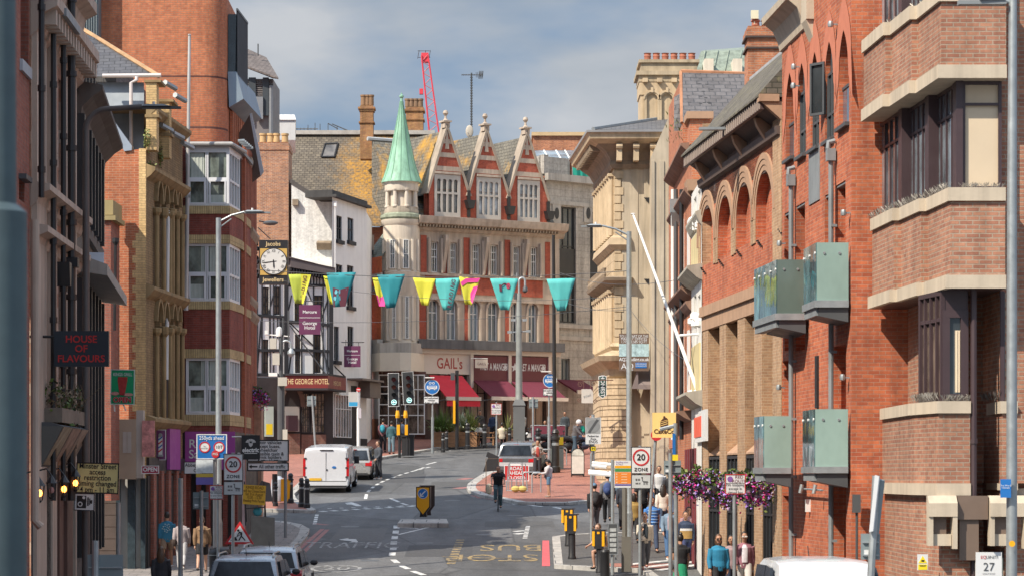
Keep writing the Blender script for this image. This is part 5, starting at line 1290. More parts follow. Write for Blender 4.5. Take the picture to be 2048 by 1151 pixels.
WH=[(525,538,574,629),(547,560,573,629),(589,603,598,642),(628,645,590,642),(524,537,678,748),(590,601,668,745),(628,642,668,745)]
hs=[fqd(fH,*q)for q in WH]
mb=MB(fH);wall(mb,0,fH.L,3.8,zH(530),hs,0,0.12);mb.bd('wall',hplast,hotel)
for q in hs:wdw(hotel,fH,*q,-0.06,beam,pane_warm,(0.5,),(0.33,0.66),0.06,0.04)
m=MB(fH)
def hb(px0,py0,px1,py1,w_=0.10,d=0.05):
 a,b=fH.hit(px0,py0),fH.hit(px1,py1);t=V((b[0]-a[0],b[1]-a[1]));t.normalize();n=V((-t.y,t.x))*w_/2
 m.pri([(a[0]-n.x,a[1]-n.y),(b[0]-n.x,b[1]-n.y),(b[0]+n.x,b[1]+n.y),(a[0]+n.x,a[1]+n.y)],0.002,d)
for a in((510,630,572,634),(572,642,664,650),(572,570,664,571),(510,748,664,752),(572,698,664,702),(510,700,572,700)):hb(*a,0.15,0.06)
for px in(514,524,540,547,560,603,627,646,655):hb(px,545,px,748,0.065)
for px in(580,585,590,596,609,615,621,633,639):hb(px,545,px,570,0.05)
for px in(523,539,555,563):hb(px,634,px,676,0.06)
for a in((514,748,522,640),(560,540,536,630),(583,590,573,640),(607,560,622,600),(655,600,640,645),(646,700,660,745),(583,700,577,748),(612,590,606,640)):hb(*a,0.06,0.045)
hb(572,540,572,752,0.22,0.1);hb(662,540,662,752,0.2,0.1);hb(512,545,512,752,0.16,0.1)
m.bd('timber_frame',beam,hotel)
m=MB(fH);a,b=fH.hit(575,519),fH.hit(664,540)
m.pri([(a[0],a[1]-0.45),(b[0],b[1]-0.3),(b[0],b[1]+0.05),(a[0],a[1]+0.1)],-0.3,0.55);m.pri([(0,zH(548,540)),(a[0],a[1]-0.9),(a[0],a[1]-0.1),(0,zH(515,540))],-0.3,0.15);m.bd('eaves_beam',mat('grey_timber',(0.12,0.10,0.10),0.8),hotel)
m=MB(fH);n=16
for k in range(n):t=k/n;u=a[0]+(b[0]-a[0])*t;z=a[1]+(b[1]-a[1])*t;m.box(u,u+0.08,0.05,0.5,z-0.62,z-0.42)
m.bd('eaves_bracket',beam,hotel)
m=MB(fH);m.face((a[0]-.4,0.6,a[1]+0.1),(b[0]+.1,0.6,b[1]+0.06),(b[0]+0.1,-1.8,b[1]+0.25),(a[0]-.4,-1.8,a[1]+0.3));m.face((0,0.2,zH(515,540)),(a[0]-.3,0.2,a[1]+.1),(a[0]-.3,-2,a[1]+0.3),(0,-2,a[1]+0.3));m.bd('roof',brick('brown_tiles',(0.20,0.15,0.11),(0.15,0.11,0.085),(0.07,0.06,0.05),0.2,0.14,0.012),hotel)
f=frpx(583,137,664,137);z7=lambda py:zc(py,137)
m=MB(f);m.pri([(f.u(583),z7(560)),(f.u(664),z7(560)),(f.u(664),z7(404)),(f.u(642),z7(404)),(f.u(583),z7(368))],-1.0,0.0);m.bd('gable_wall',wpaint,hotel)
m=MB(f);m.pri([(f.u(580),z7(366)),(f.u(640),z7(403)),(f.u(664),z7(403)),(f.u(664),z7(398)),(f.u(643),z7(397)),(f.u(582),z7(358))],-4.0,0.08);m.bd('verge',mat('dark_tile',(0.085,0.075,0.07),0.85,var=0.2),hotel)
m=MB(f);u,z=f.hit(652,488,0.3);m.pxx([(0,z-0.3),(0.2,z-0.2),(0.45,z+0.02),(0.45,z+0.08),(0,z+0.2)],f.u(634),f.u(663));m.bd('ledge',sooty,hotel)
m=MB(f);u,z=f.hit(591,405,0.1);m.box(u-0.16,u+0.16,0,0.3,z-0.16,z+0.16);m.bd('flue',sooty,hotel)
hs=[fqd(fH2,673,684,432,480),fqd(fH2,695,707,436,482),fqd(fH2,672,685,529,550),fqd(fH2,694,707,531,612),fqd(fH2,668,678,652,720),fqd(fH2,695,707,652,720)]
zR=lambda py:fH2.z(700,py)
mb=MB(fH2);wall(mb,-0.05,fH2.L,3.8,zR(405),hs,0,0.15);mb.bd('wall',hplast,hotel)
for i,q in enumerate(hs):wdw(hotel,fH2,*q,-0.08,beam,pane_blue if i in(1,)else pane,(0.5,),(0.5,),0.07,0.04)
m=MB(fH2)
for q in hs:m.box(q[0]-0.1,q[1]+0.1,0.0,0.14,q[2]-0.22,q[2]-0.02)
m.bd('sill',beam,hotel)
m=MB(fH2);m.box(-0.2,fH2.L+0.1,-1.5,0.28,zR(406),zR(401));m.box(-0.2,fH2.L,-1.5,0.06,zR(401),zR(392));m.bd('parapet',mat('dark_parapet',(0.055,0.055,0.055),0.8,var=0.3,streak=0.3),hotel)
m=MB(fH2);m.box(0.05,0.2,0.0,0.2,zR(424),zR(414));m.tub([(0.12,0.1,zR(424)),(0.12,0.1,zR(560))],0.045,6);m.bd('downpipe',hplast,hotel)
m=MB();m.box(P(560,0,139).x,P(733,0,141).x-0.2,141,150,3.8,zc(412,141));m.box(P(508,0,134).x,P(660,0,135).x,136.5,141,3.8,zc(520,136));m.bd('rear_wall',hplast,hotel)
m=MB(fH);m.box(0.0,fH.L,0.0,0.10,3.8,zH(755));m.bd('shopfront',mat('dark_shopfront',(0.035,0.03,0.03),0.6,var=0.3),hotel)
for a,b,t,e in((601,617,785,865),(620,648,785,865)):q=fqd(fH,a,b,t,e);wdw(hotel,fH,*q,0.16,beam,glass('leaded_glass',(0.13,0.10,0.085),0.1,0.9,4.0,0.1,3.5),(0.25,0.5,0.75),(0.2,0.4,0.6,0.8),0.05,0.04)
q=fqd(fH,566,597,812,862);m=MB(fH);m.box(q[0],q[1],0.1,0.16,q[2],q[3]);m.bd('noticeboard',mat('pale_notice',(0.36,0.34,0.32),0.7,var=0.1),hotel)
m=MB(fH);q=fqd(fH,570,589,830,861);m.box(q[0],q[1],0.16,0.6,q[2],q[3]);m.bd('menu_stand',mat('dark_plum',(0.04,0.015,0.022),0.6),hotel)
m=MB(fH);q=fqd(fH,565,600,774,812);n=10
ap=arch_pts(q[0],q[1],q[2],q[3],'round');op=arch_pts(q[0]-0.25,q[1]+0.25,q[2],q[3]+0.25,'round')
for j in range(len(ap)-1):m.pri([ap[j],ap[j+1],op[j+1],op[j]],0.1,0.18)
m.bd('door_arch',mat('brown_arch',(0.16,0.11,0.09),0.8),hotel)
m=MB(fH);q=fqd(fH,601,650,868,905);m.box(q[0],q[1],0.1,0.2,3.9,q[3]);m.box(fH.u(566),fH.u(598),0.1,0.2,3.9,zH(866));m.bd('brick_plinth',brick('brown_brick',(0.24,0.11,0.08),(0.18,0.085,0.06),(0.2,0.15,0.12)),hotel)
q=fqd(fH,528,545,812,872);m=MB(fH);m.box(q[0],q[1],0.1,0.2,q[2],q[3]);m.bd('poster_frame',mat('pale_green_poster',(0.42,0.50,0.45),0.6),hotel)
m=MB(fH);m.box(q[0]+0.06,q[1]-0.06,0.2,0.206,q[2]+0.1,q[2]+(q[3]-q[2])*0.42);m.bd('poster_panel',yl,hotel)
fs=Fr(XY(571,132.6).xy,XY(656,132.6).xy);z2=lambda py:zc(py,132.6)
hred=mat('hotel_red',(0.17,0.022,0.02),0.45,var=0.08)
m=MB();c0,c1,c2,c3=XY(571,132.6),XY(656,132.6),XY(692,136.2),XY(640,137);m.pzm([c0.xy,c1.xy,c2.xy,c3.xy,XY(571,135).xy],z2(779),z2(775)-0.0);m.pzm([(x,y-0.1)for x,y in[c0.xy,c1.xy,c2.xy,c3.xy,XY(571,135).xy]],z2(750),z2(746));m.bd('canopy_edge',beam,hotel)
m=MB();m.pzm([c0.xy,c1.xy,c2.xy,c3.xy,XY(571,135).xy],z2(775),z2(750));m.bd('canopy_fascia',hred,hotel)
gold=mat('gold_lettering',(0.62,0.47,0.25),0.5,var=0.05)
txx(hotel,'THE GEORGE HOTEL',fs,fs.L/2+0.02,z2(762.5),0.40,gold,0.008,xs=0.62,bold=0.01);
f2=Fr(c1.xy,c2.xy);txx(hotel,'MERCURE',f2,f2.L/2,z2(764),0.34,gold,0.008,bold=0.0)
m=MB()
for a,b in(((580,650),(655,752)),((640,640),(656,752)),((575,640),(690,752))):m.tub([P(a[0],a[1],134.5 if a[0]>600 else 134),P(b[0],b[1],132.8 if b[0]<670 else 136)],0.04,5)
m.bd('canopy_stay',black,hotel)
q=fqd(fH2,668,700,788,874);wdw(hotel,fH2,*q,0.08,white_paint,pane_warm,(0.17,0.34,0.5,0.67,0.84),(0.66,),0.05,0.05,'barred_window')
m=MB(fH2);m.box(0,fH2.L,0.0,0.05,3.8,zR(875));m.box(fH2.u(702),fH2.u(712),0.0,0.06,3.8,zR(770));m.bd('black_plinth',beam,hotel)
m=MB(fH2);m.box(fH2.u(694),fH2.u(738),0.0,0.9,zR(760),zR(756));m.box(fH2.u(716),fH2.u(738),0.05,0.7,zR(792),zR(761));m.bd('porch',mat('brown_porch',(0.16,0.13,0.11),0.7),hotel)
for label,px0,px1,t,b,Y in(('larger plum hotel sign with white lettering, under the bunting in front of the black timbers',598,641,609,668,132.0),('smaller plum hotel sign hanging from a bracket on the white side wall',688,721,691,733,136.0)):
 s_=thg('hotel_sign',label,'sign',P((px0+px1)/2,b,Y));g=Fr(XY(px0,Y).xy,XY(px1,Y).xy);z=lambda py:zc(py,Y);L_=g.L;H_=z(t)-z(b)
 MB(g).box(0,L_,-0.06,0,z(b),z(t)).bd('sign_panel',plum,s_)
 txx(s_,'Mercure',g,L_/2,z(t)-H_*0.24,L_*0.19,swh,0.006,bold=0.02);txx(s_,'George\nHotel',g,L_/2,z(t)-H_*0.70,L_*0.22,swh,0.006,bold=0.01)
 m=MB(g);m.box(0.02,L_-0.02,0.001,0.008,z(t)-H_*0.44,z(t)-H_*0.425);m.bd('white_rule',swh,s_)
 m=MB(g);m.tub([(-0.15,-0.03,z(t)+0.2),(L_+0.2,-0.03,z(t)+0.2)],0.025,5);m.tub([(0.1,-0.03,z(t)),(0.1,-0.03,z(t)+0.35)],0.015,4);m.tub([(L_-.1,-0.03,z(t)),(L_-.1,-0.03,z(t)+0.2)],0.015,4);m.bd('bracket',black,s_)
br_mot=brick('mottled_stack_brick',(0.50,0.21,0.10),(0.30,0.13,0.085),(0.40,0.31,0.23),0.225,0.075,0.012,0.9,0.2,0.6,0.25,0.6)
chimney('chimney_stack','broad mottled brick chimney with four buff pots beside the white hotel gable',512,577,136.95,[(300,560,0),(292,300,1.5),(285,292,0)],br_mot,(526,541,553,570),262,mat('buff_pot',(0.50,0.34,0.17),0.85,var=0.15),0.19,2.2)
fN=frpx(60,49.85,205,62.0)
nl_brick=brick('plum_red_brick',(0.34,0.115,0.075),(0.26,0.085,0.06),(0.24,0.15,0.12),0.225,0.075,0.008,0.9,0.15,0.6,0.15,0.6)
nl_stone=mat('pale_pink_stone',(0.47,0.38,0.31),0.85,var=0.12,vs=1.0,streak=0.3,bump=0.15)
nl_band=brick('banded_brick',(0.42,0.20,0.13),(0.55,0.44,0.36),(0.35,0.26,0.21),1.4,0.3,0.01,0.9,0.12,0.8,0.25,0.3)
def uz(fr,px,py,d=0.0):return fr.hit(px,py,d)
near=thg('brick_building','plum red brick building at the left edge, mostly hidden by a blurred lamp column','building',fN.w(-9,0,-0.3))
q=fqd(fN,41,57,-60,128);q2=fqd(fN,38,49,362,402)
u0=fN.u(59);mb=MB(fN);wall(mb,-22,u0,-0.4,17,[q,q2],0,0.3,nl_brick);mb.face((u0,0,-.4),(u0,-6,-.4),(u0,-6,17),(u0,0,17));mb.face((-22,0,17),(u0,0,17),(u0,-9,17),(-22,-9,17));mb.bd('wall',nl_brick,near)
m=MB(fN);m.box(q[0]-0.1,q[1]+0.1,-0.28,0.06,q[2]-0.22,q[2]);m.bd('sill',mat('painted_sill',(0.40,0.44,0.48),0.6),near)
m=MB(fN);m.box(q2[0]-.05,q2[1]+.05,0.0,0.15,q2[3],q2[3]+0.1);m.bd('lintel',dgr,near)
stb=thg('stone_building','pale stone banded building with black downpipes and moulded ledges','building',fN.w(3,0,-0.3))
u1=fN.u(150);hs=[]
for a,b in((97,103),(114,121),(133,139)):
 for t,e in((-200,60),(160,370),(540,800)):hs.append(fqd(fN,a,b,t,e))
mb=MB(fN);wall(mb,u0,u1,-0.4,17,hs,0.03,0.3);mb.face((u0,0,17),(u1,0,17),(u1,-9,17),(u0,-9,17));mb.face((u1,0,0),(u1,-6,0),(u1,-6,17),(u1,0,17));mb.bd('wall',nl_band,stb)
for q in hs:wdw(stb,fN,*q,-0.12,beam,pane,(),(0.5,),0.07)
m=MB(fN)
for a,b,d in((60,80,0.14),(86,95,0.2),(121,125,0.12),(139,141,0.14)):m.box(fN.u(a),fN.u(b),0.03,d,-0.4,17)
m.bd('pilaster',nl_stone,stb)
m=MB(fN)
for px,py,e,h in((118,85,0.55,0.9),(110,418,0.40,0.5),(112,497,0.36,0.5),(138,12,0.5,0.9)):
 z=fN.z(px,py);m.pxx([(0,z-h*0.7),(e*0.35,z-h*0.5),(e*0.5,z-h*0.15),(e,z),(e,z+h*0.25),(0,z+h*0.35)],u0+0.02,u1)
m.bd('ledge',nl_stone,stb)
m=MB(fN)
for k in range(16):u=u0+0.2+(u1-u0)*k/16;z=fN.z(118,85);m.box(u,u+0.2,0.1,0.5,z-0.35,z-0.05)
m.bd('ledge_modillion',nl_stone,stb)
for px,t,b,r in((83,-50,395,0.06),(107,-50,1000,0.06),(127,60,1000,0.06),(143,-60,1000,0.085)):
 u,z=fN.hit(px,t,0.3);zb=fN.z(px,b,0.3);m=MB(fN);m.tub([(u,0.3,z),(u,0.3,zb)],r,8)
 for k in range(7):zz=z-1.6*k-0.7;m.tub([(u,0.3,zz),(u,0.3,zz+0.12)],r*1.35,8)if zz>zb else None
 m.bd('downpipe',black,stb,True)
m=MB(fN);u,z=fN.hit(127,525,0.3);m.pri([(u-.18,z),(u+.18,z),(u+.08,z-.5),(u-.08,z-.5)],0.15,0.45);u,z=fN.hit(143,525,0.3);m.box(u-.15,u+.15,.1,.45,z-.1,z+.1);m.bd('rain_hopper',black,stb)
u,z=fN.hit(135,38,0.5);m=MB(fN);m.pxx([(0.45,z-0.1),(0.6,z-0.1),(0.6,z+0.06),(0.45,z+0.06)],u-0.9,u+1.3);m.bd('gutter',grey_paint,stb)
m=MB(fN);u=fN.u(70,0.4);m.tub([(u,0.4,fN.z(70,440,.4)),(u,0.4,fN.z(70,1040,.4)),(u+.05,0.5,fN.z(70,1052,.4))],0.085,10);m.bd('cream_downpipe',nl_stone,stb,True)
m=MB(fN)
for a,b,mm in((86,97,0),(104,112,0),(120,131,0)):m.box(fN.u(a),fN.u(b),0.0,0.16,-0.4,3.1)
m.bd('shop_pilaster',mat('brown_shop_pilaster',(0.12,0.06,0.045),0.6),stb)
m=MB(fN);m.box(u0,u1,0.031,0.06,-0.4,3.1);m.bd('shopfront',dgr,stb)
lb=thg('sign_box','outward leaning sign box of faded food panels below a trough of straggly plants','sign',fN.w(2,0.3,3.2))
ua,ub=fN.u(84,0.15),fN.u(141,0.15);m=MB(fN);m.pxx([(0,3.18),(0.14,3.18),(0.58,4.0),(0.3,4.08),(0,4.08)],ua,ub);m.bd('box',dgr,lb)
n=3
for k in range(n):
 a,b=ua+(ub-ua)*k/n+0.06,ua+(ub-ua)*(k+1)/n-0.06;m=MB(fN);m.face((a,0.165,3.22),(b,0.165,3.22),(b,0.585,3.99),(a,0.585,3.99))
 m.bd('panel',mat(f'faded_panel_{k}',((0.30,0.25,0.17),(0.30,0.20,0.15),(0.33,0.25,0.19))[k],0.6,var=0.45,vs=4),lb,weld=False)
m=MB(fN);m.face((ua-0.01,0.0,3.18),(ua-0.01,0.14,3.18),(ua-0.01,0.58,4.0),(ua-0.01,0.0,4.0));m.bd('end_panel',mat('box_end',(0.10,0.10,0.09),0.6),lb,weld=False)
def leafblob(name,parent,centres,n,mats,size=0.06,droop=0.0,seed=1,flat=1.0,squash=1.0):
 """leaf-sized quads scattered through ellipsoids; mats are used in turn by chance"""
 rr=random.Random(seed);m=MB()
 for c,r in centres:
  for i in range(n):
   d=V((rr.gauss(0,1),rr.gauss(0,1),rr.gauss(0,1)));d.normalize();d*=rr.random()**0.4
   p=V(c)+V((d.x*r[0],d.y*r[1],d.z*r[2]))
   if droop and rr.random()<0.35:p.z-=droop*rr.random()**2
   a=V((rr.gauss(0,1),rr.gauss(0,1),rr.gauss(0,1))).normalized();b=a.cross(V((rr.gauss(0,1),rr.gauss(0,1),rr.gauss(0,1)))).normalized()
   s=size*rr.uniform(0.55,1.25);m.c=rr.choices(range(len(mats)),[w for _,w in mats])[0]
   bi=len(m.v);m.v+=[p-a*s,p+b*s*0.55*flat,p+a*s,p-b*s*0.55*flat];m.f.append([bi,bi+1,bi+2,bi+3]);m.m.append(m.c)
 return m.bd(name,[q for q,_ in mats],parent,weld=False,uv=False)
leaf_g=leafy('leaf_green',(0.13,0.21,0.045));leaf_d=leafy('leaf_dark',(0.03,0.055,0.018));leaf_y=leafy('leaf_yellow',(0.20,0.24,0.06));leaf_b=leafy('leaf_dry',(0.20,0.15,0.09))
pet_m=leafy('petal_magenta',(0.68,0.04,0.27),(0.55,0.04,0.30));pet_v=leafy('petal_violet',(0.34,0.19,0.68),(0.45,0.28,0.74));pet_l=leafy('petal_lilac',(0.64,0.48,0.80));pet_r=leafy('petal_crimson',(0.55,0.015,0.06));pet_w=leafy('petal_pale',(0.65,0.55,0.68))
tr=thg('plant_trough','trough of dry straggly plants on top of the leaning sign box','planter',fN.w((ua+ub)/2,0.3,4.09))
m=MB(fN);m.box(ua+0.4,ub-0.1,0.12,0.5,4.085,4.38);m.bd('trough',mat('weathered_trough',(0.17,0.14,0.11),0.8,var=0.3),tr)
leafblob('foliage',tr,[(fN.w(ua+(ub-ua)*t,0.32,4.55+0.12*math.sin(9*t)),(0.25,0.4,0.32))for t in(0.15,0.35,0.55,0.75,0.92)],110,[(leaf_b,3),(leaf_g,2),(leaf_d,1)],0.06,0.4,3)
m=MB()
for k in range(26):a=fN.w(R.uniform(ua+.5,ub),R.uniform(.2,.45),4.3);m.tub([a,a+V((R.gauss(0,.12),R.gauss(0,.2),R.uniform(.2,.5))),a+V((R.gauss(0,.25),R.gauss(0,.3),R.uniform(.3,.9)))],0.006,3,False)
m.bd('stem',leaf_b,tr,uv=False)
glow=emit('lantern_glow',(1.0,0.33,0.05),7.0)
for k,(px,py,lit)in enumerate(((79,984,1),(103,978,0),(128,976,1),(151,964,1))):
 d=0.42;u,z=fN.hit(px,py,d)
 t=thg('wall_lantern',('glowing black lantern nearest the lamp column at the left edge','dark unlit black lantern under the leaning sign box','dim amber lantern hanging lowest under the sign box','bright amber lantern beside the cream Minster Street notice')[k],'lantern',fN.w(u,d,z-0.3),'black wall lanterns')
 m=MB(fN);m.lathe([(0.0,z-0.2),(0.03,z-0.19),(0.06,z-0.15)],(u,d),6);m.lathe([(0.12,z+0.13),(0.10,z+0.16),(0.05,z+0.24),(0.02,z+0.28),(0,z+0.3)],(u,d),8)
 for j in range(6):a=math.pi*j/3;m.tub([(u+0.06*math.cos(a),d+0.06*math.sin(a),z-0.15),(u+0.105*math.cos(a),d+0.105*math.sin(a),z+0.14)],0.008,4)
 m.bd('lantern_frame',black,t,True)
 m=MB(fN);m.tub([(u,d,z+0.28),(u,d-0.1,z+0.42),(u,0.1,z+0.36)],0.018,5);m.bd('bracket',black,t)
 m=MB(fN);m.ball((u,d,z-0.01),0.055,8,(1,1,1.3));m.bd('bulb',glow if lit else mat('unlit_bulb',(0.45,0.22,0.2),0.3),t,True)
fD=frpx(150,56.75,199,67.0);L=fD.L
drk=brick('dark_granite',(0.075,0.068,0.066),(0.058,0.053,0.053),(0.035,0.033,0.033),0.9,0.5,0.01,0.6,0.2,0.8,0.2,0.2)
dkb=thg('dark_building','dark grey fronted building with black window bands and a deep brown cornice','building',fD.w(4,0,-0.3))
zD=lambda py,px=178:fD.z(px,py)
z4,z3,z2_,z1_=zD(215),zD(330),zD(455),zD(560);n=7;hs=[]
for k in range(n):
 a=0.35+(L-0.5)*k/n;b=a+(L-0.5)/n-0.45
 hs+=[(a,b,zD(455),zD(300)),(a,b,zD(1010),zD(600)),(a,b,zD(205),zD(120))]
mb=MB(fD);zt=fD.z(186,128,0.6)+0.1;wall(mb,0.02,L,-0.4,zt,hs,0,0.25);mb.face((0,0,zt),(L,0,zt),(L,-9,zt),(0,-9,zt));mb.face((L,0,0),(L,-6,0),(L,-6,zt),(L,0,zt));mb.bd('wall',drk,dkb)
for q in hs:wdw(dkb,fD,*q,-0.15,black,pane,(0.5,),(0.25,0.5,0.75),0.08)
m=MB(fD)
for a in hs[::3]:m.box(a[0]-0.38,a[0]-0.1,0.002,0.22,zD(470),zD(290));m.box(a[0]-0.38,a[0]-0.1,0.002,0.22,zD(1100),zD(590))
m.bd('window_fin',black,dkb)
m=MB(fD)
for py in(235,470):z=zD(py);m.box(0,L,0.002,0.12,z-0.25,z+0.05)
m.bd('string_band',mat('brown_grey_band',(0.11,0.095,0.085),0.8,streak=0.2),dkb)
z=fD.z(186,128,0.6);m=MB(fD);m.pxx([(0,z-0.7),(0.12,z-0.66),(0.16,z-0.4),(0.4,z-0.15),(0.58,z-0.03),(0.62,z),(0.62,z+0.1),(0,z+0.2)],0.0,L+0.05);m.bd('cornice',mat('brown_cornice',(0.10,0.085,0.075),0.8,var=0.2,streak=0.3),dkb)
z=fD.z(252,611,0.7);m=MB(fD);m.pxx([(0,z+0.1),(0.72,z),(0.72,z+0.25),(0,z+0.5)],0.1,L+0.05);m.bd('entrance_canopy',mat('pale_grey_canopy',(0.33,0.31,0.28),0.7,streak=0.2),dkb)
m=MB(fD);u,zz=fD.hit(160,520,0.2);m.box(0.5,0.6,0.0,0.62,z+.1,z+0.55);m.bd('white_board',mat('blue_white_board',(0.50,0.55,0.62),0.6),dkb)
m=MB();a,b=XY(130,86),XY(197,86);m.box(a.x,b.x,86,96,10,zc(-80,86))
for k in range(14):x=a.x+(b.x-a.x)*k/14;m.box(x,x+0.03,85.94,86,zc(120,86),zc(-80,86))
sb=thg('clad_block','grey ribbed metal clad block rising behind the dark building','building',(a.x,88,10));m.bd('cladding',mat('ribbed_cladding',(0.17,0.20,0.21),0.6,0.2,0.08),sb)
hf=thg('shop_sign','dark projecting sign with red capital letters above the amber lanterns','sign',P(162,731,50.6))
g=Fr(XY(108,50.6).xy,XY(217,50.6).xy);z=lambda py:zc(py,50.6);MB(g).box(0,g.L,-0.12,0,z(732),z(661)).bd('sign_panel',mat('blue_black_board',(0.015,0.025,0.035),0.5),hf)
flr=mat('sign_letter_red',(0.42,0.02,0.02),0.5)
for s,py in(('HOUSE',678),('OF',697),('FLAVOURS',717)):txx(hf,s,g,g.L/2,z(py),0.20,flr,0.005,bold=0.02)
m=MB(g);m.tub([(-0.5,-0.06,z(672)),(0,-0.06,z(672))],0.03,5);m.bd('bracket',black,hf)
m=MB();m.box(P(205,0,74).x,P(222,0,74).x,74,75.6,zc(1000,74),zc(440,74));pier=thg('brick_pier','narrow brick pier with a stone cap between the dark building and the gable wall','pier',P(213,1000,74.2));m.bd('shaft',nl_brick,pier)
m=MB();m.box(P(203,0,73.9).x,P(231,0,73.9).x,73.9,75.7,zc(440,73.9),zc(431,73.9));m.box(P(205,0,73.9).x,P(225,0,73.9).x,74,75.7,zc(430,74),zc(400,74));m.bd('cap',mat('ochre_stone',(0.34,0.27,0.13),0.9,var=0.2),pier)
m=MB();m.tub([P(231,480,73.9),P(229,660,73.9)],0.045,6);m.lathe([(0.05,zc(490,73.9)),(0.1,zc(484,73.9)),(0.1,zc(476,73.9))],(P(231,0,73.9).x,73.9),8);m.bd('downpipe',black,pier)
vic=thg('brick_building','Victorian building with an orange brick gable wall, buff quoins and arched windows in buff brick','building',XY(300,77)+V((0,0,-0.3)))
YV=76.0;zv=lambda py:zc(py,YV)
fE=frpx(195,YV,292,YV);fF=frpx(292,YV,365,81.6)
vor=brick('gable_orange_brick',(0.50,0.155,0.065),(0.38,0.115,0.055),(0.46,0.27,0.17),0.225,0.075,0.008,0.9,0.14,0.6,0.1,0.5)
buff=brick('buff_brick',(0.68,0.475,0.225),(0.60,0.405,0.19),(0.40,0.28,0.15),0.225,0.075,0.007,0.9,0.14,0.6,0.2,0.5)
buffd=brick('shaded_grimy_buff_brick',(0.30,0.20,0.095),(0.24,0.155,0.075),(0.17,0.115,0.06),0.225,0.075,0.007,0.9,0.2,0.6,0.35,0.5)  # darker copy of the buff brick: facade shade and grime put into the colour
buffs=mat('buff_terracotta',(0.31,0.215,0.105),0.88,var=0.2,vs=2,streak=0.35)
m=MB(fE);E=lambda px:fE.u(px);m.pri([(E(195),-0.4),(E(278),-0.4),(E(278),zv(299)),(E(250),zv(301)),(E(208),zv(222)),(E(195),zv(222))],-0.4,0.0);m.bd('gable_wall',vor,vic)
m=MB(fE);m.box(E(278),E(292),-0.4,0.012,-0.4,zv(297))
for k in range(46):z=0.0+0.225*k;m.box(E(278)-(0.10 if k%2 else 0.20),E(278),0.0,0.012,z,z+0.2245)if z+.225<zv(305)else None
m.bd('quoins',buff,vic)
m=MB(fE);m.pri([(E(206),zv(224)),(E(212),zv(220)),(E(264),zv(292)),(E(264),zv(301)),(E(249),zv(303))],-0.3,0.06);m.bd('lead_coping',mat('blue_lead',(0.30,0.35,0.42),0.5,0.1,0.12),vic)
m=MB();m.face(P(190,300,77.1),P(288,300,77.1),P(288,165,77.8),P(190,165,77.8));m.bd('lead_mansard',mat('lead_sheet',(0.25,0.285,0.32),0.45,0.2,0.16,1.0,0.15),vic)
m=MB();m.face(P(150,153,77.4),P(322,153,77.4),P(200,80,79.3),P(150,60,79.3));m.bd('roof',brick('black_slate',(0.10,0.10,0.11),(0.075,0.075,0.085),(0.03,0.03,0.035),0.35,0.2,0.013,0.6,0.15,0.8,0.1,0.5),vic)
m=MB();m.tub([P(318,153,77.35),P(200,80,79.25),P(150,50,80)],0.075,6);m.bd('hip_tiles',mat('orange_hip_tile',(0.42,0.26,0.14),0.9,var=0.3,vs=3),vic)
m=MB();m.tub([P(205,152,77.1),P(322,151,77.1)],0.065,8);m.tub([P(273,155,77.05),P(273,161,77),P(262,166,76.95),P(262,300,76.8)],0.055,8);m.bd('gutter',mat('pink_white_pvc',(0.55,0.50,0.49),0.5),vic,True)
hs=[];zF=lambda py,px=330:fF.z(px,py)
za0,za1,zb0,zb1=zF(585,330),zF(372,330),zF(838,330),zF(606,330)
AW=[(309,320),(323,332),(340,347),(350,357)]
for a,b in AW:
 ua,ub=fF.u(a),fF.u(b);r=(ub-ua)/2
 hs+=[(ua,ub,za0,za1,'point',r*1.6),(ua,ub,zb0,zb1,'point',r*1.6)]
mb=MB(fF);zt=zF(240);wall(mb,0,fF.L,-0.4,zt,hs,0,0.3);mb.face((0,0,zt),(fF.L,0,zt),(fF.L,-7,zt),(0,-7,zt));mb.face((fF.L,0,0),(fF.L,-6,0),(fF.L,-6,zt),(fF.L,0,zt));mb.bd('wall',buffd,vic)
for q in hs:wdw(vic,fF,*q[:4],-0.2,beam,pane,(),(0.4,),0.06)
m=MB(fF)
for q in hs:
 for u in(q[0]-0.12,q[1]+0.12):
  m.tub([(u,0.1,q[2]),(u,0.1,q[3]-q[5]-0.4)],0.075,8);zz=q[3]-q[5]-0.35;m.lathe([(0.08,zz-0.1),(0.15,zz),(0.16,zz+0.12),(0.09,zz+0.14)],(u,0.1),8)
 ap=arch_pts(q[0]-0.1,q[1]+0.1,q[3]-q[5],q[3]+0.15,'point');ip=arch_pts(q[0],q[1],q[3]-q[5],q[3],'point')
 for j in range(len(ap)-1):m.pri([ip[j],ip[j+1],ap[j+1],ap[j]],0.002,0.12)
m.bd('window_shaft',buffs,vic)
m=MB(fF)
for px,py,e in((330,362,0.28),(330,592,0.26),(330,846,0.3),(330,245,0.3)):
 z=fF.z(px,py);m.pxx([(0,z-0.25),(e*0.5,z-0.15),(e,z),(e,z+0.1),(0,z+0.2)],0.0,fF.L)
m.bd('string_course',buffs,vic)
for px in(292,318):
 a=XY(px,YV+(px-292)*0.07);w_=0.32
 t0=165 if px<300 else 186
 m=MB();m.box(a.x,a.x+w_,a.y,a.y+w_*1.6,zv(300),zv(t0));m.bd('parapet_pier',buff,vic)
 m=MB();m.box(a.x-0.05,a.x+w_+0.14,a.y-0.05,a.y+w_*1.6+0.5,zv(t0),zv(t0-5));m.box(a.x-.03,a.x+w_+0.08,a.y-.03,a.y+.55,zv(t0+70),zv(t0+64));m.bd('pier_cap',buffs,vic)
m=MB()
for px,py in((330,165),(350,190),(322,250),(345,265),(365,285)):q=P(px,py,77.5+(px-322)*0.07);m.tub([q,q+V((0.25,0.6,-0.1))],0.09,6)
m.bd('gutter_end',steel,vic)
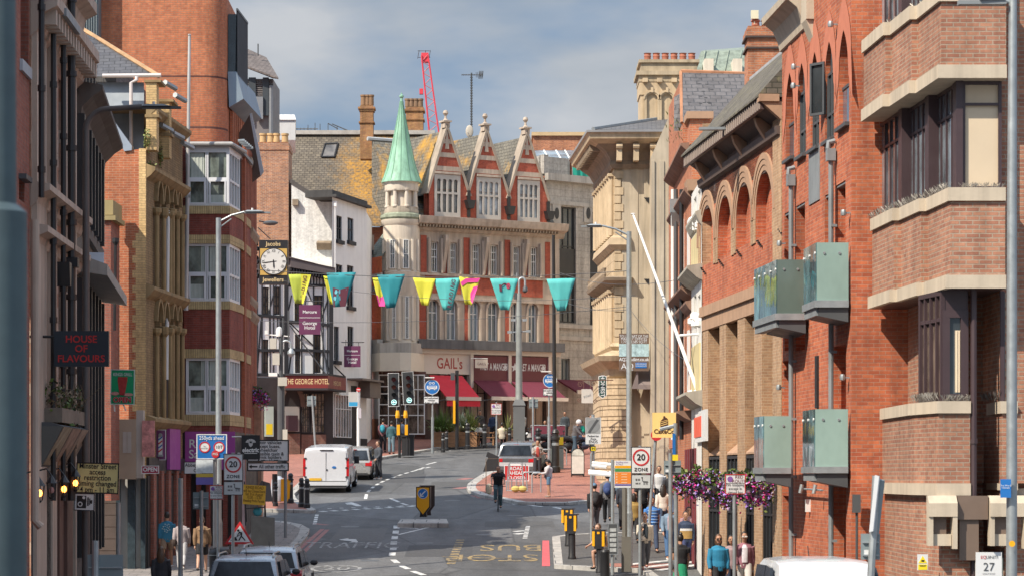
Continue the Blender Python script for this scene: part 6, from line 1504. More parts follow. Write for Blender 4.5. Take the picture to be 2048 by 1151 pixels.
m=MB();a=P(336,430,79.0);m.tub([a,P(333,760,79.0)],0.06,8);m.lathe([(0.06,a.z),(0.1,a.z+0.06),(0.05,a.z+0.14)],(a.x,a.y),8);m.bd('white_downpipe',white_paint,vic,True)
m=MB();m.tub([P(333,758,78.9),P(330,980,78.9)],0.06,8);m.bd('black_downpipe',black,vic)
wp=thg('wall_weed','yellow green weeds growing in the top of the buff brick quoins','plant',P(296,300,75.8));leafblob('foliage',wp,[(P(294,275,75.9),(0.12,0.12,0.35)),(P(322,310,77.8),(0.1,0.1,0.4)),(P(300,330,76.2),(0.2,0.1,0.15))],90,[(leaf_y,3),(leaf_b,1)],0.05,0.2,5)
m=MB();m.pzm([(-20,79.6),(-12.6,79.6),(-12.6,86.0),(-20,86.0)],10,16.2);m.bd('shadow_block',slate_d,vic)  # unseen block added behind the roof to lengthen its shadow on the road
slat=mat('dark_brown_board',(0.085,0.06,0.05),0.7,var=0.2,vs=2)
m=MB(fE);
for k in range(13):z=-0.35+0.36*k;m.box(E(196),E(241),0.02,0.14+0.004*(k%2),z,z+0.345)
m.bd('boarded_shopfront',slat,vic)
m=MB(fE);m.box(E(243),E(276),0.25,0.42,zv(957),zv(838));m.bd('beige_panel',mat('beige_panel',(0.42,0.32,0.23),0.7),vic)
m=MB(fE);m.box(E(276),E(290),0.0,0.35,zv(955),zv(820));m.box(E(250),E(258),.43,.435,zv(905),zv(863));m.box(E(259),E(267),.43,.435,zv(905),zv(863));m.bd('pale_strip',mat('pale_strip',(0.46,0.41,0.36),0.7),vic)
m=MB(fE)
for a,b in((234,242),(257,272),(283,292)):m.box(E(a),E(b),0.03,0.2,-0.4,zv(957))
m.bd('shop_column',mat('dark_teal_tile',(0.03,0.045,0.055),0.35,var=0.5,vs=8),vic)
m=MB(fE);m.box(E(242),E(292),-0.2,0.02,-0.4,zv(955));m.bd('shopfront',mat('shop_white_frame',(0.38,0.37,0.35),0.6),vic)
txx(vic,'S',fE,E(208),zv(872),0.5,swh,0.17)
m=MB(fE);m.box(E(205),E(238),0.16,0.2,zv(925),zv(911));m.bd('food_panel',mat('sky_blue_panel',(0.10,0.42,0.62),0.5,var=0.05),vic);txx(vic,'FOOD',fE,E(222),zv(918),0.15,mat('dark_blue_letter',(0.02,0.07,0.14),0.5),0.205,xs=1.0)
m=MB(fF)
for px in(300,316,330,346,360):u=fF.u(px);m.box(u-0.2,u+0.2,0.0,0.16,-0.4,zF(940))
m.bd('shop_pilaster',nl_brick,vic)
m=MB(fF);m.box(0.02,fF.L,0.0,0.06,-0.4,zF(950));m.box(0.05,fF.L,0.0,0.09,zF(945),zF(915));m.bd('shopfront',dkmetal,vic)
def board(name,label,px0,px1,t,b,Y,mm,edge=None,back=0.06,tilt=0.0,cat='sign'):
 q=P((px0+px1)/2,b,Y);th=thg(name,label,cat,q);g=Fr(XY(px0,Y).xy,XY(px1,Y).xy)
 if tilt:
  c=g.w(g.L/2,0,zc((t+b)/2,Y));ca,sa=math.cos(tilt),math.sin(tilt);base=g.w
  g.w=lambda u,d,z:(lambda du,dz:base(g.L/2+du*ca-dz*sa,d,c.z+du*sa+dz*ca))(u-g.L/2,z-c.z)
 MB(g).box(0,g.L,-back,0,zc(b,Y),zc(t,Y)).bd('sign_panel',mm,th)
 if edge:
  m=MB(g);e=0.02;z0,z1=zc(b,Y),zc(t,Y)
  for a in((0,g.L,z0,z0+e),(0,g.L,z1-e,z1),(0,e,z0+e,z1-e),(g.L-e,g.L,z0+e,z1-e)):m.box(a[0],a[1],0.0,0.012,a[2],a[3])
  m.bd('sign_border',edge,th)
 return th,g,(lambda py:zc(py,Y))
kg,g,z=board('shop_sign','green lit takeaway sign with a red kebab picture, reading OPEN',221,269,738,808,68.0,mat('sign_green',(0.01,0.33,0.13),0.45),swh,0.1,-0.015)
txx(kg,'KINGS GRILL',g,g.L/2,z(748),0.125,swh,0.006,xs=0.72);txx(kg,'OPEN',g,g.L/2,z(799),0.19,srd,0.02,bold=0.035,xs=1.0);txx(kg,'OPEN',g,g.L/2,z(799),0.19,swh,0.008,bold=0.065,xs=1.0)
m=MB(g);c=g.L/2;m.pri([(c-0.12,z(753)),(c+0.13,z(753)),(c+0.13,z(760)),(c+0.06,z(789)),(c-0.07,z(789)),(c-0.13,z(760))],0.001,0.02);m.bd('kebab_picture',mat('kebab_red',(0.40,0.035,0.03),0.6,var=0.35,vs=9),kg)
m=MB(g);m.disc(c-0.2,z(786),0.05,0.001,0.02,14,0.11);m.disc(c+0.16,z(788),0.045,0.001,0.02,14,0.13);m.bd('burger_picture',mat('burger_pink',(0.6,0.28,0.24),0.6,var=0.4,vs=14),kg)
m=MB(g);m.tub([(0.1,-0.05,z(808)),(0.12,-0.05,z(822))],0.02,5);m.tub([(0.35,-0.05,z(808)),(0.42,-0.05,z(820))],0.02,5);m.bd('bracket',white_paint,kg)
ps,g,z=board('shop_poster','pink and cream picture panel beside the beige board, above the red OPEN sign',284,309,840,912,75.5,mat('pink_picture',(0.52,0.22,0.20),0.6,var=0.6,vs=7))
op,g,z=board('shop_sign','small crimson OPEN sign with white capitals in a pale frame',283,318,930,946,75.3,mat('crimson_sign',(0.33,0.015,0.05),0.5),swh);txx(op,'OPEN',g,g.L/2,z(938),0.17,swh,0.006,bold=0.03)
bp,g,z=board('barber_sign','purple edged barber sign with a red, white and blue striped pole',310,332,858,919,77.5,mat('barber_panel',(0.20,0.06,0.17),0.5),swh)
m=MB(g);c=g.L/2;m.box(c-0.06,c+0.06,0.0,0.03,z(908),z(872));m.bd('pole',swh,bp)
for k,(mm)in enumerate((srd,sbl,srd,sbl)):m=MB(g);y=z(904-8*k);m.pri([(c-0.06,y),(c+0.06,y+0.09),(c+0.06,y+0.14),(c-0.06,y+0.05)],0.031,0.034);m.bd('stripe',mm,bp)
m=MB(g);m.disc(c,z(869),0.06,0,0.05,12);m.box(c-.08,c+.08,0,.05,z(912),z(908));m.bd('pole_cap',steel,bp)
magen=mat('magenta_sign',(0.32,0.06,0.29),0.5,var=0.06)
pg=thg('shop_sign','magenta upright shop board seen at an angle, left of the wide magenta fascia','sign',fF.w(fF.u(350),0.1,zF(937)))
m=MB(fF);m.box(fF.u(340,.2),fF.u(361,.2),0.1,0.2,fF.z(350,938),fF.z(350,858));m.bd('sign_panel',magen,pg)
bay=thg('bay_building','red brick building with white bay windows stacked between buff brick bands','building',XY(430,84)+V((0,0,0.1)))
YB4=83.0;z5=lambda py:zc(py,YB4)
bbr=brick('bay_dark_red_brick',(0.26,0.062,0.042),(0.20,0.048,0.035),(0.20,0.09,0.07),0.225,0.075,0.007,0.9,0.14,0.7,0.12,0.5)
sold=brick('buff_soldier_brick',(0.55,0.42,0.22),(0.49,0.365,0.185),(0.30,0.22,0.11),0.075,0.6,0.01,0.9,0.12,1.0,0.15,0.4,off=0.0)
A0,A1,A2=XY(372,YB4).xy,XY(458,YB4).xy,XY(479,85.0).xy
BP=[A0,A1,A2,(A2[0],88.0),(A0[0],88.0)]
def bayband(t,b,e,name,mm):
 m=MB();m.pzm([(A0[0]-e,A0[1]-e),(A1[0]+e*0.4,A1[1]-e),(A2[0]+e,A2[1]-e*0.3),(A2[0]+e,88),(A0[0]-e,88)],z5(b),z5(t));return m.bd(name,mm,bay)
for t,b in((428,470),(618,697),(850,862)):bayband(t+.05,b-.05,0.06,'wall',bbr)
for t,b in((412,428),(470,487),(602,618),(697,715),(828,850)):bayband(t,b,0.085,'soldier_band',sold)
bayband(293,300,0.02,'white_fascia',pvc_white)
m=MB();z=z5(289);m.tub([(A0[0]-.1,A0[1]-.16,z),(A1[0]+.1,A1[1]-.16,z),(A2[0]+0.2,A2[1]-.05,z)],0.07,8);m.bd('gutter',mat('grey_gutter',(0.38,0.37,0.36),0.5),bay,True)
m=MB();m.pzm([(A0[0]-.1,A0[1]-.12),(A1[0]+.06,A1[1]-.12),(A2[0]+0.15,A2[1]-.05),(A2[0]+.15,88),(A0[0]-.1,88)],z5(293)+0.002,z5(286),);m.bd('bay_roof',lead,bay)
m=MB()
for k in range(6):q=P(476+3.4*k,282+3*k,84.7+0.3*k);m.tub([q,q+V((0.22,0.05,0.02))],0.05,6)
m.bd('roof_corbel',steel,bay)
fb1,fb2=Fr(A0,A1),Fr(A1,A2)
rail=mat('curtain_pale',(0.42,0.46,0.42),0.9,var=0.15,vs=3);pg_=glass('bay_glass',(0.075,0.09,0.08),0.06,0.9,1.2,0.35,2.6)
for i,(t,b)in enumerate(((300,412),(487,602),(715,828))):
 z0,z1=z5(b),z5(t);mdu=fb1.L*0.5
 m=MB();m.pzm([(A0[0]+.1,A0[1]+.1),(A1[0]-.08,A1[1]+.1),(A2[0]-.12,A2[1]+.1),(A2[0]-.1,88),(A0[0]+.1,88)],z0,z1);m.bd('bay_core',beam,bay)
 cu=[(0.12,0.42,0.5,0.95,rail),(0.5,0.92,0.05,0.2,rail)]if i==0 else[(0.35,0.5,0.45,0.97,rail),(0.55,0.8,0.45,0.97,rail),(0.08,0.45,0.06,0.3,rail)]
 wdw(bay,fb1,0.0,fb1.L,z0,z1,0.0,pvc_white,pg_,(0.47,0.50),(0.49,0.455),0.085,0.05,curtain=cu)
 m=MB(fb1)
 for a,e in((0.07,0.455),(0.54,0.93)):
  ua,ub=fb1.L*a,fb1.L*e;zt_2=z0+(z1-z0)*0.46
  for bx in((ua,ub,z0+.06,z0+.11),(ua,ub,zt_2-.05,zt_2),(ua,ua+.05,z0+.11,zt_2-.05),(ub-.05,ub,z0+.11,zt_2-.05)):m.box(bx[0],bx[1],0.0,0.035,bx[2],bx[3])
 m.bd('opening_sash',pvc_white,bay)
 wdw(bay,fb2,0.0,fb2.L,z0,z1,0.0,pvc_white,pg_,(0.25,0.5,0.75),(0.47,),0.10,0.05)
m=MB();a=XY(362,83.8);m.pzm([a.xy,(A0[0],83.8),(A0[0],92),(a.x-1,92)],-0.3,z5(290));m.pzm([(A0[0],85.1),(XY(484,85.8).x-.03,85.8),(XY(484,85.8).x-.2,91.3),(A0[0],91.3)],-0.3,z5(282));m.bd('wall',bbr,bay)
fS=Fr(XY(483,85.4).xy,XY(508,91.6).xy);zS=lambda py,px=495:fS.z(px,py)
spb=brick('street_orange_brick',(0.42,0.13,0.065),(0.33,0.095,0.05),(0.25,0.13,0.09),0.225,0.075,0.007,0.9,0.15,0.6,0.15,0.6)
hs=[fqd(fS,a,b,t,e)for a,b in((487,490),(494,497),(501,504))for t,e in((350,440),(480,590),(665,770))]
mb=MB(fS);wall(mb,0,fS.L,0.0,13.85,hs,0,0.2);mb.face((fS.L,0,0),(fS.L,-6,0),(fS.L,-6,13.85),(fS.L,0,13.85));mb.face((0,0,13.85),(fS.L,0,13.85),(fS.L,-7,13.85),(0,-7,13.85));mb.bd('wall',spb,bay)
for q in hs:wdw(bay,fS,*q,-0.15,white_paint,pane,(),(0.5,),0.07)
m=MB(fS)
for k in range(9):u=0.3+fS.L*k/9;m.box(u,u+0.4,0.002,0.1,0.2,zS(300))
m.bd('brick_pilaster',spb,bay)
m=MB(fS)
for px,py,e in((500,468,0.2),(500,603,0.15),(500,632,0.2),(500,330,0.15)):z=fS.z(px,py);m.pxx([(0,z-0.3),(e*0.5,z-0.2),(e,z),(e,z+0.12),(0,z+0.15)],fS.L*0.45,fS.L+0.1)
m.bd('stone_ledge',mat('brown_stone_ledge',(0.36,0.27,0.19),0.88,var=0.15,streak=0.3),bay)
m=MB();m.pzm([XY(498,83).xy,XY(528,83).xy,XY(528,83.6).xy,XY(498,83.6).xy],0,0.01);
b_=MB();q=[P(499,228,89),P(503,226,89),P(527,343,89),P(521,352,89)];b_.v=q+[v+V((0,.15,0))for v in q];b_.f=[[0,1,2,3],[7,6,5,4],[0,4,5,1],[1,5,6,2],[2,6,7,3],[3,7,4,0]];b_.m=[0]*6;b_.bd('bargeboard',mat('pale_grey_barge',(0.42,0.44,0.47),0.6),bay)
b_=MB();b_.face(P(470,280,89.3),P(500,228,89.3),P(522,352,89.3),P(505,365,89.3),P(470,365,89.3));b_.bd('verge_soffit',mat('brown_soffit',(0.14,0.10,0.08),0.8),bay)
res,g,z=board('shop_fascia','wide magenta shop fascia with white lettering under the lowest bay window',370,470,862,938,82.4,magen)
txx(res,'Re',g,0.12,z(887),0.40,swh,0.006,align='LEFT',bold=0.01);txx(res,'Sa           s',g,0.12,z(908),0.40,swh,0.006,align='LEFT',bold=0.01)
m=MB(g);m.disc(0.22,z(934),0.13,0.001,0.01,16,0.22);m.bd('logo_patch',sbk,res);txx(res,'efc',g,0.24,z(934),0.22,swh,0.012)
ab,g,z=board('street_sign','small white street direction plate half hidden below the blue road sign',368,402,922,947,79.0,swh,sbk);txx(ab,'Abbey',g,0.03,z(929),0.15,sbk,0.006,align='LEFT',bold=0.01);txx(ab,'Ch',g,0.3,z(940),0.15,sbk,0.006,align='LEFT',bold=0.01)
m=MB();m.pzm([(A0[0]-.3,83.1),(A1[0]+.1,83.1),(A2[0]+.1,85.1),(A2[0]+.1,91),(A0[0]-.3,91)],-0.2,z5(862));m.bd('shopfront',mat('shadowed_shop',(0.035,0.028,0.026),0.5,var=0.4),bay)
m=MB()
for px in(372,393,412,446,466):a=XY(px,82.9);m.box(a.x,a.x+0.15,82.85,83.09,-0.2,z5(938))
m.bd('shop_pilaster',bbr,bay)
m=MB();a=XY(478,84.9);m.pzm([a.xy,(a.x+.2,85),XY(486,88).xy,XY(478,88).xy],0.0,z5(870));m.bd('shop_end_panel',mat('pale_pink_panel',(0.42,0.33,0.34),0.6,var=0.3,vs=3),bay)
m=MB();a,b=XY(488,90.2),XY(523,90.2);m.box(a.x,b.x,90.2,90.9,0.9,zc(808,90.2));wd=m.bd('timber_pier',mat('pink_timber',(0.44,0.26,0.17),0.7,var=0.3,vs=5,streak=0.35),None);tag(wd,'tall pinkish timber clad pier below the hanging flower basket','pier')
m=MB(fS);
for k in range(3):a=P(345+70*k,846+0.6*k,82.2);m.tub([a,a+V((1.0,0,0.02)),a+V((1.45,0,-0.05))],0.03,5)
o=m.bd('sign_lamp',black,None);tag(o,'row of black swan neck lamps over the magenta fascia','lamp')
rnd=thg('tall_brick_building','tall orange red brick block with a rounded corner and dark banding behind the bay windows','building',XY(330,87)+V((0,0,1)))
YR=86.6;zr=lambda py:zc(py,YR)
rbr=brick('round_block_brick',(0.56,0.19,0.085),(0.44,0.135,0.065),(0.36,0.19,0.12),0.225,0.075,0.010,0.9,0.15,0.45,0.15,0.6)
x0,x1=XY(120,YR).x,XY(405,YR).x;r=0.78;pl=[(x0,YR),(x1,YR)]
pl=[(x0,YR)]+[(x1+r*math.sin(math.radians(a)),YR+r-r*math.cos(math.radians(a)))for a in range(0,91,10)]+[(x1+r-0.1,92.5),(x0,92.5)]
rows=[(330,257),(253,155),(151,-12)]
m=MB()
for b,t in rows:m.pzm(pl,zr(b),zr(t))
m.bd('wall',rbr,rnd,True)
m=MB()
for b,t in((257,253),(155,151)):m.pzm(pl,zr(b)+0.001,zr(t)-0.001)
m.bd('dark_band',brick('dark_band_brick',(0.16,0.06,0.045),(0.13,0.05,0.04),(0.1,0.05,0.04)),rnd,True)
fP=Fr((x1+r+0.02,87.5),(x1+r+0.16,92.3))
m=MB(fP);za_,zb_2=fP.z(470,230),fP.z(470,160);m.pxx([(0.05,za_),(0.55,za_+0.3),(0.3,zb_2),(0.0,zb_2)],-0.2,fP.L);m.bd('lead_apron',mat('blue_grey_zinc',(0.22,0.28,0.34),0.5,0.3,0.1),rnd)
m=MB(fP);z9,z8=fP.z(465,160),fP.z(465,40);m.pxx([(0.0,z9),(0.25,z9),(0.28,z8),(0.0,z8)],-0.1,fP.L-2.2);m.bd('attic_glazing',glass('dark_attic_glass',(0.02,0.03,0.036),0.15),rnd)
m=MB(fP)
for k in range(9):u=0.1+(fP.L-2.4)*k/8;m.tub([(u,0.3,z9),(u,0.3,z9+2.3)],0.04,4)
m.box(-0.1,fP.L-2.2,0.28,0.34,z9+2.25,z9+2.33);m.bd('glazing_rail',dgr,rnd)
m=MB(fP);m.box(-0.1,fP.L,-3,-0.02,12,za_);
for k in range(10):u=0.3+fP.L*k/10;m.box(u,u+0.35,0.0,0.12,12,za_-0.05)
m.bd('street_wall',rbr,rnd)
lt=thg('louvre_tower','grey louvred tower with a hipped tile roof beyond the rounded brick block','tower',XY(515,140)+V((0,0,10)))
YL=140.0;zl_=lambda py:zc(py,YL);lg=mat('louvre_grey',(0.17,0.155,0.155),0.7,var=0.15);f=frpx(470,YL,546,YL)
m=MB(f)
for k in range(20):z=zl_(232)+k*0.105;m.pxx([(0.0,z),(0.08,z-0.03),(0.08,z),(0.0,z+0.05)],0,f.L)
m.box(0,f.L,-4,-0.02,zl_(300),zl_(158));m.bd('louvres',lg,lt)
m=MB(f)
for a,b in((498,512),(526,538)):m.box(f.u(a),f.u(b),0.0,0.16,zl_(232),zl_(156))
m.bd('dark_opening',mat('slate_blue_panel',(0.035,0.045,0.055),0.6),lt)
m=MB(f);m.tub([(f.L-0.1,0.1,zl_(300)),(f.L-0.1,0.1,zl_(172))],0.12,8);m.box(f.u(486),f.u(500),0.1,0.3,zl_(240),zl_(185));m.box(f.u(513),f.u(527),0.1,0.3,zl_(240),zl_(195));m.bd('duct',mat('duct_grey',(0.22,0.23,0.245),0.5,0.3),lt)
m=MB();m.pzm([XY(460,139.4).xy,XY(557,139.4).xy,XY(557,146).xy,XY(460,146).xy],zl_(150),zl_(150)+0.001,None);
m=MB();m.face(P(455,118,139.3),P(557,156,139.3),P(533,115,142),P(455,80,142));m.face(P(557,156,139.3),P(548,156,146),P(533,115,142));m.face(P(455,122,139.3),P(557,159,139.3),P(557,156,139.3),P(455,118,139.3));m.face(P(455,122,139.3),P(557,159,139.3),P(545,157,142),P(455,120,142));m.bd('roof',brick('brown_grey_tile',(0.20,0.165,0.15),(0.15,0.125,0.115),(0.07,0.06,0.055),0.3,0.16,0.015),lt)
m=MB()
for px,t,b in((485,75,97),(516,88,108)):m.tub([P(px,b+4,141),P(px,t,141)],0.04,5)
m.bd('lightning_rod',dgr,lt)
wb=thg('plant_room','flat white rooftop plant room left of the wide slate roof','building',P(545,270,146));m=MB()
m.pzm([XY(500,146).xy,XY(591,146).xy,XY(591,152).xy,XY(500,152).xy],zc(280,146),zc(240,146));m.bd('wall',mat('white_cladding',(0.56,0.57,0.58),0.6,var=0.05,streak=0.1),wb)
m=MB();m.pzm([XY(499,145.9).xy,XY(592,145.9).xy,XY(592,152).xy,XY(499,152).xy],zc(240,146),zc(228,146),[XY(500,146.3).xy,XY(589,146.3).xy,XY(589,152).xy,XY(500,152).xy]);m.bd('capping',mat('white_capping',(0.6,0.6,0.6),0.6,streak=0.1),wb)
fp=thg('flagpole','tall slim grey white flagpole in front of the bay windows','pole',P(374,620,82.2));m=MB();a,b=P(379,72,82.2),P(372,620,82.2)
m.tub([b,a],[0.075,0.045],10);m.ball(tuple(a+V((0,0,0.03))),0.06,8,(1,1,0.5));m.bd('pole',mat('pole_white',(0.48,0.47,0.46),0.5,0.2,0.2,0.6),fp,True)
m=MB()
for py in(392,598):q=P(374,py,82.2);m.box(q.x-0.55,q.x+0.1,82.15,82.35,q.z-0.04,q.z+0.04)
m.bd('clamp',steel,fp)
def post(name,label,cat,base,top,r,mm=steel,r2=None,extra=(),group=None):
 t=thg(name,label,cat,base,group);m=MB();m.tub([V(base),V((base[0]if top is None else top[0],base[1]if top is None else top[1],top[2]))],[r,r2 or r],10);m.bd('pole',mm,t,True);return t
def plt(t,px0,px1,py0,py1,Y,mm=swh,edge=None,name='sign_panel',ang=0.0,tilt=0.0):
 """sign panel on an upright frame; returns its frame and a pixel-to-height function"""
 c=XY((px0+px1)/2,Y);wd=(px1-px0)*Y/F;a=math.radians(ang);hx,hy=math.cos(a)*wd/2,math.sin(a)*wd/2
 g=Fr((c.x-hx,c.y-hy),(c.x+hx,c.y+hy));g.n=-g.n if g.n.y>0 else g.n;g.sx=1;z0,z1=zc(py1,Y),zc(py0,Y)
 if tilt:
  zm=(z0+z1)/2;ca,sa=math.cos(tilt),math.sin(tilt);base=g.w
  g.w=lambda u,d,z:base(g.L/2+(u-g.L/2)*ca-(z-zm)*sa,d,zm+(u-g.L/2)*sa+(z-zm)*ca)
 MB(g).box(0,g.L,-0.025,0,z0,z1).bd(name,mm,t)
 if edge:
  m=MB(g);e=max(0.018,g.L*0.03)
  for b in((0,g.L,z0,z0+e),(0,g.L,z1-e,z1),(0,e,z0+e,z1-e),(g.L-e,g.L,z0+e,z1-e)):m.box(b[0],b[1],0.0,0.008,b[2],b[3])
  m.bd('sign_border',edge,t)
 return g,(lambda py:zc(py,Y))
def lines(t,g,z,rows,mm=sbk,d=0.006,xs=0.9):
 for s,py,hpx,Y in rows:txx(t,s,g,g.L/2,z(py),hpx*Y/F,mm,d,bold=0.015,xs=xs)
def street_lamp(label,px,Y,py_top,arm,headw,hgt=None,r=0.085,foot=None,mm=steel,curved=False,group=None,tint=None):
 base=XY(px,Y);base.z=gz(Y)+0.12 if foot is None else foot
 t=thg('street_lamp',label,'street lamp',base,group);zt=zc(py_top,Y);x,y=base.x,base.y;m=MB()
 zmid=base.z+1.6
 if not curved:
  m.tub([(x,y,base.z),(x,y,zmid)],r*1.35,12);m.tub([(x,y,zmid),(x,y,zmid+0.12),(x,y,zt)],[r*1.35,r*1.05,r*0.9],12);m.bd('pole',mm,t,True)
  ax=arm*Y/F;m=MB();m.tub([(x,y,zt-0.12),(x+ax*0.5,y,zt+0.08),(x+ax,y,zt+0.18)],0.03,8);m.tub([(x,y,zt-0.3),(x+ax*0.5,y,zt-0.02)],0.02,6);m.bd('arm',mm,t,True)
  hx,hz=x+ax,zt+0.18;s=1 if arm>0 else-1
 else:
  ax=arm*Y/F;rr=abs(ax)*0.38;pts=[(x,y,base.z),(x,y,zt-rr)]
  s=1 if arm>0 else-1
  pts2=[(x,y,zt-rr)]+[(x+s*(rr-rr*math.cos(math.radians(k))),y,zt-rr+rr*math.sin(math.radians(k)))for k in range(15,91,15)]+[(x+ax,y,zt+0.05)]
  m.tub(pts,[r*1.1,r*0.85],12);m.bd('pole',mm,t,True);m=MB();m.tub(pts2,[r*0.85]*3+[r*0.7]*(len(pts2)-3),10);m.bd('arm',mm,t,True)
  hx,hz=x+ax,zt+0.05
 w_=headw*Y/F*s
 m=MB();m.v=[];m.pzm([(hx,y-0.08),(hx+w_,y-0.06),(hx+w_,y+0.06),(hx,y+0.08)],hz-0.05,hz,None);m.pzm([(hx+w_*0.02,y-0.13),(hx+w_*0.75,y-0.13),(hx+w_*0.75,y+0.13),(hx+w_*0.02,y+0.13)],hz,hz+0.05,[(hx+w_*0.1,y-0.05),(hx+w_*0.55,y-0.05),(hx+w_*0.55,y+0.05),(hx+w_*0.1,y+0.05)])
 m.bd('lamp_head',tint or grey_paint,t)
 m=MB();m.tub([(hx+w_*0.3,y,hz+0.04),(hx+w_*0.3,y,hz+0.11)],0.03,8);m.bd('photocell',white_paint,t)
 return t
dkpole=mat('brown_grey_pole',(0.115,0.10,0.095),0.5,0.2,0.2,1.5)
street_lamp('tall brown grey street lamp with a curved neck, left of the orange gable wall',172,54.6,218,112,78,r=0.085,mm=dkpole,curved=True,tint=dgr)
street_lamp('street lamp on the left pavement rising past the bay windows, its arm reaching right',437,73.5,436,52,52,r=0.085)
street_lamp('street lamp in front of the honey stone bank, its arm reaching left',1258,76.5,463,-54,42,r=0.085,foot=0.25)
m=MB();t=thg('street_lamp','close steel street lamp at the right edge in front of the brown brick offices','street lamp',XY(2024,37)+V((0,0,-0.24)))
m.tub([XY(2023,37)+V((0,0,-0.24)),P(2024,400,37),P(2026,-40,37)],[0.085,0.075,0.06],14);m.bd('pole',steel,t,True)
m=MB();a=P(2024,5,37);m.tub([a,a+V((-0.13,0,0.02))],0.025,8);m.bd('arm',steel,t)
m=MB();m.pzm([(a.x-0.80,36.93),(a.x-0.1,36.9),(a.x-0.1,37.1),(a.x-0.80,37.07)],a.z-0.04,a.z+0.02);m.pzm([(a.x-0.50,36.88),(a.x-0.12,36.88),(a.x-.12,37.12),(a.x-0.50,37.12)],a.z+0.02,a.z+0.1,[(a.x-0.45,36.95),(a.x-0.16,36.95),(a.x-.16,37.05),(a.x-0.45,37.05)]);m.bd('lamp_head',grey_paint,t)
g,z=plt(t,2001,2022,957,994,36.85,sbl,None,ang=-8);txx(t,'One Way &\nVehicles',g,g.L/2,z(972),0.035,swh,0.005,bold=0.0)
m=MB(g);m.disc(g.L/2+0.09,z(1086),0.045,0.0,0.02,14);m.bd('number_disc',amber,t)
t=thg('street_lamp','flat headed lamp reaching left from the moss roofed brick building\'s eave','street lamp',fA.w(fA.u(1500),0.3,fA.z(1470,258)))
q=P(1495,259,67.0);m=MB();m.tub([q,q+V((-0.45,0,0.0))],0.03,8);m.bd('arm',steel,t)
m=MB();m.pzm([(q.x-1.30,66.9),(q.x-0.28,66.85),(q.x-0.28,67.15),(q.x-1.3,67.1)],q.z-0.02,q.z+0.05);m.bd('lamp_head',grey_paint,t)
m=MB();m.tub([q+V((-.35,0,.05)),q+V((-.35,0,.14))],0.035,8);m.bd('photocell',white_paint,t)
t=thg('street_lamp','dark floodlight on a thin bracket above the round clock','street lamp',P(545,450,116));m=MB();q=P(541,446,116);m.ball(tuple(q),0.36,10,(1,0.6,0.32));m.bd('lamp_head',dgr,t,True)
m=MB();m.tub([P(518,442,116),q],0.035,5);m.tub([P(516,455,116),P(541,478,116)],0.025,5);m.bd('arm',black,t)
Yc_=133.0;q=XY(1038,Yc_);q.z=gz(Yc_)+0.12;zz_=lambda py:zc(py,Yc_)
t=thg('street_lamp','tall weathered column with a square base and a swan neck before the maroon awnings','street lamp',q)
colm=mat('weathered_column',(0.27,0.29,0.275),0.6,0.1,0.25,1.2,0.3);m=MB();s=0.31
m.pzm([(q.x-s,Yc_-s),(q.x+s,Yc_-s),(q.x+s,Yc_+s),(q.x-s,Yc_+s)],q.z,zz_(810));sq=lambda e:[(q.x-e,Yc_-e),(q.x+e,Yc_-e),(q.x+e,Yc_+e),(q.x-e,Yc_+e)]
m.pzm(sq(0.35),zz_(810),zz_(798),sq(0.22));m.bd('base',mat('column_base_grey',(0.12,0.125,0.125),0.6,var=0.12),t)
m=MB();m.tub([(q.x,Yc_,zz_(802)),(q.x,Yc_,zz_(586))],[0.19,0.13],12);m.bd('pole',colm,t,True)
m=MB();m.tub([(q.x,Yc_,zz_(590)),(q.x,Yc_,zz_(562))]+[(q.x+0.16-0.16*math.cos(math.radians(k)),Yc_,zz_(562)+0.18*math.sin(math.radians(k)))for k in range(20,181,20)]+[(q.x+0.32,Yc_,zz_(574))],0.055,8);m.bd('swan_neck',steel,t,True)
m=MB();m.lathe([(0.05,zz_(570)),(0.13,zz_(576)),(0.14,zz_(582)),(0,zz_(586))],(q.x+0.33,Yc_),10);m.box(q.x-0.25,q.x-0.12,Yc_-.1,Yc_+.1,zz_(598),zz_(585));m.bd('dome_camera',dgr,t,True)
m=MB();m.tub([(q.x-0.45,Yc_,zz_(664)),(q.x+0.5,Yc_,zz_(662))],0.035,6);m.tub([(q.x-0.12,Yc_,zz_(560)),(q.x-0.12,Yc_,zz_(545))],0.02,5)
for dx,py in((-0.3,640),(0.3,640),(-0.5,664),(0.5,662)):m.box(q.x+dx-0.12,q.x+dx+0.12,Yc_-0.1,Yc_+0.1,zz_(py+2),zz_(py-3))
m.bd('floodlight_arm',steel,t)
post('black_pole','tall thin black pole beside the right hand turquoise pennant','pole',(XY(1110,121).x,121,gz(121)+.12),P(1107,470,121),0.11,black,0.075)
t=post('black_pole','black pole with small signal head and yellow box before the bright red awning','pole',(XY(914,139).x,139,gz(139)+.12),P(914,740,139),0.1,black)
m=MB();a=P(906,752,138.9);m.box(a.x-0.13,a.x+0.1,138.8,139,a.z-.2,a.z+.2);m.bd('signal_head',dgr,t)
m=MB();a=P(909,820,138.9);m.box(a.x-0.08,a.x+0.05,138.8,138.95,zc(846,139),zc(800,139));m.bd('push_button_box',amber,t)
t=thg('flagpole','white flagpole slanting out from the narrow stucco building across the bank','pole',P(1398,784,75.6));m=MB();a,b=P(1396,782,75.8),P(1266,428,79.5);m.tub([a,a.lerp(b,0.3),b],[0.065,0.055,0.035],10);m.ball(tuple(b),0.08,8,(1,1,0.35));m.bd('pole',white_paint,t,True)
m=MB();m.tub([P(1360,670,76.2),P(1404,667,75)],0.04,8);m.bd('strut',white_paint,t)
Yk=112.0;zk=lambda py:zc(py,Yk);sk_=Yk/F
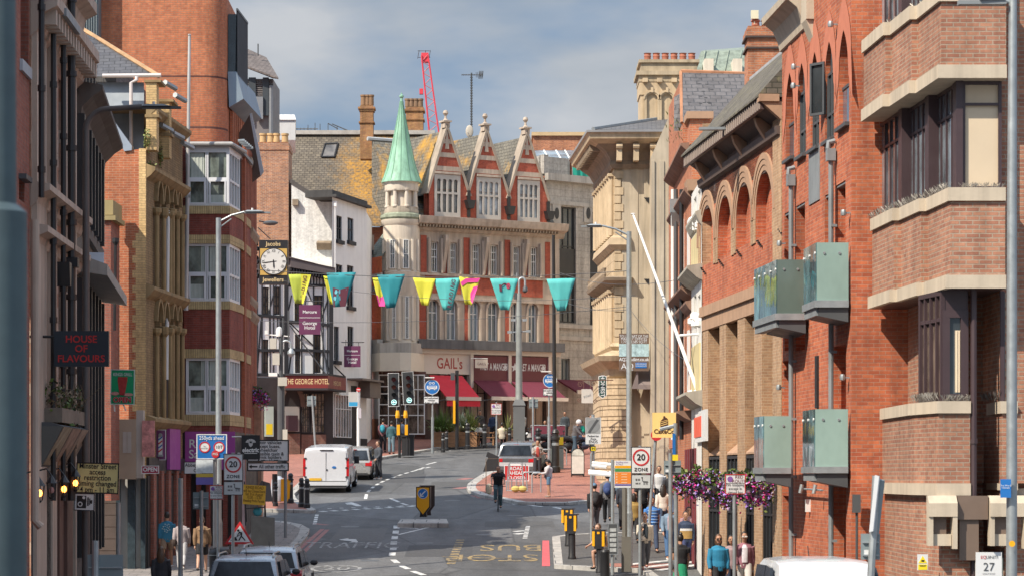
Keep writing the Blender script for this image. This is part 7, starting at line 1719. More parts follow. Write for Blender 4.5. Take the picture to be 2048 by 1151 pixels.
ck=thg('clock','square gilt cornered jeweller\'s clock with black bands and a white roman dial','clock',P(546,568,Yk));g=Fr(XY(518,Yk).xy,XY(575,Yk).xy);L_=g.L
m=MB(g);m.box(0,L_,-0.5,0,zk(568),zk(480));m.bd('case',black,ck)
m=MB(g);m.box(0.05,L_-0.02,0.001,0.02,zk(550),zk(497));m.bd('gilt_panel',mat('gilt',(0.56,0.36,0.10),0.5,0.2,0.15),ck)
m=MB(g);c,z0,r=L_/2+0.02,zk(523),27*sk_;m.disc(c,z0,r,0.02,0.06,40);m.bd('rim',black,ck)
m=MB(g);m.disc(c,z0,r*0.93,0.061,0.066,40);m.bd('dial',mat('dial_white',(0.58,0.57,0.54),0.5,var=0.04),ck)
for k,s in enumerate(('XII','I','II','III','IIII','V','VI','VII','VIII','IX','X','XI')):
 a=math.pi/2-k*math.pi/6;txx(ck,s,g,c+r*0.76*math.cos(a),z0+r*0.76*math.sin(a),0.19,sbk,0.068,bold=0.01,rot=a-math.pi/2,xs=0.75,name='numeral')
def hand(ang,l,w_):
 m=MB(g);a=math.pi/2-math.radians(ang);t_,n_=V((math.cos(a),math.sin(a))),V((-math.sin(a),math.cos(a)));o_=V((c,z0));p=[o_-t_*l*0.25-n_*w_*.6,o_+t_*l*0.7-n_*w_,o_+t_*l,o_+t_*l*0.7+n_*w_,o_-t_*l*0.25+n_*w_*.6]
 m.pri([tuple(x)for x in p],0.072,0.08);m.bd('hand',sbk,ck)
hand(176,r*0.55,0.035);hand(262,r*0.85,0.022)
txx(ck,'Jacobs',g,L_/2,zk(488),0.26,gold,0.006);txx(ck,'Jewellers',g,L_/2,zk(559),0.26,gold,0.006)
m=MB()
for k in range(9):b=P(512+2*math.sin(k*2.1),488+9*k,Yk+.2);m.ball(tuple(b),0.12,6)
m.tub([P(500,500,Yk+.3),P(518,500,Yk+.2)],0.04,5);m.tub([P(500,555,Yk+.3),P(518,555,Yk+.2)],0.04,5);m.bd('scroll_bracket',black,ck)
Yb=106.0;zb=lambda py:zc(py,Yb);tq=mat('flag_turquoise',(0.09,0.46,0.44),0.75,var=0.1,vs=2);teal=mat('flag_teal',(0.02,0.24,0.28),0.75,var=0.12,vs=2);ylw=mat('flag_yellow',(0.62,0.60,0.05),0.75,var=0.08,vs=2);lime=mat('flag_lime',(0.40,0.47,0.06),0.75,var=0.08,vs=2);pink=mat('flag_pink',(0.68,0.06,0.30),0.75,var=0.05);maroon=mat('flag_maroon',(0.12,0.03,0.05),0.75,var=0.1)
FL=[(577,622,549,590,607,607,lime,'lime pennant with a yellow fold and lettering, furthest left beside the clock'),(647,664,552,660,668,608,ylw,'yellow sliver of a pennant tucked behind the teal and maroon one'),(653,712,545,667,691,613,teal,'teal pennant with a maroon lower half and pale blue dots'),(745,770,556,758,770,612,ylw,'yellow and pink pennant edge behind the plain teal one'),(754,810,549,773,790,615,teal,'plain dark teal pennant before the stone turret'),(826,871,556,843,857,610,ylw,'plain yellow pennant right of the turret'),(867,922,556,886,903,619,tq,'turquoise pennant with upright lettering between two yellow ones'),(918,961,554,930,944,609,ylw,'yellow pennant with a large pink curl'),(980,1037,557,1001,1018,620,tq,'turquoise pennant with a dark red curled stroke'),(1093,1151,557,1114,1131,621,tq,'plain turquoise pennant furthest right')]
for i,(a,b,t_,c_,d_,e_,mm,lab)in enumerate(FL):
 Yf=Yb+(0.12 if i in(1,3)else 0.0);th=thg('bunting_flag',lab,'pennant',P((a+b)/2,e_,Yf),'pennants strung across the street');m=MB();n,k_=8,6;ph=R.random()*6
 def fpt(s,v,off=0.0):
  x=(a+(b-a)*s)*(1-v)+(c_+(d_-c_)*s)*v;y=t_+(e_-t_)*v+(2*math.sin(s*3+ph))*0.4;q=P(x,y,Yf);q.y+=0.035*math.sin(s*6+ph+v)*(0.3+v)+0.012*math.sin(s*17+ph+v*4)-off;return q
 for s in range(n):
  for v in range(k_):m.face(fpt(s/n,v/k_),fpt((s+1)/n,v/k_),fpt((s+1)/n,(v+1)/k_),fpt(s/n,(v+1)/k_))
 bf=m.bd('cloth',mm,th,True);sol=bf.modifiers.new('thick','SOLIDIFY');sol.thickness=0.006
 def patch(poly,pm,nm):
  mq=MB();c0=(sum(p[0]for p in poly)/len(poly),sum(p[1]for p in poly)/len(poly))
  for p,q in zip(poly,poly[1:]+poly[:1]):mq.face(fpt(*c0,0.025),fpt(*p,0.025),fpt(*q,0.025))
  mq.bd(nm,pm,th,weld=False)
 def ltr(s,hgt,s0,sl):
  for j,chh in enumerate(s):
   v=0.9-0.8*j/(len(s)-1);sx_=s0+sl*(1-v);q=fpt(sx_,v,0.03);gg=frat(q,0);txx(th,chh,gg,0,0,hgt,maroon,0.0,bold=0.01,rot=math.radians(72))
 if i==0:patch([(0.55,0.0),(1,0),(1,1),(0.8,1)],ylw,'fold');ltr('READING',0.22,0.78,-0.02)
 if i==2:
  patch([(0.15,0.42),(0.5,0.5),(0.88,0.42),(1,1),(0,1)],maroon,'printed_band')
  for vv,ss in((0.56,(0.28,0.5,0.75)),(0.75,(0.2,0.5,0.8))):
   for s in ss:patch([(s+0.09*math.cos(k),vv+0.07*math.sin(k))for k in(0,1,2,3.1,4.2,5.2)],mat('flag_sky',(0.13,0.42,0.52),0.7),'printed_dot')
 if i==3:patch([(0.0,0.6),(0.5,0.7),(1,0.55),(1,1),(0,1)],pink,'printed_band')
 if i==6:ltr('READING',0.24,0.72,0.03)
 if i==7:patch([(0.02,0.2),(0.3,0.06),(1,0.02),(0.95,0.18),(0.4,0.2),(0.05,0.34)],pink,'printed_curl');patch([(1,0.3),(0.75,0.35),(0.6,0.6),(0.7,0.85),(1,0.95)],pink,'printed_curl')
 if i==8:
  for k in range(6):patch([(0.32+0.07*k,0.33-0.13*math.sin(k*0.55)),(0.39+0.07*k,0.33-0.13*math.sin(k*0.55+.55)),(0.39+0.07*k,0.28-0.13*math.sin(k*0.55+.55)),(0.32+0.07*k,0.28-0.13*math.sin(k*0.55))],maroon,'printed_stroke')
  patch([(0.66+0.09*math.cos(k),0.24+0.1*math.sin(k))for k in(0,1,2,3.1,4.2,5.2)],mat('flag_crimson',(0.40,0.04,0.09),0.7),'printed_dot');patch([(0.28,0.2),(0.38,0.2),(0.38,0.42),(0.26,0.42)],maroon,'printed_stroke')
m=MB()
def sag(p0,p1,dip,n=24):return[p0.lerp(p1,k/n)-V((0,0,dip*4*(k/n)*(1-k/n)))for k in range(n+1)]
A_,B_=P(480,536,Yb),P(1262,541,Yb);m.tub(sag(A_,B_,0.33),0.016,5,False)
tag(m.bd('bunting_rope',dgr,uv=False),'thin rope sagging across the street, carrying the pennants','rope')
for i,(a,b,c_,d_,dp)in enumerate(((560,560,1270,590,0.5),(500,640,1262,612,0.3),(1120,545,1350,560,0.3),(1262,620,1372,720,0.2),(1120,600,1262,618,.2))):
 m=MB();m.tub(sag(P(a,b,112),P(c_,d_,96 if c_<1300 else 78),dp),0.009,4,False);tag(m.bd('overhead_wire',dgr,uv=False),('thin wire crossing the street just below the pennant tops','low thin wire from the hotel side to the steel lamp post','short wire from the black pole to the red brick front','stay wire running down right from the lamp post to the flagpole','short wire between the black pole and the lamp post')[i],'wire')
t=thg('road_sign','cream road notice with black lettering about changed access hours','sign',P(195,990,54.2));g,z=plt(t,152,238,924,986,54.2,sign_yellow,sbk,tilt=-0.03)
lines(t,g,z,(('Minster Street',931.5,15,54.2),('access',943,15,54.2),('restriction',954.5,15,54.2),('timing changed',966,15,54.2),('4 pm - 11 am',978.5,15,54.2)),xs=0.85)
t=thg('road_sign','small white speed camera sign under the cream street notice','sign',P(168,1020,54.2));g,z=plt(t,148,189,985,1020,54.2,swh,sbk,tilt=-0.03)
k=54.2/F;c,zc0=g.L/2,z(1002);m=MB(g);m.box(c-15*k,c+4*k,0.0,0.006,zc0-13*k,zc0+12*k);m.box(c+6*k,c+9*k,0,0.006,zc0-8*k,zc0+9*k);m.box(c+10*k,c+12*k,0,.006,zc0-6*k,zc0+7*k);m.pri([(c+12*k,zc0-3*k),(c+16*k,zc0-4*k),(c+16*k,zc0+4*k),(c+12*k,zc0+3*k)],0,.006);m.bd('camera_pictogram',sbk,t)
m=MB(g);m.disc(c-8*k,zc0-5*k,5*k,0.006,0.009,14);m.disc(c-1*k,zc0+8*k,3*k,0.006,0.009,12);m.bd('lens',swh,t)
m=MB(g);m.disc(c-8*k,zc0-5*k,3*k,0.009,0.012,14);m.bd('lens_centre',sbk,t)
def sign_rear(label,px0,px1,t_,b_,Y,pole_px,pole_top,r=0.04,ang=0,stickers=True,tilt=0.0,foot=None,group=None):
 base=XY(pole_px,Y+0.08);base.z=gz(Y)+0.12 if foot is None else foot
 t=post('sign_post',label,'sign post',base,P(pole_px,pole_top,Y+0.08)if not tilt else P(pole_px+tilt,pole_top,Y+.08),r,steel,None,group=group)
 if px0:g,z=plt(t,px0,px1,t_,b_,Y+0.12,sign_back,None,ang=ang);m=MB(g);m.box(0.02,g.L-0.02,0.0,0.03,z(t_+(b_-t_)*0.3)-0.02,z(t_+(b_-t_)*0.3));m.box(0.02,g.L-0.02,0.0,0.03,z(t_+(b_-t_)*0.8)-0.02,z(t_+(b_-t_)*0.8));m.bd('rail',steel,t)
 if px0 and stickers:m=MB(g);m.box(0.04,0.14,0.0,0.004,z(b_)+0.04,z(b_)+0.13);m.bd('sticker',swh,t)
 return t
sign_rear('grey sign back with a short capped post at the bottom left corner',175,246,1108,1190,43,191,1080,0.06,stickers=False)
sign_rear('thin blue grey post standing before the dark boarded shopfront',0,0,0,0,55,237,1004,0.05)
sign_rear('dark slim post in front of the two walkers with the pale hooded top',0,0,0,0,66,361,955,0.065)
sign_rear('grey sign back with a white sticker on a slim post by the walker in brown',386,417,983,1017,64,403,980,0.045)
Ys=72.0;t=post('sign_post','blue 250 yards warning sign over a timetable panel on the slim beige post','sign post',(XY(430,Ys).x,Ys,gz(Ys)+.12),P(430,870,Ys),0.06,mat('beige_post',(0.40,0.37,0.34),0.6))
g,z=plt(t,393,454,867,917,Ys-0.1,sbl,swh);txx(t,'250yds ahead',g,g.L/2,z(875),0.155,swh,0.01,xs=0.85)
for cx,s in((g.L*0.27,'No\npassenger'),(g.L*0.74,'10T')):
 m=MB(g);m.disc(cx,z(893),0.15,0.0,0.006,24);m.bd('roundel',swh,t);m=MB(g);m.ring(cx,z(893),0.125,0.16,0.006,0.012);m.bd('red_ring',srd,t);txx(t,s,g,cx,z(893),0.13 if s=='10T' else 0.055,sbk,0.014,bold=0.0)
m=MB(g);m.disc(g.L*0.62,z(907),0.11,0.012,0.03,16);m.bd('red_badge',srd,t);txx(t,'MG',g,g.L*0.62,z(907),0.10,swh,0.032)
g,z=plt(t,392,426,918,945,Ys-0.1,mat('timetable_white',(0.52,0.56,0.58),0.6,var=0.25,vs=9),None,'timetable');g,z=plt(t,392,426,946,953,Ys-0.1,mat('timetable_gold',(0.52,0.36,0.06),0.5),None,'gold_strip');g,z=plt(t,392,426,953.5,968,Ys-0.1,mat('timetable_violet',(0.14,0.11,0.36),0.5),None,'violet_strip')
def red_route(label,px0,px1,t_,b_,Y,pole,text_l,pole_r=0.04,foot=None):
 th=post('sign_post',label,'sign post',(XY(pole,Y+.05).x,Y+.05,gz(Y)+.12 if foot is None else foot),P(pole,t_-3,Y+.05),pole_r,steel)
 g,z=plt(th,px0,px1,t_,b_,Y,swh,srd);h=b_-t_
 m=MB(g);m.disc(g.L*0.25,z(t_+h*0.25),g.L*0.14,0.0,0.006,18);m.bd('violet_disc',mat('violet_disc',(0.22,0.10,0.34),0.5),th);m=MB(g);m.box(0.02,g.L-0.02,0,0.005,z(t_+h*0.46),z(t_+h*0.445));m.bd('rule',sbk,th)
 txx(th,'RED\nROUTE',g,g.L*0.68,z(t_+h*0.25),h*0.22*Y/F,mat('muted_maroon',(0.22,0.08,0.10),0.5),0.006,bold=0.0)
 txx(th,text_l,g,g.L*0.5,z(t_+h*0.72),h*0.20*Y/F,sbk,0.006,bold=0.0,xs=0.9);return th
red_route('small red route plate beside the left 20 zone sign, on its own thin post',419,446,969,998,71,436,'No stopping\nat any time\nexcept buses')
red_route('red route plate on a thin post before the outdoor café tables',982,1003,806,828,125.5,993,'No stopping\nexcept taxis')
red_route('largest red route plate, hanging in front of the right hand petunias',1450,1491,947,987,57,1469,'No stopping\nexcept in\nsigned bay',0.045)
def zone20(label,px0,px1,t_,m_,b_,Y,pole,foot=None):
 th=post('sign_post',label,'sign post',(XY(pole,Y+.06).x,Y+.06,gz(Y)+.12 if foot is None else foot),P(pole,t_-2,Y+.06),0.045,steel)
 g,z=plt(th,px0,px1,t_,m_,Y,swh,sbk);h=m_-t_;c=g.L/2;r=g.L*0.42
 m=MB(g);m.ring(c,z(t_+h*0.40),r*0.80,r,0.0,0.008,36);m.bd('red_ring',srd,th);txx(th,'20',g,c,z(t_+h*0.40),r*1.02,sbk,0.008,bold=0.02);txx(th,'ZONE',g,c,z(t_+h*0.85),r*0.56,sbk,0.008,bold=0.02,space=1.1)
 g,z=plt(th,px0,px1,m_+1,b_,Y,mat('grey_white_plate',(0.50,0.52,0.52),0.5),sbk,'lower_plate');k=Y/F;zc0=z((m_+b_)/2);m=MB(g)
 def bb(x0,z0,x1,z1):m.box(c+x0*k,c+x1*k,0,0.006,zc0+z0*k,zc0+z1*k)
 for x in(-9,-4):bb(x-2,1,x+1.5,5)
 for x in(-11,-8,-4):bb(x,-6,x+2.5,-3)
 m.pri([(c+3*k,zc0+1*k),(c+13*k,zc0+0*k),(c+15*k,zc0-2*k),(c+11*k,zc0-3*k),(c+4*k,zc0-2*k)],0,.006);bb(2,0,3.5,7);bb(0.5,6,3.5,8.5)
 for x in(5,7,10,12):bb(x,-7,x+1,-2)
 m.bd('toy_pictogram',mat('faded_black',(0.12,0.12,0.12),0.6),th);return th
zone20('20 zone sign on the left pavement, beside the blue 250 yards sign',447,486,906,960,989,70.5,466)
zone20('20 zone sign on the right pavement, beside the orange bus timetable',1262,1302,892,946,976,72,1280)
el=thg('hanging_sign','square black club sign with a pale emblem and lowercase lettering','sign',P(501,918,78));g,z=plt(el,483,520,869,918,78,sbk,None);txx(el,'electric',g,g.L/2,z(899),0.2,swh,0.006,bold=0.025,xs=0.88);m=MB(g);c=g.L/2
for k in range(6):a=math.radians(30*k+15);m.pri([(c+0.04*math.cos(a-.5),z(884)+0.04*math.sin(a-.5)),(c+0.16*math.cos(a-.2),z(884)+0.12*math.sin(a-.2)),(c+0.16*math.cos(a+.2),z(884)+0.12*math.sin(a+.2)),(c+0.04*math.cos(a+.5),z(884)+0.04*math.sin(a+.5))],0,0.006)
m.pri([(c-.07,z(885)),(c+.07,z(885)),(c+.05,z(890)),(c,z(893)),(c-.05,z(890))],0,0.007);m.bd('emblem',mat('emblem_grey',(0.45,0.45,0.45),0.6),el)
m=MB(g);m.box(c-.2,c+.2,0,.006,z(906),z(905));m.tub([(-0.3,-0.02,z(872)),(0,-0.02,z(872))],0.02,5);m.bd('underline',swh,el)
ml=post('sign_post','white traffic restriction sign with a left arrow, behind the black club sign','sign post',(XY(571,86).x,86,gz(86)+.12),P(571,880,86),0.055,grey_paint);g,z=plt(ml,494,578,878,922,85.9,swh,sbk)
lines(ml,g,z,(('motor vehicles',884,9.5,86),('except buses,',891.5,9.5,86),('wheelchair',899,9.5,86),('accessible taxis &',906.5,9.5,86),('permit holders',913.5,9.5,86),('4 pm - 11 am',919.5,8,86)),xs=0.95)
g,z=plt(ml,494,578,923,941,85.9,swh,sbk,'arrow_plate');txx(ml,'All other traffic',g,g.L*0.6,z(932),0.18,sbk,0.006,xs=0.82);m=MB(g);u,zz=0.06,z(932);m.pri([(u,zz),(u+.1,zz+.07),(u+.1,zz+.025),(u+.3,zz+.025),(u+.3,zz-.025),(u+.1,zz-.025),(u+.1,zz-.07)],0,.006);m.bd('arrow',sbk,ml)
ev=thg('event_sign','orange yellow event notice in a leaning dark metal frame','sign',P(508,1040,82.0));g,z=plt(ev,486,531,969,1008,82,mat('event_yellow',(0.70,0.42,0.04),0.5,var=0.08),None,tilt=-0.06)
lines(ev,g,z,(('KINGS ROAD',974,8.5,82),('will be Closed here',981,8,82),('Sat 31st August',987.5,8,82),('10.30 - 12.30',994,8,82),('Reading Pride Parade',1000.5,7,82)),mat('brown_letter',(0.20,0.09,0.01),0.6),xs=0.7)
m=MB();gq=G(508,1052,.12);
for px in(489,528):m.tub([P(px,962,82.1),P(px+2,1050,82.0)],0.02,5);m.tub([P(px,962,82.1),P(px+4,1042,83.4)],0.02,5)
m.tub([P(489,1016,82.05),P(528,1013,82.05)],0.02,5);m.bd('frame',black,ev)
m=MB();q=P(515,1022,82.2);m.ball(tuple(q),0.16,8,(1,.8,1));o=m.bd('sandbag',mat('teal_bag',(0.05,0.28,0.33),0.8),None,True);tag(o,'small teal sandbag hung on the event sign frame','sandbag')
m=MB();a=P(480,960,90);
m.v=[];q=[P(498,1002,88),P(523,960,88.3),P(540,965,88.6),P(545,1002,88.5)];m.face(*q);m.face(*[v+V((0,.06,0))for v in q]);
for v0,v1 in zip(q,q[1:]+q[:1]):m.face(v0,v1,v1+V((0,.06,0)),v0+V((0,.06,0)))
tag(m.bd('folded_road_sign',dgr),'dark folded road sign leaning behind the event notice','sign')
rw=thg('road_works_sign','red bordered triangular road works sign with a black digging figure','sign',P(478,1090,73.0));g=Fr(XY(449,73).xy,XY(508,73).xy);z=lambda py:zc(py,73);L_=g.L;c=L_*0.5
def tri(e):zb2,zt2=z(1087)+e*0.55,z(1041)-e*1.1;return[(e*0.95,zb2),(L_-e*0.95,zb2),(c+0.02,zt2)]
m=MB(g);m.pri(tri(0.0),-0.03,0.0);m.bd('red_border',srd,rw);m=MB(g);m.pri(tri(0.115),0.001,0.006);m.bd('white_panel',swh,rw)
m=MB(g);k=73/F;zz=z(1084)+0.06;hx=c-0.0
m.pri([(c-18*k,zz),(c-3*k,zz),(c-7*k,zz+8*k),(c-11*k,zz+6*k)],0.007,0.012);m.disc(c-2*k,zz+20.5*k,2.4*k,0.007,0.012,12)
for a,b,w_ in(((-1,17),(5,15),3.4),((5,15),(4,8),2.6),((4,9),(-1,0),2.4),((4,9),(8,5),2.4),((8,5),(12,0),2.2),((0,16),(-4,10),1.7),((5,14),(-6,7),1.3)):
 A2_,B2_=V((c+a[0]*k,zz+a[1]*k)),V((c+b[0]*k,zz+b[1]*k));d_=(B2_-A2_).normalized();n_=V((-d_.y,d_.x))*w_*k/2;m.pri([tuple(A2_-n_),tuple(B2_-n_),tuple(B2_+n_),tuple(A2_+n_)],0.007,0.012)
m.bd('digger_pictogram',sbk,rw)
m=MB();
for px in(460,497):m.tub([P(px,1080,73.05),P(px,1150,73.0)],0.02,5);m.tub([P(px,1080,73.08),P(px+3,1145,74.2)],0.02,5)
m.bd('stand',black,rw)
o=MB();q=[P(502,1030,77),P(549,1034,77.3),P(549,1096,77.2),P(502,1096,77.0)];o.v=q+[v+V((0,.08,0))for v in q];o.f=[[0,1,2,3],[7,6,5,4],[0,4,5,1],[1,5,6,2],[2,6,7,3],[3,7,4,0]];o.m=[0]*6
tag(o.bd('sheet_sign',mat('charcoal_board',(0.035,0.038,0.042),0.6,var=0.3,vs=3)),'back of a charcoal sheet sign standing behind the road works triangle','sign')
bn=thg('litter_bin','dark round topped litter bin by the foot of the left street lamp','litter bin',(XY(440,72).x,72,gz(72)+.12));m=MB();b=OFF[bn.name];m.lathe([(0.31,b.z),(0.31,b.z+0.75),(0.33,b.z+0.78),(0.33,b.z+0.88),(0.28,b.z+0.97),(0.12,b.z+1.02),(0,b.z+1.03)],(b.x,b.y),18);m.bd('body',black,bn,True)
m=MB();m.lathe([(0.335,b.z+0.79),(0.335,b.z+0.81)],(b.x,b.y),18);m.bd('rim',steel,bn,True)
def camera_mast():
 Y=116.0;q=XY(562,Y);q.z=gz(Y)+0.12;z=lambda py:zc(py,Y)
 t=thg('camera_mast','grey camera mast with boxes and a hooked dome camera before the timbered hotel','mast',q)
 m=MB();m.tub([q,(q.x,Y,z(770))],0.17,10);m.tub([(q.x,Y,z(770)),(q.x,Y,z(668))],0.10,8);m.tub([(q.x+.35,Y,z(680)),(q.x+.35,Y,z(620))],0.04,6);m.tub([(q.x+0.1,Y,z(672)),(q.x+.1,Y,z(635))],0.04,6);m.bd('pole',dgr,t,True)
 m=MB();m.box(q.x-.5,q.x-.2,Y-.2,Y+.1,z(697),z(676));m.box(q.x-0.38,q.x-0.05,Y-.25,Y+.05,z(729),z(706));m.box(q.x-.12,q.x+.3,Y-.3,Y-.18,z(771),z(754));m.box(q.x+.1,q.x+.32,Y-.3,Y-.18,z(880),z(858));m.bd('equipment_box',mat('cream_box',(0.46,0.44,0.38),0.6),t)
 m=MB();m.lathe([(0.14,z(672)),(0.16,z(662)),(0.12,z(655)),(0,z(652))],(q.x-.08,Y),10);m.box(q.x-.75,q.x-.6,Y-.1,Y+.1,z(668),z(660));m.pzm([(q.x-.55,Y-.3),(q.x-.15,Y-.3),(q.x-.15,Y-.1),(q.x-.55,Y-.1)],z(752),z(745));m.tub([(q.x-.7,Y,z(668)),(q.x+.4,Y,z(672))],.03,5);m.bd('camera',white_paint,t,True)
 m=MB();m.tub([(q.x+0.02,Y,z(730)),(q.x+0.02,Y,z(690))]+[(q.x+.24-.22*math.cos(math.radians(k)),Y,z(690)+.22*math.sin(math.radians(k)))for k in range(20,181,20)]+[(q.x+.46,Y,z(698))],0.05,8);m.lathe([(0.06,z(696)),(0.16,z(702)),(0.17,z(707)),(0.08,z(712)),(0,z(713))],(q.x+.47,Y),10);m.bd('dome_camera',steel,t,True)
camera_mast()
def traffic_light(label,px,Y,px0,px1,t_,b_,tilt):
 q=XY(px,Y);q.z=gz(Y)+0.12;th=thg('traffic_light',label,'traffic light',q);m=MB();m.tub([q,P(px,b_-30,Y)],0.075,10);m.bd('pole',black,th,True)
 g,z=plt(th,px0,px1,t_,b_,Y-0.15,mat('signal_black',(0.03,0.032,0.034),0.5),swh,'backing_board',tilt=tilt);c=g.L/2;h=(b_-t_)
 for i,(f_,col)in enumerate(((0.19,(0.10,0.012,0.012)),(0.42,(0.13,0.03,0.012)),(0.65,(0.006,0.012,0.012)))):
  zz=z(t_+h*f_);m=MB(g);m.disc(c+0.02,zz,0.115,0.0,0.05,16);m.bd('lens',mat(f'lens_{i}',col,0.25),th)
  m=MB(g)
  for k in range(8):a,b=math.pi*k/8,math.pi*(k+1)/8;m.face((c+.02+.13*math.cos(a),0.0,zz+.13*math.sin(a)),(c+.02+.13*math.cos(b),0.0,zz+.13*math.sin(b)),(c+.02+.13*math.cos(b),0.22,zz+.13*math.sin(b)-.02),(c+.02+.13*math.cos(a),.22,zz+.13*math.sin(a)-.02))
  m.bd('visor',black,th,weld=False)
 zz=z(t_+h*0.87);m=MB(g);m.disc(c+.02,zz,0.125,0,0.05,18);m.bd('arrow_lens',mat('teal_lens',(0.02,0.20,0.22),0.4),th);m=MB(g);m.ring(c+.02,zz,0.115,0.14,0.05,0.056,18);s=0.09;m.pri([(c+.02-s,zz),(c+.02,zz+s*.8),(c+.02,zz+.02),(c+.02+s,zz+.02),(c+.02+s,zz-.02),(c+.02,zz-.02),(c+.02,zz-s*.8)],0.05,0.06);m.bd('left_arrow',emit('arrow_lit',(0.55,0.85,0.85),0.8),th)
 m=MB();a=P(px,850,Y-.1);m.box(a.x-.14,a.x+.02,Y-.25,Y-.1,z(869),z(848));m.bd('push_button_box',amber,th);m=MB();m.lathe([(0.1,zc(835,Y)),(0.12,zc(830,Y)),(0.08,zc(820,Y))],(a.x-.1,Y-.15),8);m.bd('signal_lamp',amber,th);return th
traffic_light('left hand traffic light with a lit left arrow, above the pedestrians by the shop window',799,131.0,776,798,745,812,0.01)
traffic_light('right hand traffic light tilted slightly, beside the round blue bus sign',815,133.0,805,828,742,808,0.05)
def bus_sign(label,px,Y,cx,cy,rpx,t_,b_,x0,x1,foot_px=None):
 q=XY(px,Y+.05);q.z=gz(Y)+0.12;th=thg('bus_sign',label,'sign',q);m=MB();m.tub([q,(q.x,q.y,zc(832,Y))],0.075,10);m.tub([(q.x,q.y,zc(832,Y)),P(px,cy-rpx,Y+.05)],0.045,8);m.bd('pole',steel,th,True);k=Y/F;g=Fr(XY(cx-rpx,Y).xy,XY(cx+rpx,Y).xy);c=g.L/2;z0=zc(cy,Y);r=rpx*k
 m=MB(g);m.disc(c,z0,r,-0.02,0.0,28);m.bd('blue_disc',sbl,th);m=MB(g);m.ring(c,z0,r*0.93,r,0.0,0.006);m.bd('white_rim',swh,th)
 m=MB(g);m.box(c-r*.68,c+r*.68,0,.008,z0-r*.25,z0+r*.18);m.disc(c-r*.35,z0-r*.26,r*.13,0,.008,10);m.disc(c+r*.35,z0-r*.26,r*.13,0,.008,10)
 for s in(-.25,.2):m.ring(c+s*r,z0+r*.52,r*.10,r*.17,0,.008,12)
 m.box(c-.2*r,c+.2*r,0,.008,z0+r*.55,z0+r*.62);m.bd('bus_pictogram',swh,th);m=MB(g)
 for i in range(4):m.box(c-r*.5+r*.27*i,c-r*.5+r*.27*i+r*.2,.008,.011,z0-r*.02,z0+r*.12)
 m.bd('bus_window',sbl,th)
 g2,z=plt(th,x0,x1,t_,b_,Y-.02,swh,sbk,'lower_plate');lines(th,g2,z,(('and authorised',t_+4,5.0,Y),('vehicles',t_+8.5,5.0,Y),('4 pm - 11 am',t_+13,5.0,Y)))
 m=MB();a=P(px,cy-rpx-3,Y);m.pzm([(a.x-.4,Y-.1),(a.x+.1,Y-.1),(a.x+.1,Y+.1),(a.x-.4,Y+.1)],a.z,a.z+.05);m.bd('sign_lamp',white_paint,th)
bus_sign('round blue bus sign on a grey pole left of the planters',865,135.0,864,773,15,791,806,847,878)
bus_sign('round blue bus sign crossed by the thin black pole, over the motorbikes',1098,129.0,1100,760,14,776,791,1086,1113)
t=post('bus_stop','white bus stop pole with a red disc and blue grey flag panel','bus stop',(XY(717,126.5).x,126.5,gz(126.5)+.12),P(717,776,126.5),0.09,white_paint);g,z=plt(t,697,716,783,812,126.4,mat('stop_flag_grey',(0.42,0.42,0.40),0.5),swh);m=MB(g);m.box(0.02,g.L-.02,0,.008,z(812)+.02,z(803));m.bd('blue_band',mat('bright_blue',(0.03,0.30,0.55),0.5),t)
m=MB(g);m.disc(g.L+.02,z(778),.11,-.02,.02,16);m.bd('red_disc',srd,t);m=MB(g);m.box(g.L-0.06,g.L+.12,.02,.026,z(778)-.02,z(778)+.02);m.bd('white_bar',swh,t);m=MB(g);m.box(g.L,g.L+.16,0,.02,z(835),z(815));m.bd('timetable',mat('lilac_white',(0.5,0.46,0.5),0.5),t)
t=sign_rear('leaning grey post with a small sign back before the hotel door',614,632,791,811,124,633,790,0.05,tilt=-9,stickers=False)
t=sign_rear('thin grey post with paired pale green plates among the motorbikes',1058,1076,797,815,131,1066,793,0.05,stickers=False)
def bollard(label,px,Y,h=0.95,mm=black,r=0.085,group='black street bollards',proto={}):
 b=XY(px,Y);b.z=gz(Y)+0.12
 if not proto:
  t=thg('bollard',label,'bollard',(0,0,0),group);m=MB()
  m.lathe([(0.11,0),(0.11,0.12),(0.085,0.15),(0.08,0.72),(0.10,0.73),(0.10,0.78),(0.075,0.80),(0.075,0.86),(0.095,0.88),(0.06,0.95),(0,0.97)],(0,0),12);m.bd('shaft',black,t,True);m=MB();m.lathe([(0.083,0.60),(0.083,0.66)],(0,0),12);m.bd('band',steel,t,True);proto['t']=t;t.location=b;return t
 t=copy_tree(proto['t'],b,scale=h/0.95);t['label']=label;return t
for lab,px,Y,h in(('black bollard on the hotel side corner, left of the pair by the van',551,99.5,1.1),('black bollard at the kerb corner, left of two by the white van',603,99.0,1.15),('grey banded bollard at the kerb corner nearest the white van',614,98.6,1.15),('black bollard beside the yellow cabinet on the hotel side',581,101,1.2),('left bollard of the pair below the blue bus sign',886,136,1.05),('right bollard of the pair below the blue bus sign',893,137.5,1.05),('grey bollard in front of the spiky planter',935,139,1.45),('black bollard before the woman in white at the café',969,140,1.35),('grey bollard behind the red route plate',1032-13,141,1.1),('black bollard left of the white scooter',1032,141,1.1),('black bollard in front of the parked motorbike',1076,133,1.45),('tall black bollard by the recycling bins in the brick plaza',1111,119.5,2.05)):bollard(lab,px,Y,h)
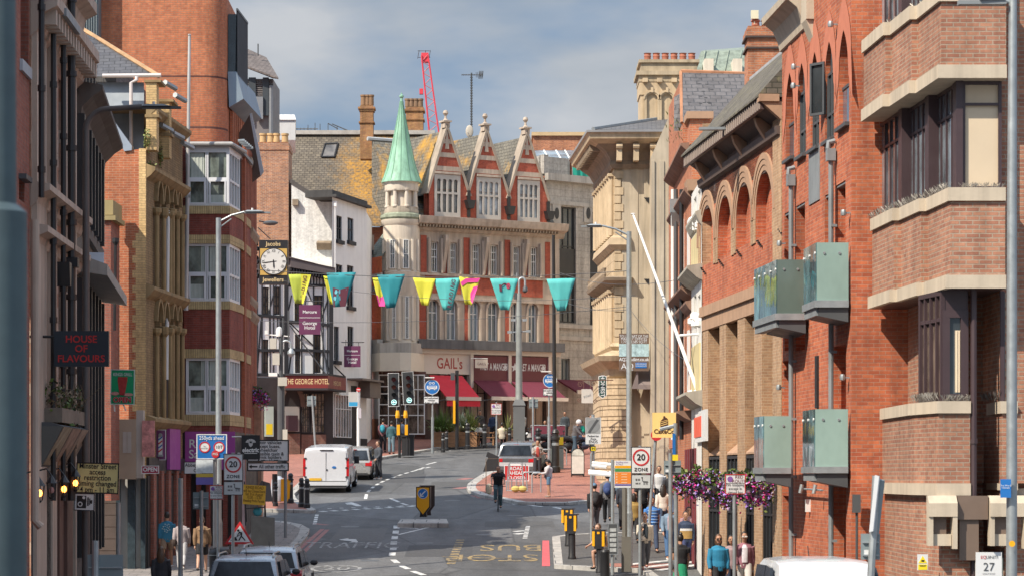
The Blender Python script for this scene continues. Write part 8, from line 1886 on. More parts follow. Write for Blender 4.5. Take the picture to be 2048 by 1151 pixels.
t=thg('street_cabinet','small orange yellow cabinet standing with dark posts near the hotel kerb','cabinet',(XY(572,101).x,101,gz(101)+.12));m=MB();a=XY(572,101);m.pzm([(a.x-.2,100.9),(a.x+.2,100.9),(a.x+.15,101.2),(a.x-.15,101.2)],gz(101)+.2,gz(101)+1.1);m.bd('panel',amber,t);m=MB();m.box(a.x-.55,a.x-.35,100.9,101.1,gz(101)+.12,gz(101)+1.3);m.bd('post',black,t)
o=MB();a=XY(556,102);o.lathe([(0.22,gz(102)+.12),(0.3,gz(102)+.6),(0.26,gz(102)+1.0),(0.1,gz(102)+1.15)],(a.x,102),12);tag(o.bd('rubbish_sack',mat('pale_sack',(0.38,0.42,0.48),0.6,var=0.3,vs=4),None,True),'pale grey blue sack standing by the yellow cabinet','sack')
isl=[G(795,1054),G(897,1054),G(893,1045),G(802,1045)];sheet('traffic_island',[(v.x,v.y)for v in isl],0.16,kerbm,0.2)
for px,Y,lab,face in((846,94.2,'yellow shield faced keep left bollard on the traffic island',1),(856,94.9,'dark backed bollard standing just behind the yellow one',0)):
 q=XY(px,Y);q.z=gz(Y)+.16;t=thg('traffic_bollard',lab,'traffic bollard',q,'bollards on the traffic island');g=frat(q,-10 if face else 20);w_=0.27
 pf=[(-w_,0.35),(0,0.02),(w_,0.35),(w_,1.12),(-w_,1.12)];m=MB(g);m.pri(pf,-0.22,0.0);m.pri([(-w_*.5,-0.02),(w_*.5,-0.02),(w_*.35,.3),(-w_*.35,.3)],-.18,-.02);m.bd('housing',black,t)
 if face:
  e=0.035;m=MB(g);m.pri([(-w_+e,0.37),(0,0.075),(w_-e,0.37),(w_-e,1.085),(-w_+e,1.085)],0.001,0.012);m.bd('yellow_face',amber,t);m=MB(g);m.disc(0.0,.86,.19,.013,.02,24);m.bd('blue_disc',sbl,t);m=MB(g);m.ring(0,.86,.18,.195,.02,.024,24)
  for a,b,w2 in(((.1,.1),(-.09,-.09),.04),((-.1,-.1),(-.1,.03),.035),((-.1,-.1),(.03,-.1),.035)):A3,B3=V(a),V(b);d_=(B3-A3).normalized();n_=V((-d_.y,d_.x))*w2/2;m.pri([(p.x,p.y+.86)for p in(A3-n_,B3-n_,B3+n_,A3+n_)],.02,.026)
  m.bd('white_arrow',swh,t)
def reflect_bollard(lab,px,Y,h,big=False):
 q=XY(px,Y);q.z=gz(Y)+.12;t=thg('reflective_bollard',lab,'bollard',q,'black bollards with amber reflectors');m=MB();k=h
 m.lathe([(0.13,q.z),(0.13,q.z+.06),(0.11,q.z+.1),(0.105,q.z+.62*k),(0.14,q.z+.63*k),(0.14,q.z+.68*k),(0.12,q.z+.7*k),(.12,q.z+.8*k),(0.13,q.z+.84*k),(.05,q.z+.86*k)],(q.x,q.y),14);m.bd('shaft',black,t,True)
 g=frat(q,-22);m=MB(g);m.pri([(-.2,.98*k),(.2,.98*k),(.2,.7*k),(.12,.56*k),(-.12,.56*k),(-.2,.7*k)],.05,.14);m.box(-.2,.2,-.1,.14,.98*k,1.0*k);m.bd('head',black,t)
 for s in(-1,1):m=MB(g);m.box(s*.155-.04,s*.155+.04,.14,.155,.62*k,.96*k);m.bd('amber_strip',amber,t)
 m=MB(g);m.box(-.04,.04,.14,.15,.9*k,.95*k);m.bd('amber_panel',amber,t)
reflect_bollard('black bollard with amber strips alone on the grey corner of the right pavement',1144,78.8,1.42);reflect_bollard('smaller bollard with an amber edge right behind the tall amber striped one',1137,83.0,1.25);reflect_bollard('black bollard with a bright amber panel by the seated bare shouldered man',1200,74.6,1.3)
m=MB();q=XY(1210,73.5);q.z=gz(73.5)+.12;t=thg('bollard','short black bollard beside the amber panelled one','bollard',q);m.lathe([(0.14,q.z),(.13,q.z+.7),(.15,q.z+.74),(.13,q.z+.8),(0,q.z+.83)],(q.x,q.y),14);m.bd('shaft',black,t,True)
t=post('sign_post','grey pedestrian zone ENDS sign above a small yellow plate','sign post',(XY(1186,100).x,100,gz(100)+.12),P(1186,828,100),0.065,steel);g,z=plt(t,1171,1202,834,887,99.9,mat('grey_sign',(0.30,0.31,0.31),0.5),swh);c=g.L/2;m=MB(g);m.disc(c,z(851),.25,0,.006,26);m.bd('grey_disc',mat('mid_grey',(0.23,0.24,0.245),0.5),t);m=MB(g);m.pri([(c-.22,z(863)),(c-.13,z(865)),(c+.22,z(839)),(c+.13,z(837))],.006,.01);m.bd('slash',mat('dark_slash',(0.08,0.085,0.09),0.5),t)
m=MB(g);m.box(0.02,g.L-.02,0,.006,z(887)+.02,z(867));m.bd('white_panel',swh,t);lines(t,g,z,(('Pedestrian',871,6.0,100),('Zone',876.5,6.0,100),('ENDS',882.5,8.0,100)),d=.008)
g,z=plt(t,1181,1192,891,901,99.85,yl,sbk,'hydrant_plate');txx(t,'H',g,g.L/2,z(896),.16,sbk,.006)
m=MB();
for py,w_ in((924,42),(929,30),(941,44),(945,40)):a,b=P(1183-(6 if py>935 else 2),py,84),P(1183+w_,py+4,83.6);m.tub([a,b],0.055,4,flat=0.4)
fgp=thg('finger_post','white finger signs pointing right from a slim post left of the bus timetable','sign post',(XY(1183,84).x,84,gz(84)+.12));m.bd('sign_finger',swh,fgp);m=MB();m.tub([OFF[fgp.name],P(1183,905,84)],.05,8);m.bd('pole',steel,fgp,True)
Yt=74.0;t=post('bus_stop','bus stop pole carrying an orange and green timetable board','bus stop',(XY(1225,Yt).x,Yt,gz(Yt)+.12),P(1225,918,Yt),0.05,steel);g,z=plt(t,1229,1263,920,974,Yt-.05,swh,None,'timetable_board')
for a,b,mm in((930,935,amber),(936,942,mat('bus_green',(0.05,0.25,0.07),0.5)),(943,966,mat('bus_orange',(0.72,0.22,0.03),0.5,var=0.08)),(967,970,mat('bus_violet',(0.12,0.08,0.3),0.5))):m=MB(g);m.box(.01,g.L-.01,0,.005,z(b),z(a));m.bd('colour_band',mm,t)
for k in range(4):m=MB(g);m.box(g.L*.4,g.L*.75,.005,.007,z(947+5.5*k)-.012,z(947+5.5*k)+.012);m.disc(g.L*.13,z(947+5.5*k),.025,.005,.008,8);m.bd('route_mark',mat('pale_orange',(0.75,0.5,0.3),0.5),t)
txx(t,'Reading town\nSt Mary',g,.04,z(925),.065,mat('violet_letter',(0.2,.1,.3),.5),.006,align='LEFT',bold=0)
g,z=plt(t,1216,1236,1046,1108,Yt-.08,dgr,steel,'timetable_case');m=MB(g)
for k in range(5):m.box(.05,g.L-.05,.001,.006,z(1055+10*k+7),z(1055+10*k))
m.bd('timetable_sheet',mat('timetable_grey',(0.40,0.42,0.42),0.6,var=.35,vs=14),t)
m=MB();m.tub([(XY(1250,75).x,75,gz(75)+.12),P(1250,975,75)],.07,8);m.tub([(XY(1246,75.3).x,75.3,gz(75)+.12),P(1246,975,75.3)],.03,6);m.box(XY(1243,75).x,XY(1262,75).x,74.9,75.1,gz(75)+.12,zc(1072,75));o=m.bd('service_post',mat('olive_post',(0.14,0.13,0.11),0.6),None);tag(o,'olive brown post with a grey box at its foot, under the 20 zone sign','post')
ts=thg('perch_seat','grey metal perch rail with curved ends behind the seated bare shouldered man','seat',(XY(1232,75.5).x,75.5,gz(75.5)+.12));m=MB()
for py in(1070,1082,1094):m.tub([P(1226,py,75.4),P(1246,py,75.8),P(1250,py+4,75.6)],.025,6)
m.tub([P(1232,1070,75.5),P(1232,1118,75.5)],.03,6);m.bd('rail',steel,ts,True)
t=post('no_entry_sign','leaning red no entry sign half hidden below the yellow bakery sign','sign post',(XY(1293,79).x,79,gz(79)+.12),P(1311,878,79),0.05,steel);g=Fr(XY(1302,78.9).xy,XY(1324,78.9).xy);m=MB(g);m.disc(g.L/2,zc(869,78.9),.18,-.02,0,22);m.bd('red_disc',srd,t);m=MB(g);m.box(g.L/2-.12,g.L/2+.12,0,.006,zc(869,78.9)-.03,zc(869,78.9)+.03);m.bd('white_bar',swh,t)
t=sign_rear('grey sign back with a yellow tag on the post left of the petunias',1328,1362,920,948,62,1341,905,0.05);g,z=plt(t,1345,1356,908,920,61.9,yl,None,'yellow_tag')
t=post('sign_post','slim steel post with a blue direction blade under the bakery sign','sign post',(XY(1353,66).x,66,gz(66)+.12),P(1351,845,66),0.055,steel);g,z=plt(t,1345,1351,866,908,65.9,sbl,None,'direction_blade');m=MB();m.tub([P(1320,858,66),P(1352,850,66)],.05,6,flat=.5);m.bd('arm',steel,t)
t=sign_rear('leaning steel post with a narrow white plate before the red brick wall',1722,1760,1066,1118,33,1742,1190,0.055,stickers=True,foot=-0.3);m=MB();m.tub([P(1740,1180,33.05),P(1747,1060,33.05),P(1752,950,33.05)],.05,8);m.bd('leaning_pole',steel,t,True)
q=[P(1738,1063,32.95),P(1746,1061,32.95),P(1758,952,32.95),P(1750,949,32.95)];m=MB();m.v=q+[v+V((.02,.05,0))for v in q];m.f=[[0,1,2,3],[7,6,5,4],[0,4,5,1],[1,5,6,2],[2,6,7,3],[3,7,4,0]];m.m=[0]*6;m.bd('narrow_plate',swh,t);m=MB();q2=[v+V((.05,.1,-.05))for v in q];m.v=q2+[v+V((.05,.05,0))for v in q2];m.f=[[0,1,2,3],[7,6,5,4],[0,4,5,1],[1,5,6,2],[2,6,7,3],[3,7,4,0]];m.m=[0]*6;m.bd('plate_back',sign_back,t)
t=thg('lamp_column','blurred blue green steel column close to the camera at the left edge','lamp column',(XY(8,10).x,10,-1.2));cm=mat('teal_column',(0.055,0.085,0.095),0.6,0.1,0.2,4.0);m=MB();x=XY(-8,10).x;m.tub([(x,10,-1.2),(x,10,zc(425,10)),(x,10,zc(408,10))],[.125,.125,.085],16);m.tub([(x,10,zc(408,10)),(x,10,zc(-500,10))],[.083,.075],16);m.bd('pole',cm,t,True)
m=MB();m.box(x-.08,x+.08,9.86,9.9,-.9,-.1);m.bd('access_door',dgr,t)
def basket(lab,centres,n,sd,Y,chain=None):
 t=thg('flower_basket',lab,'flower basket',P(centres[0][0],centres[0][1]+20,Y),'hanging flower baskets');cs=[(P(px,py,Y),(rx*Y/F,rx*Y/F*.7,rz*Y/F))for px,py,rx,rz in centres]
 leafblob('foliage',t,[(c+V((0,0,r[2]*.3)),r)for c,r in cs],int(n*.7),[(leaf_g,4),(leaf_d,3),(leaf_y,2)],.075,.35,sd);leafblob('petals',t,[(c+V((0,-.06,0)),(r[0]*1.08,r[1]*1.1,r[2]*1.05))for c,r in cs],n,[(pet_m,4),(pet_v,3),(pet_l,2.2),(pet_r,1.2),(pet_w,1.2),(leaf_g,1.5),(leaf_y,1)],.052,.3,sd+1)
 m=MB()
 for c,r in cs:m.lathe([(0,c.z-r[2]*.9),(r[0]*.6,c.z-r[2]*.5),(r[0]*.75,c.z)],(c.x,c.y),10)
 m.bd('basket',dgr,t,True);return t
basket('long overflowing run of magenta and violet petunias, left half, nearer the bakery sign',[(1366,962,24,22),(1392,968,28,30),(1424,970,30,32),(1450,980,24,32)],420,11,66.0);basket('overflowing magenta and violet petunias behind the largest red route plate, right half',[(1466,966,22,24),(1494,975,28,30),(1516,978,24,32),(1532,972,16,26)],420,21,62.5)
basket('round pink and violet flower basket over the timber pier on the left',[(497,792,14,13),(513,790,14,16),(528,796,11,11)],260,31,89.5)
SK=[mat('skin_light',(0.50,0.29,0.20),0.55,var=0.06,vs=9),mat('skin_tan',(0.38,0.20,0.125),0.55,var=0.06,vs=9),mat('skin_brown',(0.20,0.10,0.06),0.55,var=0.06,vs=9)]
CL={}
def cloth(c):
 if not isinstance(c,tuple):return c
 if c not in CL:CL[c]=mat('cloth_%d'%len(CL),c,0.85,var=0.16,vs=5,bump=0.25)
 return CL[c]
HAIR=mat('hair_dark',(0.018,0.013,0.011),0.5,var=0.3,vs=20);HBRN=mat('hair_brown',(0.09,0.045,0.022),0.5,var=0.3,vs=20);eye_m=mat('eye_dark',(0.015,0.012,0.01),0.3);lip=mat('lips',(0.28,0.09,0.08),0.6)
def rotx(v,a):return V((v.x,v.y*math.cos(a)-v.z*math.sin(a),v.y*math.sin(a)+v.z*math.cos(a)))
def person(label,px,Y,h,face,skin,hair,top,bottom,shoes=(0.05,0.05,0.055),leg=((12,8),(-14,20)),arm=((8,6,15),(-8,6,15)),kind='trousers',sleeve=1.0,hairstyle='short',lean=0,sit=False,zbase=None,extras=(),vox=0.014,nod=4,base=None,cap=None,pattern=None,open_jacket=None):
 """one figure in a local frame (faces -y), posed by joint angles in degrees, then turned by `face` and put at its place"""
 k=h/1.75;rad=math.radians;b=base or XY(px,Y)
 if base is None:b.z=(gz(Y)+0.12)if zbase is None else zbase
 ca,sa=math.cos(rad(face)),math.sin(rad(face))
 class W:
  sx=1
  def w(s,u,d,z):return V((b.x+k*(u*ca-d*sa),b.y+k*(u*sa+d*ca),b.z+k*z))
 w_=W();t=thg('person',label,'person',b)
 if sit:pz=0.47 if sit is True else sit
 else:
  low=[]
  for th,kn in leg:low.append(0.44*math.cos(rad(th))+0.42*math.cos(rad(th-kn)))
  pz=max(low)+0.09
 pel=V((0,0,pz));L=rad(lean);up=lambda v:pel+rotx(v,L)
 ch,nk,hd=up(V((0,0,0.34))),up(V((0,0.01,0.55))),up(V((0,-0.015-nod*0.004,0.72)))
 legs=[]
 for s,(th,kn)in zip((-1,1),leg):
  hp=pel+V((s*0.09,0,0.0));kp=hp+V((s*0.01,-0.44*math.sin(rad(th)),-0.44*math.cos(rad(th))));a2=rad(th-kn);ap=kp+V((0,-0.42*math.sin(a2),-0.42*math.cos(a2)));legs.append((hp,kp,ap,a2))
 arms=[]
 for s,(sw,ab,el)in zip((-1,1),arm):
  sp=up(V((s*0.185,0.01,0.475)));a=rad(sw);dv=V((s*math.sin(rad(ab)),-math.sin(a)*math.cos(rad(ab)),-math.cos(a)*math.cos(rad(ab))));ep=sp+dv*0.29
  a2=rad(sw+el);inn=0.25 if el>50 else 0.05;dv2=V((-s*inn,-math.sin(a2),-math.cos(a2))).normalized();wp=ep+dv2*0.25;arms.append((sp,ep,wp,dv2,s))
 def T(mm,pts,rs,n=10,flat=1.0):mm.tub([(q.x,q.y,q.z)for q in pts],[r*k for r in rs],n,True,flat)
 m=MB(w_)
 def torso(mm,e=0.0,z0=-0.08):T(mm,[pel+V((0,0,z0)),pel+V((0,0,0.04)),up(V((0,0,0.17))),up(V((0,0,0.33))),up(V((0,0,0.45))),up(V((0,0.01,0.525)))],[0.13+e,0.165+e,0.148+e,0.172+e,0.172+e,0.07+e*.5],16,0.66)
 torso(m)
 T(m,[up(V((0,0.012,0.48))),nk,hd+V((0,0.012,-0.03))],[0.062,0.055,0.055])
 m.ball((hd.x,hd.y,hd.z+0.015),0.105,14,(0.77,0.94,1.12));m.ball((hd.x,hd.y-0.018,hd.z-0.062),0.06,10,(0.92,1.05,0.95))
 m.ball((hd.x,hd.y-0.106,hd.z-0.012),0.019,6,(0.8,1,1.3))
 for s in(-1,1):m.ball((hd.x+s*0.083,hd.y+0.008,hd.z-0.005),0.026,6,(0.45,0.8,1.2))
 for hp,kp,ap,a2 in legs:T(m,[hp,hp.lerp(kp,0.5),kp,kp.lerp(ap,0.3),ap],[0.088,0.075,0.054,0.056,0.036]);T(m,[ap,ap+V((0,-0.03,-0.05)),ap+V((0,-0.15,-0.065))],[0.04,0.042,0.03])
 for sp,ep,wp,dv,s in arms:
  T(m,[sp,sp.lerp(ep,.5),ep,ep.lerp(wp,.3),wp],[0.058,0.046,0.038,0.037,0.026]);x=V((1,0,0));pm=wp+dv*0.05
  T(m,[wp,wp+dv*0.04,wp+dv*0.09],[0.026,0.038,0.034],8,0.6)
  side=dv.cross(x).normalized()if abs(dv.x)<0.9 else V((0,0,1))
  for f_ in range(4):o_=side*(f_-1.5)*0.019;ln=(0.068,0.078,0.073,0.056)[f_];q=wp+dv*0.085+o_;T(m,[q,q+dv*ln*.5+x*(-s*0.006),q+dv*ln+x*(-s*0.026)],[0.0105,0.010,0.008],6)
  q=wp+dv*0.03-side*.028;T(m,[q,q-side*0.018+dv*0.03,q-side*0.022+dv*.06],[0.013,0.0115,0.009],6)
 def fin(mm,name,mt,v=vox,sm=True):
  o=mm.bd(name,mt,t,sm,uv=False);r=o.modifiers.new('merge','REMESH');r.mode='VOXEL';r.voxel_size=v*k;r.use_smooth_shade=True
  s2=o.modifiers.new('soft','SMOOTH');s2.iterations=2;s2.factor=0.4;return o
 fin(m,'body',SK[skin],vox)
 m=MB(w_)
 if kind in('trousers','shorts','jeans'):
  T(m,[pel+V((0,0,-0.09)),pel+V((0,0,0.02)),pel+V((0,0,0.10))],[0.155,0.185,0.168],14,0.68)
  for hp,kp,ap,a2 in legs:
   if kind=='shorts':T(m,[hp,hp.lerp(kp,.5),hp.lerp(kp,.8)],[0.105,0.10,0.092])
   else:T(m,[hp,hp.lerp(kp,.5),kp,kp.lerp(ap,.5),ap+V((0,0,0.02))],[0.112,0.10,0.082,0.077,0.068])
 elif kind=='skirt':T(m,[pel+V((0,0,-0.38)),pel+V((0,0,-0.1)),pel+V((0,0,0.1))],[0.22,0.19,0.155],14,0.75)
 fin(m,kind if kind!='jeans' else 'trousers',cloth(bottom),vox*1.3)
 m=MB(w_);torso(m,0.03,-0.1 if kind!='skirt' else 0.0);T(m,[up(V((-0.17,0.01,0.47))),up(V((0,0.012,0.515))),up(V((0.17,0.01,0.47)))],[0.06,0.085,0.06],10)
 if sleeve>0:
  for sp,ep,wp,dv,s in arms:
   if sleeve>0.6:T(m,[sp,sp.lerp(ep,.5),ep,ep.lerp(wp,.5),ep.lerp(wp,min(0.95,sleeve))],[0.088,0.075,0.066,0.062,0.05])
   else:T(m,[sp,sp.lerp(ep,sleeve)],[0.088,0.08])
 if sleeve>=0:fin(m,'top',cloth(top),vox*1.3)
 if pattern:
  for z0,z1,c in pattern:m=MB(w_);T(m,[up(V((0,0,z0))),up(V((0,0,z1)))],[0.209,0.209],18,0.67);m.bd('chest_band',cloth(c),t,True,uv=False)
 if open_jacket:m=MB(w_);T(m,[up(V((0,-0.128,0.06))),up(V((0,-.140,.3))),up(V((0,-.130,.44))),up(V((0,-.07,.52)))],[0.075,.08,.075,.04],10,.3);m.bd('inner_top',cloth(open_jacket),t,True,uv=False)
 m=MB(w_)
 for hp,kp,ap,a2 in legs:T(m,[ap+V((0,0.035,-0.03)),ap+V((0,0.0,-0.052)),ap+V((0,-0.09,-0.062)),ap+V((0,-0.175,-0.07))],[0.04,0.05,0.047,0.03],8,0.8)
 m.bd('shoes',cloth(shoes),t,True,uv=False)
 hm=HAIR if hair==0 else HBRN if hair==1 else cloth(hair);m=MB(w_)
 if hairstyle!='bald':
  m.ball((hd.x,hd.y+0.018,hd.z+0.035),0.112,14,(0.82,0.92,1.04))
  if hairstyle=='long':T(m,[hd+V((0,0.07,0.04)),hd+V((0,0.105,-0.1)),hd+V((0,0.115,-0.30)),hd+V((0,0.11,-0.42))],[0.09,0.115,0.10,0.04],10,0.6)
  if hairstyle=='bob':T(m,[hd+V((0,0.04,0.04)),hd+V((0,0.055,-0.08)),hd+V((0,0.05,-0.15))],[0.09,0.10,0.07],10)
  if hairstyle=='bun':m.ball((hd.x,hd.y+0.06,hd.z+0.14),0.055,8)
  if hairstyle=='pony':T(m,[hd+V((0,0.1,0.06)),hd+V((0,0.16,-0.04)),hd+V((0,0.15,-0.24))],[0.03,0.042,0.018],8)
  o=m.bd('hair',hm,t,True,uv=False)
  for v in o.data.vertices:
   p=(v.co+OFF[t.name]-b);u_,d_=(p.x*ca+p.y*sa)/k,(-p.x*sa+p.y*ca)/k;z_=p.z/k
   if d_<hd.y-0.03 and z_<hd.z+0.062:
    dd=hd.y-0.03-d_;v.co+=V((-sa,ca,0))*dd*k*1.05
 if cap:m=MB(w_);m.ball((hd.x,hd.y+.01,hd.z+.06),.115,12,(.84,.96,.8));T(m,[hd+V((0,-.06,.07)),hd+V((0,-.18,.05))],[.07,.055],8,.15);m.bd('cap',cloth(cap),t,True,uv=False)
 m=MB(w_)
 for s in(-1,1):m.ball((hd.x+s*0.034,hd.y-0.089,hd.z+0.012),0.0125,6,(1.2,.6,.8));m.box(hd.x+s*.034-.02,hd.x+s*.034+.02,hd.y-.101,hd.y-.09,hd.z+.034,hd.z+.04)
 m.bd('eyes',eye_m,t,True,uv=False);m=MB(w_);m.ball((hd.x,hd.y-0.079,hd.z-0.062),0.022,6,(1.1,.4,.35));m.bd('mouth',lip,t,True,uv=False)
 for e in extras:
  m=MB(w_)
  if e[0]=='backpack':c=up(V((0,0.175,0.30)));m.ball(tuple(c),0.2,12,(0.78,0.5,1.15));m.ball(tuple(c+V((0,.08,-.06))),0.13,10,(0.8,.4,.8));nm='backpack'
  elif e[0]=='bag':q=arms[e[2]][2]+V((0,0,-0.05));T(m,[q+V((-.05,0,0)),q+V((-.06,0,-.12))],[.006,.006],5);T(m,[q+V((.05,0,0)),q+V((.06,0,-.12))],[.006,.006],5);m.ball((q.x,q.y,q.z-.24),.15,8,(1,.5,1.05));nm='bag'
  elif e[0]=='shoulder_bag':s=e[2];q=up(V((s*.22,.04,.02)));m.ball(tuple(q),.14,10,(.75,1,1));T(m,[q+V((0,0,.1)),up(V((s*.17,0,.52)))],[.01,.01],5);nm='shoulder_bag'
  elif e[0]=='crossbag':q=up(V((e[2]*.12,-.16,.06)));m.ball(tuple(q),.1,10,(1.25,.5,.85));T(m,[q,up(V((-e[2]*.14,-.09,.46)))],[.012,.012],5);nm='cross_body_bag'
  elif e[0]=='sunglasses':
   for s in(-1,1):m.ball((hd.x+s*.037,hd.y-.1,hd.z+.012),.031,8,(1,.4,.85))
   m.box(hd.x-.08,hd.x+.08,hd.y-.1,hd.y-.092,hd.z+.014,hd.z+.022);nm='sunglasses'
  elif e[0]=='helmet':m.ball((hd.x,hd.y+.0,hd.z+.03),.145,12,(.9,1.05,1));nm='helmet'
  elif e[0]=='phone':q=arms[e[2]][2]+arms[e[2]][3]*.08;m.box(q.x-.035,q.x+.035,q.y-.03,q.y-.02,q.z-.02,q.z+.12);nm='phone'
  elif e[0]=='hood':T(m,[up(V((0,.09,.5))),up(V((0,.13,.44))),up(V((0,.12,.36)))],[.1,.11,.05],10,.6);nm='hood'
  elif e[0]=='flowerprint':
   for i_ in range(16):a_=i_*2.4;r_=.012*i_**.5*3;q=up(V((r_*math.cos(a_),.125,.36+r_*math.sin(a_))));m.ball(tuple(q),.022,6,(1,.4,1))
   nm='back_print'
  elif e[0]=='stripes':
   for i_ in range(5):T(m,[up(V((0,0,.03+.095*i_))),up(V((0,0,.06+.095*i_)))],[.209,.208],16,.68)
   nm='shirt_stripe'
  elif e[0]=='legstripes':
   for hp,kp,ap,a2 in legs:
    for i_ in range(9):a_=i_*.7;o_=V((.088*math.cos(a_),.088*math.sin(a_),0));T(m,[hp+o_*1.1+V((0,0,-.05)),kp+o_*.83,ap+o_*.7+V((0,0,.03))],[.011,.01,.009],5)
   nm='trouser_stripe'
  m.bd(nm,cloth(e[1]),t,True,uv=False)
 return t
BK,NAVY,DEN,GREY,WHT=(0.015,0.015,0.018),(0.02,0.03,0.06),(0.05,0.09,0.16),(0.11,0.11,0.12),(0.55,0.53,0.50)
ST=((22,6),(-18,22));ST2=((-16,24),(20,5));STAND=((2,2),(-3,3));AH=((10,10,20),(-12,8,15))
person('woman in a cream jacket and grey trousers walking towards us, pale bag across her',1290,75.6,1.66,6,0,1,(0.55,0.47,0.38),(0.09,0.09,0.10),(0.22,0.08,0.09),((14,4),(-10,26)),((20,10,95),(-6,8,12)),hairstyle='bun',open_jacket=(0.03,0.04,0.05),extras=(('crossbag',(0.58,0.50,0.42),-1),('phone',(0.1,0.06,0.04),0)),vox=0.012)
person('man in a blue striped polo shirt carrying a bright green bag',1304,81.0,1.76,10,1,0,(0.06,0.20,0.52),(0.04,0.06,0.11),BK,ST2,((6,8,12),(-4,8,12)),sleeve=0.6,extras=(('stripes',(0.28,0.45,0.70)),('bag',(0.05,0.40,0.07),0)))
person('woman seen from behind with very long dark wavy hair over a pale top and jeans',1326,87.5,1.72,178,0,0,(0.60,0.56,0.50),DEN,(0.5,0.48,0.45),ST,AH,hairstyle='long')
person('man in a navy, white and ochre banded jumper walking towards us',1371,75.8,1.74,4,1,0,(0.025,0.04,0.08),(0.05,0.065,0.16),BK,ST,((4,10,14),(-4,10,14)),sleeve=0.95,pattern=((0.26,0.33,(0.60,0.58,0.56)),(0.02,0.255,(0.36,0.22,0.07))),vox=0.012)
person('woman from behind in a black top and green skirt with a grey shoulder bag',1361,66.5,1.68,186,1,0,BK,(0.02,0.30,0.15),BK,ST,AH,kind='skirt',sleeve=0.5,hairstyle='bun',extras=(('shoulder_bag',(0.10,0.11,0.12),1),))
person('bare shouldered man sitting hunched forward with dark shorts by the amber bollards',1209,75.4,1.76,-40,0,1,GREY,(0.05,0.05,0.055),BK,((82,92),(76,86)),((30,6,42),(34,4,40)),kind='shorts',sleeve=-1,lean=24,sit=0.62,vox=0.012)
person('person in dark clothes and a blue cap carrying a black backpack away from us',1189,88.0,1.72,184,0,0,BK,(0.10,0.10,0.115),BK,ST,AH,cap=(0.10,0.19,0.30),extras=(('backpack',(0.03,0.03,0.034)),))
person('person in a grey hooded top with a blue backpack walking away',1215,92.0,1.80,176,0,0,(0.13,0.13,0.14),BK,BK,ST2,AH,extras=(('backpack',(0.04,0.07,0.19)),('hood',(0.13,0.13,0.14))))
person('person in a dark navy jacket behind the orange bus timetable',1248,89.0,1.78,170,1,0,(0.03,0.035,0.05),BK,BK,STAND,AH)
person('person in a black top partly behind the right hand 20 zone sign',1284,90.0,1.80,180,1,0,BK,BK,BK,ST,AH,sleeve=0.5)
person('person with dark hair in a dark coat further up the right pavement',1340,94.0,1.78,182,1,0,(0.025,0.025,0.03),DEN,BK,ST2,AH,hairstyle='bob')
person('person in a pale denim jacket and blue jeans behind the steel sign post',1339,78.6,1.72,4,1,0,(0.16,0.23,0.31),(0.05,0.11,0.22),WHT,ST,AH,open_jacket=(0.45,0.30,0.32))
person('dark haired woman in a pink scarf just behind the banded jumper',1377,78.2,1.68,6,1,0,(0.36,0.22,0.24),NAVY,BK,ST,AH,hairstyle='long')
person('woman in a bright blue hooded jacket with sunglasses at the frame foot',1437,62.0,1.68,4,1,1,(0.02,0.19,0.33),BK,BK,ST,((6,12,14),(-6,12,14)),hairstyle='bob',zbase=-0.14,extras=(('sunglasses',(0.02,0.015,0.015)),('hood',(0.02,0.19,0.33))),vox=0.011)
person('woman in white rimmed sunglasses with a pale print top and dusky pink cardigan',1489,63.5,1.70,-2,1,0,(0.26,0.11,0.14),WHT,BK,ST2,AH,hairstyle='pony',zbase=-0.14,extras=(('sunglasses',(0.62,0.60,0.58)),),vox=0.011,open_jacket=(0.6,0.56,0.60))
person('person in a dusky mauve top half hidden behind the red route post',1462,66.0,1.66,0,1,0,(0.30,0.21,0.22),NAVY,BK,ST,AH,hairstyle='bob')
person('person in a mustard top and dark trousers walking away past the olive post',1268,83.5,1.70,182,1,0,(0.30,0.20,0.06),BK,BK,ST2,AH,hairstyle='bob')
person('tall man in a white shirt and black trousers coming down the right pavement',1318,96.0,1.82,4,1,0,(0.55,0.55,0.55),BK,BK,ST,AH,sleeve=0.9)
person('person in a burgundy coat crossing behind the woman with long hair',1300,99.0,1.68,80,0,1,(0.22,0.03,0.05),DEN,BK,ST,AH,hairstyle='pony')
person('person in a sky blue top in front of the honey stone bank base',1232,97.0,1.70,10,1,0,(0.22,0.36,0.50),NAVY,BK,ST2,AH)
person('man walking away in a blue T shirt with a white flower print and tan shorts',334,76.2,1.68,178,1,0,(0.025,0.15,0.25),(0.22,0.15,0.10),WHT,ST,AH,kind='shorts',sleeve=0.7,extras=(('flowerprint',(0.34,0.42,0.45)),),vox=0.012)
person('woman walking away in a pale grey top and black striped white trousers',363,75.2,1.62,180,1,1,(0.34,0.29,0.29),(0.48,0.47,0.47),WHT,ST2,AH,hairstyle='bun',extras=(('legstripes',BK),('shoulder_bag',(0.04,0.025,0.02),1)),vox=0.012)
person('person walking away in a brown hooded top and black shorts',404,74.8,1.66,182,0,1,(0.24,0.145,0.08),BK,BK,ST,AH,kind='shorts',extras=(('hood',(0.24,0.145,0.08)),),vox=0.012)
person('long brown haired person at the foot of the frame on the left pavement',322,61.0,1.50,182,0,1,(0.035,0.035,0.04),BK,BK,ST,AH,hairstyle='long',zbase=-0.24)
person('man in a dark grey shirt standing side on in the road by the parked van',757,116.5,1.74,-62,0,1,(0.055,0.062,0.075),(0.035,0.037,0.045),(0.6,0.58,0.55),((5,4),(-4,5)),((14,3,30),(6,3,40)),zbase=gz(116.5))
person('person with a teal backpack and outstretched arm by the cream shop window',766,136.0,1.78,170,1,0,(0.17,0.08,0.09),BK,BK,STAND,((0,45,8),(6,8,20)),extras=(('backpack',(0.03,0.25,0.33)),))
